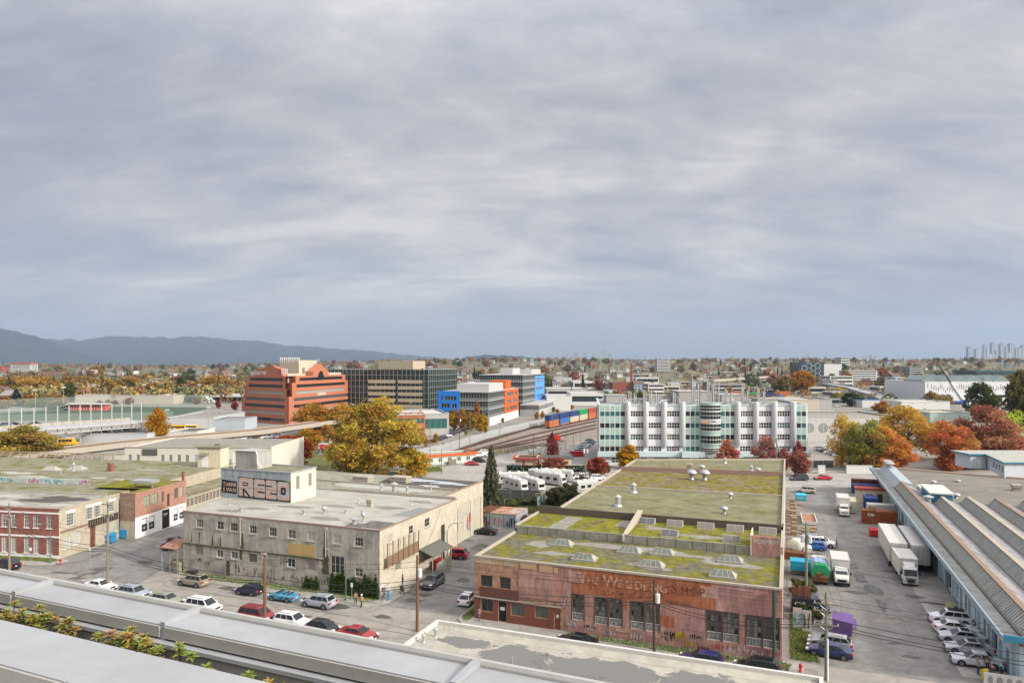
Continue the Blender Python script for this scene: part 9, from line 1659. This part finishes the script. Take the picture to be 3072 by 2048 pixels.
# ================================================================ poles, wires, lamps, fences, people, small things
INS=M('insulator',(.45,.44,.42),.3,.1,5);WIRE=M('cable',(.02,.02,.022),.6,.05,5);XF=M('transformer_grey',(.52,.53,.53),.45,.08,3);POLEG=M('green_grey_pole',(.17,.19,.13),.85,.25,3,stretch=(4,4,.3))
def pole(name,label,loc,h,m=WOOD,arms=(),xform=0,r=.16,rz=0,group=None):
    t=T(name,label,'pole',loc,rz,group);b=MB();b.tube([(0,0,0),(.02,0,h*.5),(0,0,h)],[r,r*.85,r*.65],9);b.build('pole_shaft',m,t)
    for(z,L_,dy)in arms:
        b=MB();b.box(-L_/2,-.17+dy,z-.06,L_/2,-.06+dy,z+.06);o=b.build('crossarm',WOODG,t)
        for k in range(4):b=MB();x=-L_/2+.12+(L_-.24)*k/3;b.lathe([(.05,0),(.06,.06),(.04,.1),(.055,.16),(.02,.2)],8,(x,-.115+dy,z+.06));b.build('insulator',INS,o)
        for s in(-1,1):b=MB();b.tube([(0,-.1+dy,z-.6),(s*L_*.3,-.13+dy,z-.05)],.025,4);b.build('brace',STEEL,o)
    for k in range(xform):
        b=MB();x=.42 if k%2==0 else-.42;x=x if xform>1 else .4;b.lathe([(.22,0),(.27,.06),(.27,.95),(.22,1.02),(.1,1.06)],12,(x,-.1,h-2.6));o=b.build('transformer',XF,t);b=MB();b.lathe([(.05,1.05),(.06,1.12),(.04,1.2),(.02,1.3)],8,(x,-.1,h-2.6));b.build('bushing',INS,o)
    return t
pole('utility_pole','weathered wooden pole with two crossarms at the crossing',W(-89.6,71.9),12.5,WOODG,[(12.1,2.2,0),(10.6,2.4,0)],0,.2,-A)
pole('utility_pole','brown wooden pole between the red minivan and white crossover',W(-58.95,68.4),9.4,WOOD,[(8.9,.9,0)],0,.2,-A)
pole('utility_pole','brown wooden pole standing near the podium corner',W(-41.3,74.3),9.1,WOOD,[],1,.19,-A)
pole('utility_pole','dark wooden pole with a transformer before the shop sign',W(-13.8,78.3),8.2,M('dark_pole_wood',(.07,.045,.035),.85,.3,3),[],1,.17,-A)
pole('utility_pole','grey wooden pole before the red brick building',P(28,1716),10.6,WOODG,[(10.1,2.2,0),(8.6,2.2,0)],0,.17,-AL)
pole('utility_pole','tall green grey pole with twin transformers in the yard',W(2.2,99.3),11.3,POLEG,[],2,.2,-A)
t=pole('utility_pole','wooden pole with three crossarms at the yard entrance',W(3.6,78.0),8.9,POLEG,[(7.7,2.4,0),(7.0,2.4,0),(5.6,2.4,0)],0,.18,-A);b=MB();b.tube([(.12,-.2,0),(.12,-.2,4.2)],.09,8);b.build('riser_conduit',WHITE,t)
pole('utility_pole','grey pole with twin transformers on the back street',P(1757,1446),10.5,POLEG,[(10.1,1.8,0)],2,.18);pole('utility_pole','grey pole with twin transformers before the pink red maple',P(2329,1418),10.2,POLEG,[(9.8,2,0)],2,.18);pole('utility_pole','grey pole in front of the orange trees',P(2622,1418),11.0,POLEG,[(10.4,2,0)],0,.18)
for i,(x,yb,yt,lab)in enumerate([(1378,1352,1243,'wooden pole with a twin transformer by the rail tracks'),(1410,1356,1245,'slim grey pole by the site cabin'),(1500,1322,1222,'tall grey pole beside the rail fence'),(1600,1430,1302,'thin red brown pole before the gate hut'),(1624,1424,1328,'grey pole with a lamp head by the gate hut'),(1658,1310,1228,'grey pole in front of the container train'),(1290,1400,1268,'white pole with a banner by the site cabin'),(1325,1420,1348,'thin steel pole near the site cabin')]):
    X_,Y_,_=P(x,yb);pole('utility_pole' if i<6 else 'steel_pole',lab,(X_,Y_,0),(yb-yt)*Y_/F,WOOD if i in(0,3)else POLEG,[],1 if i==0 else 0,.14)
for i,(x,yb)in enumerate([(1697,1350),(1720,1340),(1742,1332),(1914,1392),(1928,1393),(626,1290),(690,1300),(720,1345),(550,1350),(275,1400)]):
    X_,Y_,_=P(x,yb);pole('lamp_column','dark thin lamp column in the lots of the middle distance',(X_,Y_,0),7,FRAMEG,[],0,.1,0,'lamp columns in the lots')
def lamp(label,loc,h,rz,arm=2.6,m=None):
    m=m or M('lamp_green',(.10,.15,.13),.6,.1,3);t=T('street_lamp',label,'street lamp',loc,rz);b=MB();b.tube([(0,0,0),(0,0,.6),(0,0,h*.8),(arm*.08,0,h*.92),(arm*.35,0,h),(arm,0,h*1.015)],[.13,.09,.075,.065,.05,.045],8);b.build('column',m,t);b=MB();b.loft([[(arm-.1,-.09,h*1.0),(arm-.1,.09,h*1.0),(arm-.1,.07,h*1.0+.12),(arm-.1,-.07,h*1.0+.12)],[(arm+.55,-.13,h*1.0),(arm+.55,.13,h*1.0),(arm+.55,.08,h*1.0+.1),(arm+.55,-.08,h*1.0+.1)]]);b.build('lamp_head',STEEL,t);b=MB();b.box(-.13,-.13,0,.13,.13,.45);b.build('base',m,t)
lamp('curved green street lamp before the concrete building',W(-55.5,80.2),6.7,PI-A);lamp('curved street lamp beside the red waste bin',W(-50.0,99.6),6.8,.2);lamp('curved street lamp before the red brick building',P(151,1690),6.2,PI-.2,1.8)
for i,(x,yb)in enumerate([(2655,1330),(2718,1398),(2560,1235),(2520,1228),(2610,1240),(1466,1290)]):X_,Y_,_=P(x,yb);lamp(['curved white street lamp above the mural warehouse','curved white street lamp behind the amber tree','curved street lamp near the green tree by the viaduct','curved street lamp near the grey store','curved street lamp before the blue roofed store','square headed white lamp by the railway fence'][i],(X_,Y_,0),9,PI*.9,2.4,STEEL)
def wire(label,a,c,sag,r=.02,n=14,cat='cable',grp='overhead cables'):
    a,c=Vector(a),Vector(c);b=MB();b.tube([a.lerp(c,i/n)-Vector((0,0,sag*4*(i/n)*(1-i/n)))for i in range(n+1)],r,4,caps=False);o=b.build('overhead_cable',WIRE);tag(o,label,cat,grp)
pl=[P(28,1716),W(-89.6,71.9),W(-58.95,68.4),W(-41.3,74.3),W(-13.8,78.3),W(3.6,78.0),W(40,76)]
nm_=['brick building','crossing','red minivan','podium corner','shop sign','yard entrance']
for i in range(6):
    a,c=Vector(pl[i]),Vector(pl[i+1])
    for j,(z0,z1,sg)in enumerate([(6.2,6.2,.8),(5.7,5.7,1.0),(5.4,5.4,1.1),(7.6,7.6,.5),(8.2,8.2,.5)]):
        if i==0:z0+=1.5
        s=Vector((0,.12*j,0));wire('dark overhead cable running from the %s pole to the next'%nm_[i],a+Vector((0,0,z0))+s,c+Vector((0,0,min(z1,7.9 if i>=3 else z1)))+s,sg,.035 if j<3 else .018)
for j in range(3):wire('dark overhead cable from the yard entrance pole to the twin transformer pole',Vector(W(3.6,78))+Vector((-.8+.8*j,0,7.8)),Vector(W(2.2,99.3))+Vector((-.5+.5*j,0,10.4)),.5,.018)
for j in range(2):wire('pale overhead cable crossing the yard to the blue works',Vector(W(2.2,99.3))+Vector((0,0,7.5-j)),Vector(W(21.2,92+8*j))+Vector((0,0,4.6)),.5,.02)
for j in range(3):wire('thin overhead cable along the back street',Vector(P(1757,1446))+Vector((0,0,9.9-.3*j)),Vector(P(2329,1418))+Vector((0,0,9.6-.3*j)),.9,.022);wire('thin overhead cable along the back street trees',Vector(P(2329,1418))+Vector((0,0,9.6-.3*j)),Vector(P(2622,1418))+Vector((0,0,10.4-.3*j)),.8,.022);wire('thin overhead cable above the orange trees',Vector(P(2622,1418))+Vector((0,0,10.4-.3*j)),Vector(P(3120,1418))+Vector((0,0,10.0-.3*j)),1.2,.022)
wire('service cable sagging to the concrete building',Vector(W(-41.3,74.3,8.4)),Vector(W(-51.4,100,8.8)),.7,.02);wire('service cable sagging to the red shop wall',Vector(W(-13.8,78.3,7.0)),Vector(W(-24,80.3,4.8)),.4,.02)
# fences
def meshmat(name,col,f):
    m,t,b=nmat(name);b.inputs['Base Color'].default_value=lin(col);b.inputs['Roughness'].default_value=.6;tr=t.nodes.new('ShaderNodeBsdfTransparent');mx=t.nodes.new('ShaderNodeMixShader');mx.inputs[0].default_value=f;t.links.new(tr.outputs[0],mx.inputs[1]);t.links.new(b.outputs[0],mx.inputs[2]);t.links.new(mx.outputs[0],t.nodes['Material Output'].inputs[0]);return m
CHAIN=meshmat('chain_link',(.45,.48,.5),.5);DMESH=meshmat('dark_screen',(.04,.045,.05),.92);GMESH=meshmat('green_screen',(.2,.3,.28),.7)
def fence(label,pts,h,m,step=3.0):
    p0=Vector(pts[0]);t=T('mesh_fence',label,'fence',p0)
    for i in range(len(pts)-1):
        a,c=Vector(pts[i])-p0,Vector(pts[i+1])-p0;n=max(1,int((c-a).length/step))
        for k in range(n):
            q0,q1=a.lerp(c,k/n),a.lerp(c,(k+1)/n);b=MB();b.tube([q0,q0+Vector((0,0,h+.05))],.04,5);b.build('fence_post',STEEL,t);b=MB();b.poly([q0+Vector((0,0,.05)),q1+Vector((0,0,.05)),q1+Vector((0,0,h)),q0+Vector((0,0,h))]);o=b.build('mesh_panel',m,t);b=MB();b.tube([q0+Vector((0,0,h)),q1+Vector((0,0,h))],.03,4);b.build('top_rail',STEEL,o)
fence('long pale chain link fence beside the railway tracks',[P(1235,1380),P(1330,1358),P(1480,1312),P(1600,1280),P(1690,1262)],3.2,CHAIN,6);fence('dark screened fence before the camper trailers',[P(1495,1498),P(1605,1500)],2.4,DMESH,2.6);fence('green mesh fence panels beside the tangled shrub',[P(1612,1524),P(1648,1502)],2.4,GMESH,2.4)
fence('black railings of the gate beside the dark red maple',[P(2440,1402),P(2500,1402)],2.2,DMESH,3);fence('tall ball fence round the sports pitch',[P(0,1242),P(330,1222),P(640,1222)],9,meshmat('ball_net',(.3,.38,.36),.28),14);fence('pale fence along the front of the pitch',[P(0,1272),P(300,1266),P(520,1262)],5,meshmat('ball_net2',(.35,.42,.4),.25),14)
# gate walls and rusty yard fence panels
for i,(px_,w_,lab)in enumerate([(2455,2,'white gate pillar left of the car park entrance'),(2540,7.5,'pale curved gate wall by the green yellow tree')]):X_,Y_,_=P(px_,1420);b=MB();b.box(0,0,0,w_,.5,2.2);b.box(-.1,-.1,2.2,w_+.1,.6,2.35);tag(b.build('gate_wall',WHB,None,(X_,Y_,0)),lab,'wall')
RSH=[wave_bump(M('rust_brown_sheet',(.13,.055,.035),.85,.25,1.2,col2=(.2,.09,.05),streak=.3),'X',9,.5),wave_bump(M('pale_sheet',(.4,.41,.4),.7,.15,1,streak=.2),'X',9,.5)]
t=T('scrap_fence','rusty corrugated fence beside the red building with a pale graffiti panel','fence',W(.4,99.2),-A)
for i in range(3):b=MB();b.box(.1+i*.75,-.4-i*.3,0,.82+i*.75,-.34-i*.3,3.0+.2*i);b.build('metal_sheet',RSH[0],t)
for i in range(2):b=MB();b.box(.15+i*1.05,-7.6-i*.6,0,1.15+i*1.05,-7.54-i*.6,2.6);o=b.build('metal_sheet',RSH[1],t);c=MB();scribble(c,(.2+i*1.05,-7.61-i*.6,.7),X,Nf,.9,1.4,2,60+i,.06);c.build('graffiti',SPC if i==0 else M('spray_olive',(.12,.1,.03),.8,.2,3),o)
b=MB();b.tube([(.1,0,0),(.1,0,4.2)],.05,5);b.tube([(1.6,0,0),(1.6,0,3.6)],.05,5);b.tube([(.1,0,4.0),(1.6,0,2.4)],.05,4);b.build('frame',RUST,t)
t=T('fire_ladder','rusty steel ladder cage on the side of the red building','ladder',W(-.3,108),-A)
for y in(0,.7):b=MB();b.tube([(.15,y,0),(.15,y,11.2)],.04,5);b.build('rail',RUST,t)
for k in range(7):b=MB();b.tube([(.15,0,7+k*.6),(.8,.1,7+k*.6),(.8,.6,7+k*.6),(.15,.7,7+k*.6)],.03,4);b.build('cage_hoop',RUST,t)
for k in range(22):b=MB();b.tube([(.15,0,.4+k*.48),(.15,.7,.4+k*.48)],.025,4);b.build('rung',RUST,t)
# porch on the concrete building
t=T('timber_porch','timber porch with a rusty tin roof and steps beside the concrete building','porch',W(-90.2,81.9),-A);b=MB();b.poly([(0,-.6,3.7),(3.5,-.6,3.7),(3.4,2.4,4.5),(.1,2.4,4.5)]);b.poly([(0,-.6,3.62),(.1,2.4,4.42),(3.4,2.4,4.42),(3.5,-.6,3.62)]);b.poly([(0,-.6,3.62),(3.5,-.6,3.62),(3.5,-.6,3.7),(0,-.6,3.7)]);b.build('tin_roof',wave_bump(M('tin_rust',(.27,.12,.075),.8,.25,1,col2=(.36,.22,.17)),'X',7,.5),t)
for x in(.15,1.8,3.3):b=MB();b.box(x-.09,-.5,0,x+.09,-.32,3.68);b.build('post',M('post_blue',(.2,.24,.27),.8,.2,2)if x<1 else WOODG,t)
for k in range(7):b=MB();b.box(.4,-.2+k*.28,0,1.7,.08+k*.28,.2+k*.2);b.build('step',WOODG,t)
b=MB();b.box(1.8,-.2,0,3.4,2.4,1.5);b.build('deck',PANC,t)
# metal railing by the near cars, ramp posts
t=T('steel_railing','pale steel railing along the ramp beside the red sedan','railing',W(-52,66.6),-A)
for k in range(7):b=MB();b.tube([(k*1.6,0,0),(k*1.6,0,1.15)],.035,5);b.build('post',STEEL,t)
for z in(.6,1.15):b=MB();b.tube([(0,0,z),(9.6,0,z)],.03,5);b.build('rail',STEEL,t)
for k,q in enumerate([(-41,66.6),(-39.3,66.6),(-38.6,66.7),(-37.2,66.4)]):b=MB();b.tube([(0,0,0),(0,0,1.3)],.05,6);b.lathe([(.055,1.28),(.06,1.33),(.02,1.38)],8);tag(b.build('steel_bollard',FRAMEG,None,W(*q)),'thin grey steel post on the near pavement','bollard','steel posts on the near pavement')
# hydrants, signs, small boxes
def hydrant(loc,lab):
    t=T('fire_hydrant',lab,'hydrant',loc);b=MB();b.lathe([(.2,0),(.2,.06),(.13,.08),(.13,.62),(.16,.64),(.16,.7),(.12,.8),(.04,.88)],12);b.build('barrel',BRD,t,smooth=True)
    for s in(-1,1):b=MB();b.tube([(0,0,.5),(s*.22,0,.5)],.06,8);b.build('outlet',BRD,t)
hydrant(P(181,1690,.13),'red fire hydrant at the corner of the brick building');hydrant(W(1.2,78.8,.13),'dark red fire hydrant at the corner of the red shop')
for(loc,lab,h_,w_)in[(P(270,1690),'thin post with a small white sign at the alley corner',2.6,.3),(P(92,1690),'small white sign on a post before the brick building',2.6,.45),(W(-50.2,81.2,.13),'grey sign post at the corner of the concrete building',2.6,.25),(W(-54.6,80.3,.13),'white parking sign beside the green lamp',2.4,.3)]:
    t=T('sign_post',lab,'sign',loc);b=MB();b.tube([(0,0,0),(0,0,h_)],.035,6);b.build('post',STEEL,t);b=MB();b.box(-w_/2,-.05,h_-.5,w_/2,-.03,h_);b.build('sign_plate',WHITE,t)
t=T('stroller','dark folding stroller with green trim on the corner pavement','stroller',W(-49.9,85.5,.13),.4);b=MB();b.loft([[(-.25,-.3,.35),(.25,-.3,.35),(.25,.3,.45),(-.25,.3,.45)],[(-.25,-.2,.5),(.25,-.2,.5),(.25,.4,1.0),(-.25,.4,1.0)]]);b.build('seat',BLACK,t);b=MB();b.tube([(-.25,-.35,.15),(-.25,.2,.6),(-.25,.55,1.05),(.25,.55,1.05),(.25,.2,.6),(.25,-.35,.15)],.02,5);b.build('frame',M('lime_trim',(.2,.5,.1),.5,.1,3),t)
for x in(-.27,.27):
    for y in(-.35,.35):b=MB();b.tube([(x-.03,y,.13),(x+.03,y,.13)],.13,10);b.build('wheel',RUBBER,t)
b=MB();b.lathe([(.17,0),(.17,.9),(.14,.95),(.14,1.25),(.05,1.3)],12);tag(b.build('water_jug',M('jug_blue',(.05,.3,.55),.4,.1,3),None,W(-50.2,82.5,.13)),'tall blue jug standing on the corner pavement','jug')
t=T('tilted_armchair','pale yellow armchair lying tipped beside the blue wall','chair',W(19.6,105.4),.5);b=MB();b.loft([[(-.5,-.5,.1),(.5,-.5,.1),(.5,.5,.5),(-.5,.5,.5)],[(-.5,-.6,.6),(.5,-.6,.6),(.5,.4,1.1),(-.5,.4,1.1)]]);b.build('seat',M('chair_yellow',(.45,.42,.2),.8,.15,3),t);b=MB();b.box(-.3,-.62,.5,.3,-.5,.9);b.build('back_panel',FRAMEG,t)
b=MB();b.box(-.6,-.4,0,.6,.4,.5);tag(b.build('timber_box',M('box_wood',(.3,.18,.09),.85,.2,3),None,W(20.4,104.0),.3),'brown timber box beside the tipped armchair','box')
# pale planter wall with chairs where the workers stand
t=T('yard_wall','low pale wall with pebble graffiti at the end of the blue works','wall',W(18.2,82.6),-A);b=MB();b.box(0,0,0,5.2,.25,1.2);b.build('wall',WHB,t)
for k in range(6):c=MB();c.lathe([(.3,0),(.3,.012)],9);c.v=[(.55+k*.8+p[0]*(1 if k%2 else .8),-.003-p[2],.6+p[1]*1.2)for p in c.v];c.build('painted_pebble',FRAMEG,t)
b=MB();b.box(-.35,-.35,0,.35,.35,.95);tag(b.build('cloth_sack',M('sack_yellow',(.6,.48,.04),.7,.15,4),None,W(18.8,84.1),.3),'bright yellow sack among the workers','sack')
# ---------------------------------------------------------------- people
SKIN=M('skin',(.36,.2,.14),.6,.08,6)
def person(label,loc,face,pose='stand',top=(.1,.1,.12),legs=(.05,.06,.09),hat=None,hair=(.03,.02,.015),h=1.74,vest=None):
    """one continuous skinned body; hair, hat and vest as parts"""
    t=T('person',label,'person',loc,face);bend={'stand':0,'walk':.05,'bend':.75,'reach':.3}[pose]
    def sp(x,y,z):  # lean the upper body forward (towards -y) about the hips
        if z<=.95:return(x,y,z)
        c,s=math.cos(bend),math.sin(bend);dy,dz=y,z-.95;return(x,dy*c-dz*s,.95+dy*s+dz*c)
    V,Eg,Rd=[],[],[]
    def add(p,r,par=None):
        V.append(p);Rd.append(r)
        if par is not None:Eg.append((par,len(V)-1))
        return len(V)-1
    pel=add((0,0,.95),.135);ab=add(sp(0,0,1.1),.125,pel);ch=add(sp(0,0,1.3),.15,ab);up_=add(sp(0,.0,1.42),.11,ch);nk=add(sp(0,-.01,1.5),.055,up_);hd=add(sp(0,-.02,1.59),.088,nk);tp=add(sp(0,-.015,1.69),.075,hd);ns=add(sp(0,-.105,1.6),.018,hd)
    for s in(-1,1):
        f={'walk':.26*s,'stand':.03*s}.get(pose,.08*s);hp_=add((s*.095,0,.88),.095,pel);kn=add((s*.1,-f*.55-.02,.5),.065,hp_);an=add((s*.105,-f+.03,.09),.043,kn);toe=add((s*.115,-f-.14,.035),.036,an)
        sh=add(sp(s*.19,0,1.4),.062,up_);g={'reach':.32,'bend':.25,'walk':-.18*s}.get(pose,.05);el_=add(sp(s*.25,-.02-g*.35,1.13),.045,sh);wr_=add(sp(s*.24,-.1-g,.93+abs(g)*.35),.032,el_);pm=add(sp(s*.235,-.13-g*1.1,.86+abs(g)*.36),.036,wr_)
        for k in range(4):k1=add(sp(s*(.21+.016*k),-.155-g*1.14,.80+abs(g)*.37+.004*k),.0095,pm);add(sp(s*(.205+.016*k),-.15-g*1.17,.765+abs(g)*.37-.004*(k==1)),.008,k1)
        th=add(sp(s*.205,-.175-g*1.1,.85+abs(g)*.36),.011,pm);add(sp(s*.2,-.19-g*1.12,.82+abs(g)*.36),.009,th)
    me=bpy.data.meshes.new('body');me.from_pydata(V,Eg,[]);o=bpy.data.objects.new('tmp',me);md=o.modifiers.new('s','SKIN');md.use_smooth_shade=True
    for i,r in enumerate(Rd):me.skin_vertices[0].data[i].radius=(r,r*(.8 if i in(0,1,2,3)else 1))
    me.skin_vertices[0].data[0].use_root=True;sb=o.modifiers.new('u','SUBSURF');sb.levels=1
    m2=bpy.data.meshes.new_from_object(evaluated(o));bpy.data.objects.remove(o);m2.materials.clear()
    nm='%.2f%.2f%.2f'%tuple(top);nl='%.2f%.2f%.2f'%tuple(legs)
    for q in(M('cloth_'+nm,top,.85,.15,5),M('cloth_'+nl,legs,.85,.15,5),SKIN,M('shoe',(.03,.028,.025),.6,.1,5)):m2.materials.append(q)
    hc=Vector(sp(0,-.02,1.58));hands=[Vector(p)for p,r in zip(V,Rd)if r==.036 and p[2]>.3]
    for p in m2.polygons:
        c=p.center
        p.material_index=2 if((c-hc).length<.15 and(c-Vector(sp(0,0,1.42))).length>.13)or any((c-q).length<.085 for q in hands)else(3 if c.z<.075 else(1 if c.z<.93 and abs(c.x)<.2 else 0))
    bo=link('body',m2,t);b=MB();hh=Vector(sp(0,.005,1.645));b.lathe([(.05,-.12),(.1,-.07),(.108,0),(.09,.06),(.05,.092),(.005,.1)],12,tuple(hh));b.v=[(v[0],v[1]+(.035 if v[2]<hh.z else .01),v[2])for v in b.v];b.build('hair',M('hair_%.2f'%hair[0],hair,.8,.1,6),t,smooth=True)
    for s in(-1,1):b=MB();e=sp(s*.034,-.103,1.612);b.lathe([(.001,-.009),(.011,0),(.001,.009)],6,e);b.build('eye',BLACK,t)
    b=MB();e=sp(0,-.1,1.55);b.box(e[0]-.025,e[1]-.006,e[2]-.005,e[0]+.025,e[1]+.004,e[2]+.005);b.build('mouth',M('lip',(.25,.09,.07),.6,.05,5),t)
    if hat:b=MB();b.lathe([(.17,.02),(.175,.035),(.115,.045),(.115,.11),(.07,.145),(.005,.15)],14,sp(0,.0,1.63));b.build('hat',M('hat_%.2f%.2f'%hat[:2],hat,.7,.1,5),t,smooth=True)
    if vest:
        b=MB();R=[]
        for z,rx,ry in((1.0,.165,.14),(1.15,.155,.13),(1.32,.18,.145),(1.43,.13,.11)):R.append([sp(rx*math.cos(a),ry*math.sin(a),z)for a in[2*math.pi*i/14 for i in range(14)]])
        b.loft(R,caps=False);b.build('vest',M('vest_%.2f%.2f'%vest[:2],vest,.7,.1,5),t,smooth=True)
    t.scale=(h/1.76,)*3;return t
person('person in a tan jacket standing below the ivy',P(1067,1811,.13),.6,'stand',(.32,.2,.12),(.03,.03,.035),hair=(.05,.03,.02));person('person in an orange vest and pale hat standing at the kerb',P(1084,1821,.02),2.6,'walk',(.35,.3,.25),(.015,.015,.02),hat=(.6,.6,.55),vest=(.6,.2,.03));person('hunched person in a dark jacket and beige trousers at the corner',P(1145,1813,.13),1.2,'bend',(.05,.055,.08),(.3,.25,.18));person('person in a pale grey jacket at the building corner',P(1163,1789,.13),.4,'stand',(.5,.52,.52),(.2,.21,.24),hair=(.2,.15,.1));person('person in a dark blue jacket behind the hunched one',P(1151,1797,.13),-.6,'reach',(.06,.09,.17),(.05,.06,.09))
person('person in navy overalls leaning on the ramp wall',P(1208,1757,.13),1.9,'stand',(.03,.06,.15),(.03,.06,.17));person('hooded person in navy beside the ramp wall',P(1224,1741,.13),1.4,'reach',(.03,.04,.09),(.03,.05,.12));person('person in a tan shirt and jeans at the corner of the red shop',P(1437,1861,.13),2.4,'stand',(.36,.28,.22),(.1,.14,.24));person('hooded person in black near the podium roof corner',W(-36.5,65.6,.13),.3,'stand',(.012,.012,.014),(.015,.015,.018),hair=(.012,.012,.014));person('person in dark clothes walking in the yard',P(2510,1646),1.0,'walk',(.04,.045,.06),(.04,.05,.08))
for(px_,py_,f,ps,tp_,lg,ht,vs,lab)in[(2934,2022,1.6,'stand',(.3,.28,.2),(.04,.05,.09),(.45,.3,.15),None,'worker with a tan hat and beige top beside the pale sedan'),(2963,2012,-.8,'reach',(.1,.06,.05),(.03,.03,.03),None,(.5,.5,.1),'worker in a striped yellow vest beside the pale sedan'),(2972,2046,2.2,'bend',(.03,.035,.07),(.04,.045,.08),(.5,.32,.2),None,'worker in navy with an orange tan hat by the low wall'),(3004,2044,.8,'stand',(.03,.03,.035),(.03,.03,.04),(.15,.5,.6),None,'worker in black with a light blue cap by the low wall')]:person(lab,P(px_,py_),f,ps,tp_,lg,ht,vest=vs)
# ================================================================ haze
b=MB();b.box(-15000,-400,-60,15000,15500,900);o=stuff(b.build('haze',[]));o.display_type='WIRE'
hm=bpy.data.materials.new('haze_air');hm.use_nodes=True;ht=hm.node_tree;ht.nodes.clear();pv=ht.nodes.new('ShaderNodeVolumePrincipled');pv.inputs['Color'].default_value=(.52,.72,1,1);pv.inputs['Density'].default_value=4.2e-5;pv.inputs['Anisotropy'].default_value=.1
ou=ht.nodes.new('ShaderNodeOutputMaterial');ht.links.new(pv.outputs[0],ou.inputs['Volume']);o.data.materials.append(hm);o['label']='thin blue grey haze filling the valley air';o['category']='haze'
bpy.data.scenes.remove(TMP)
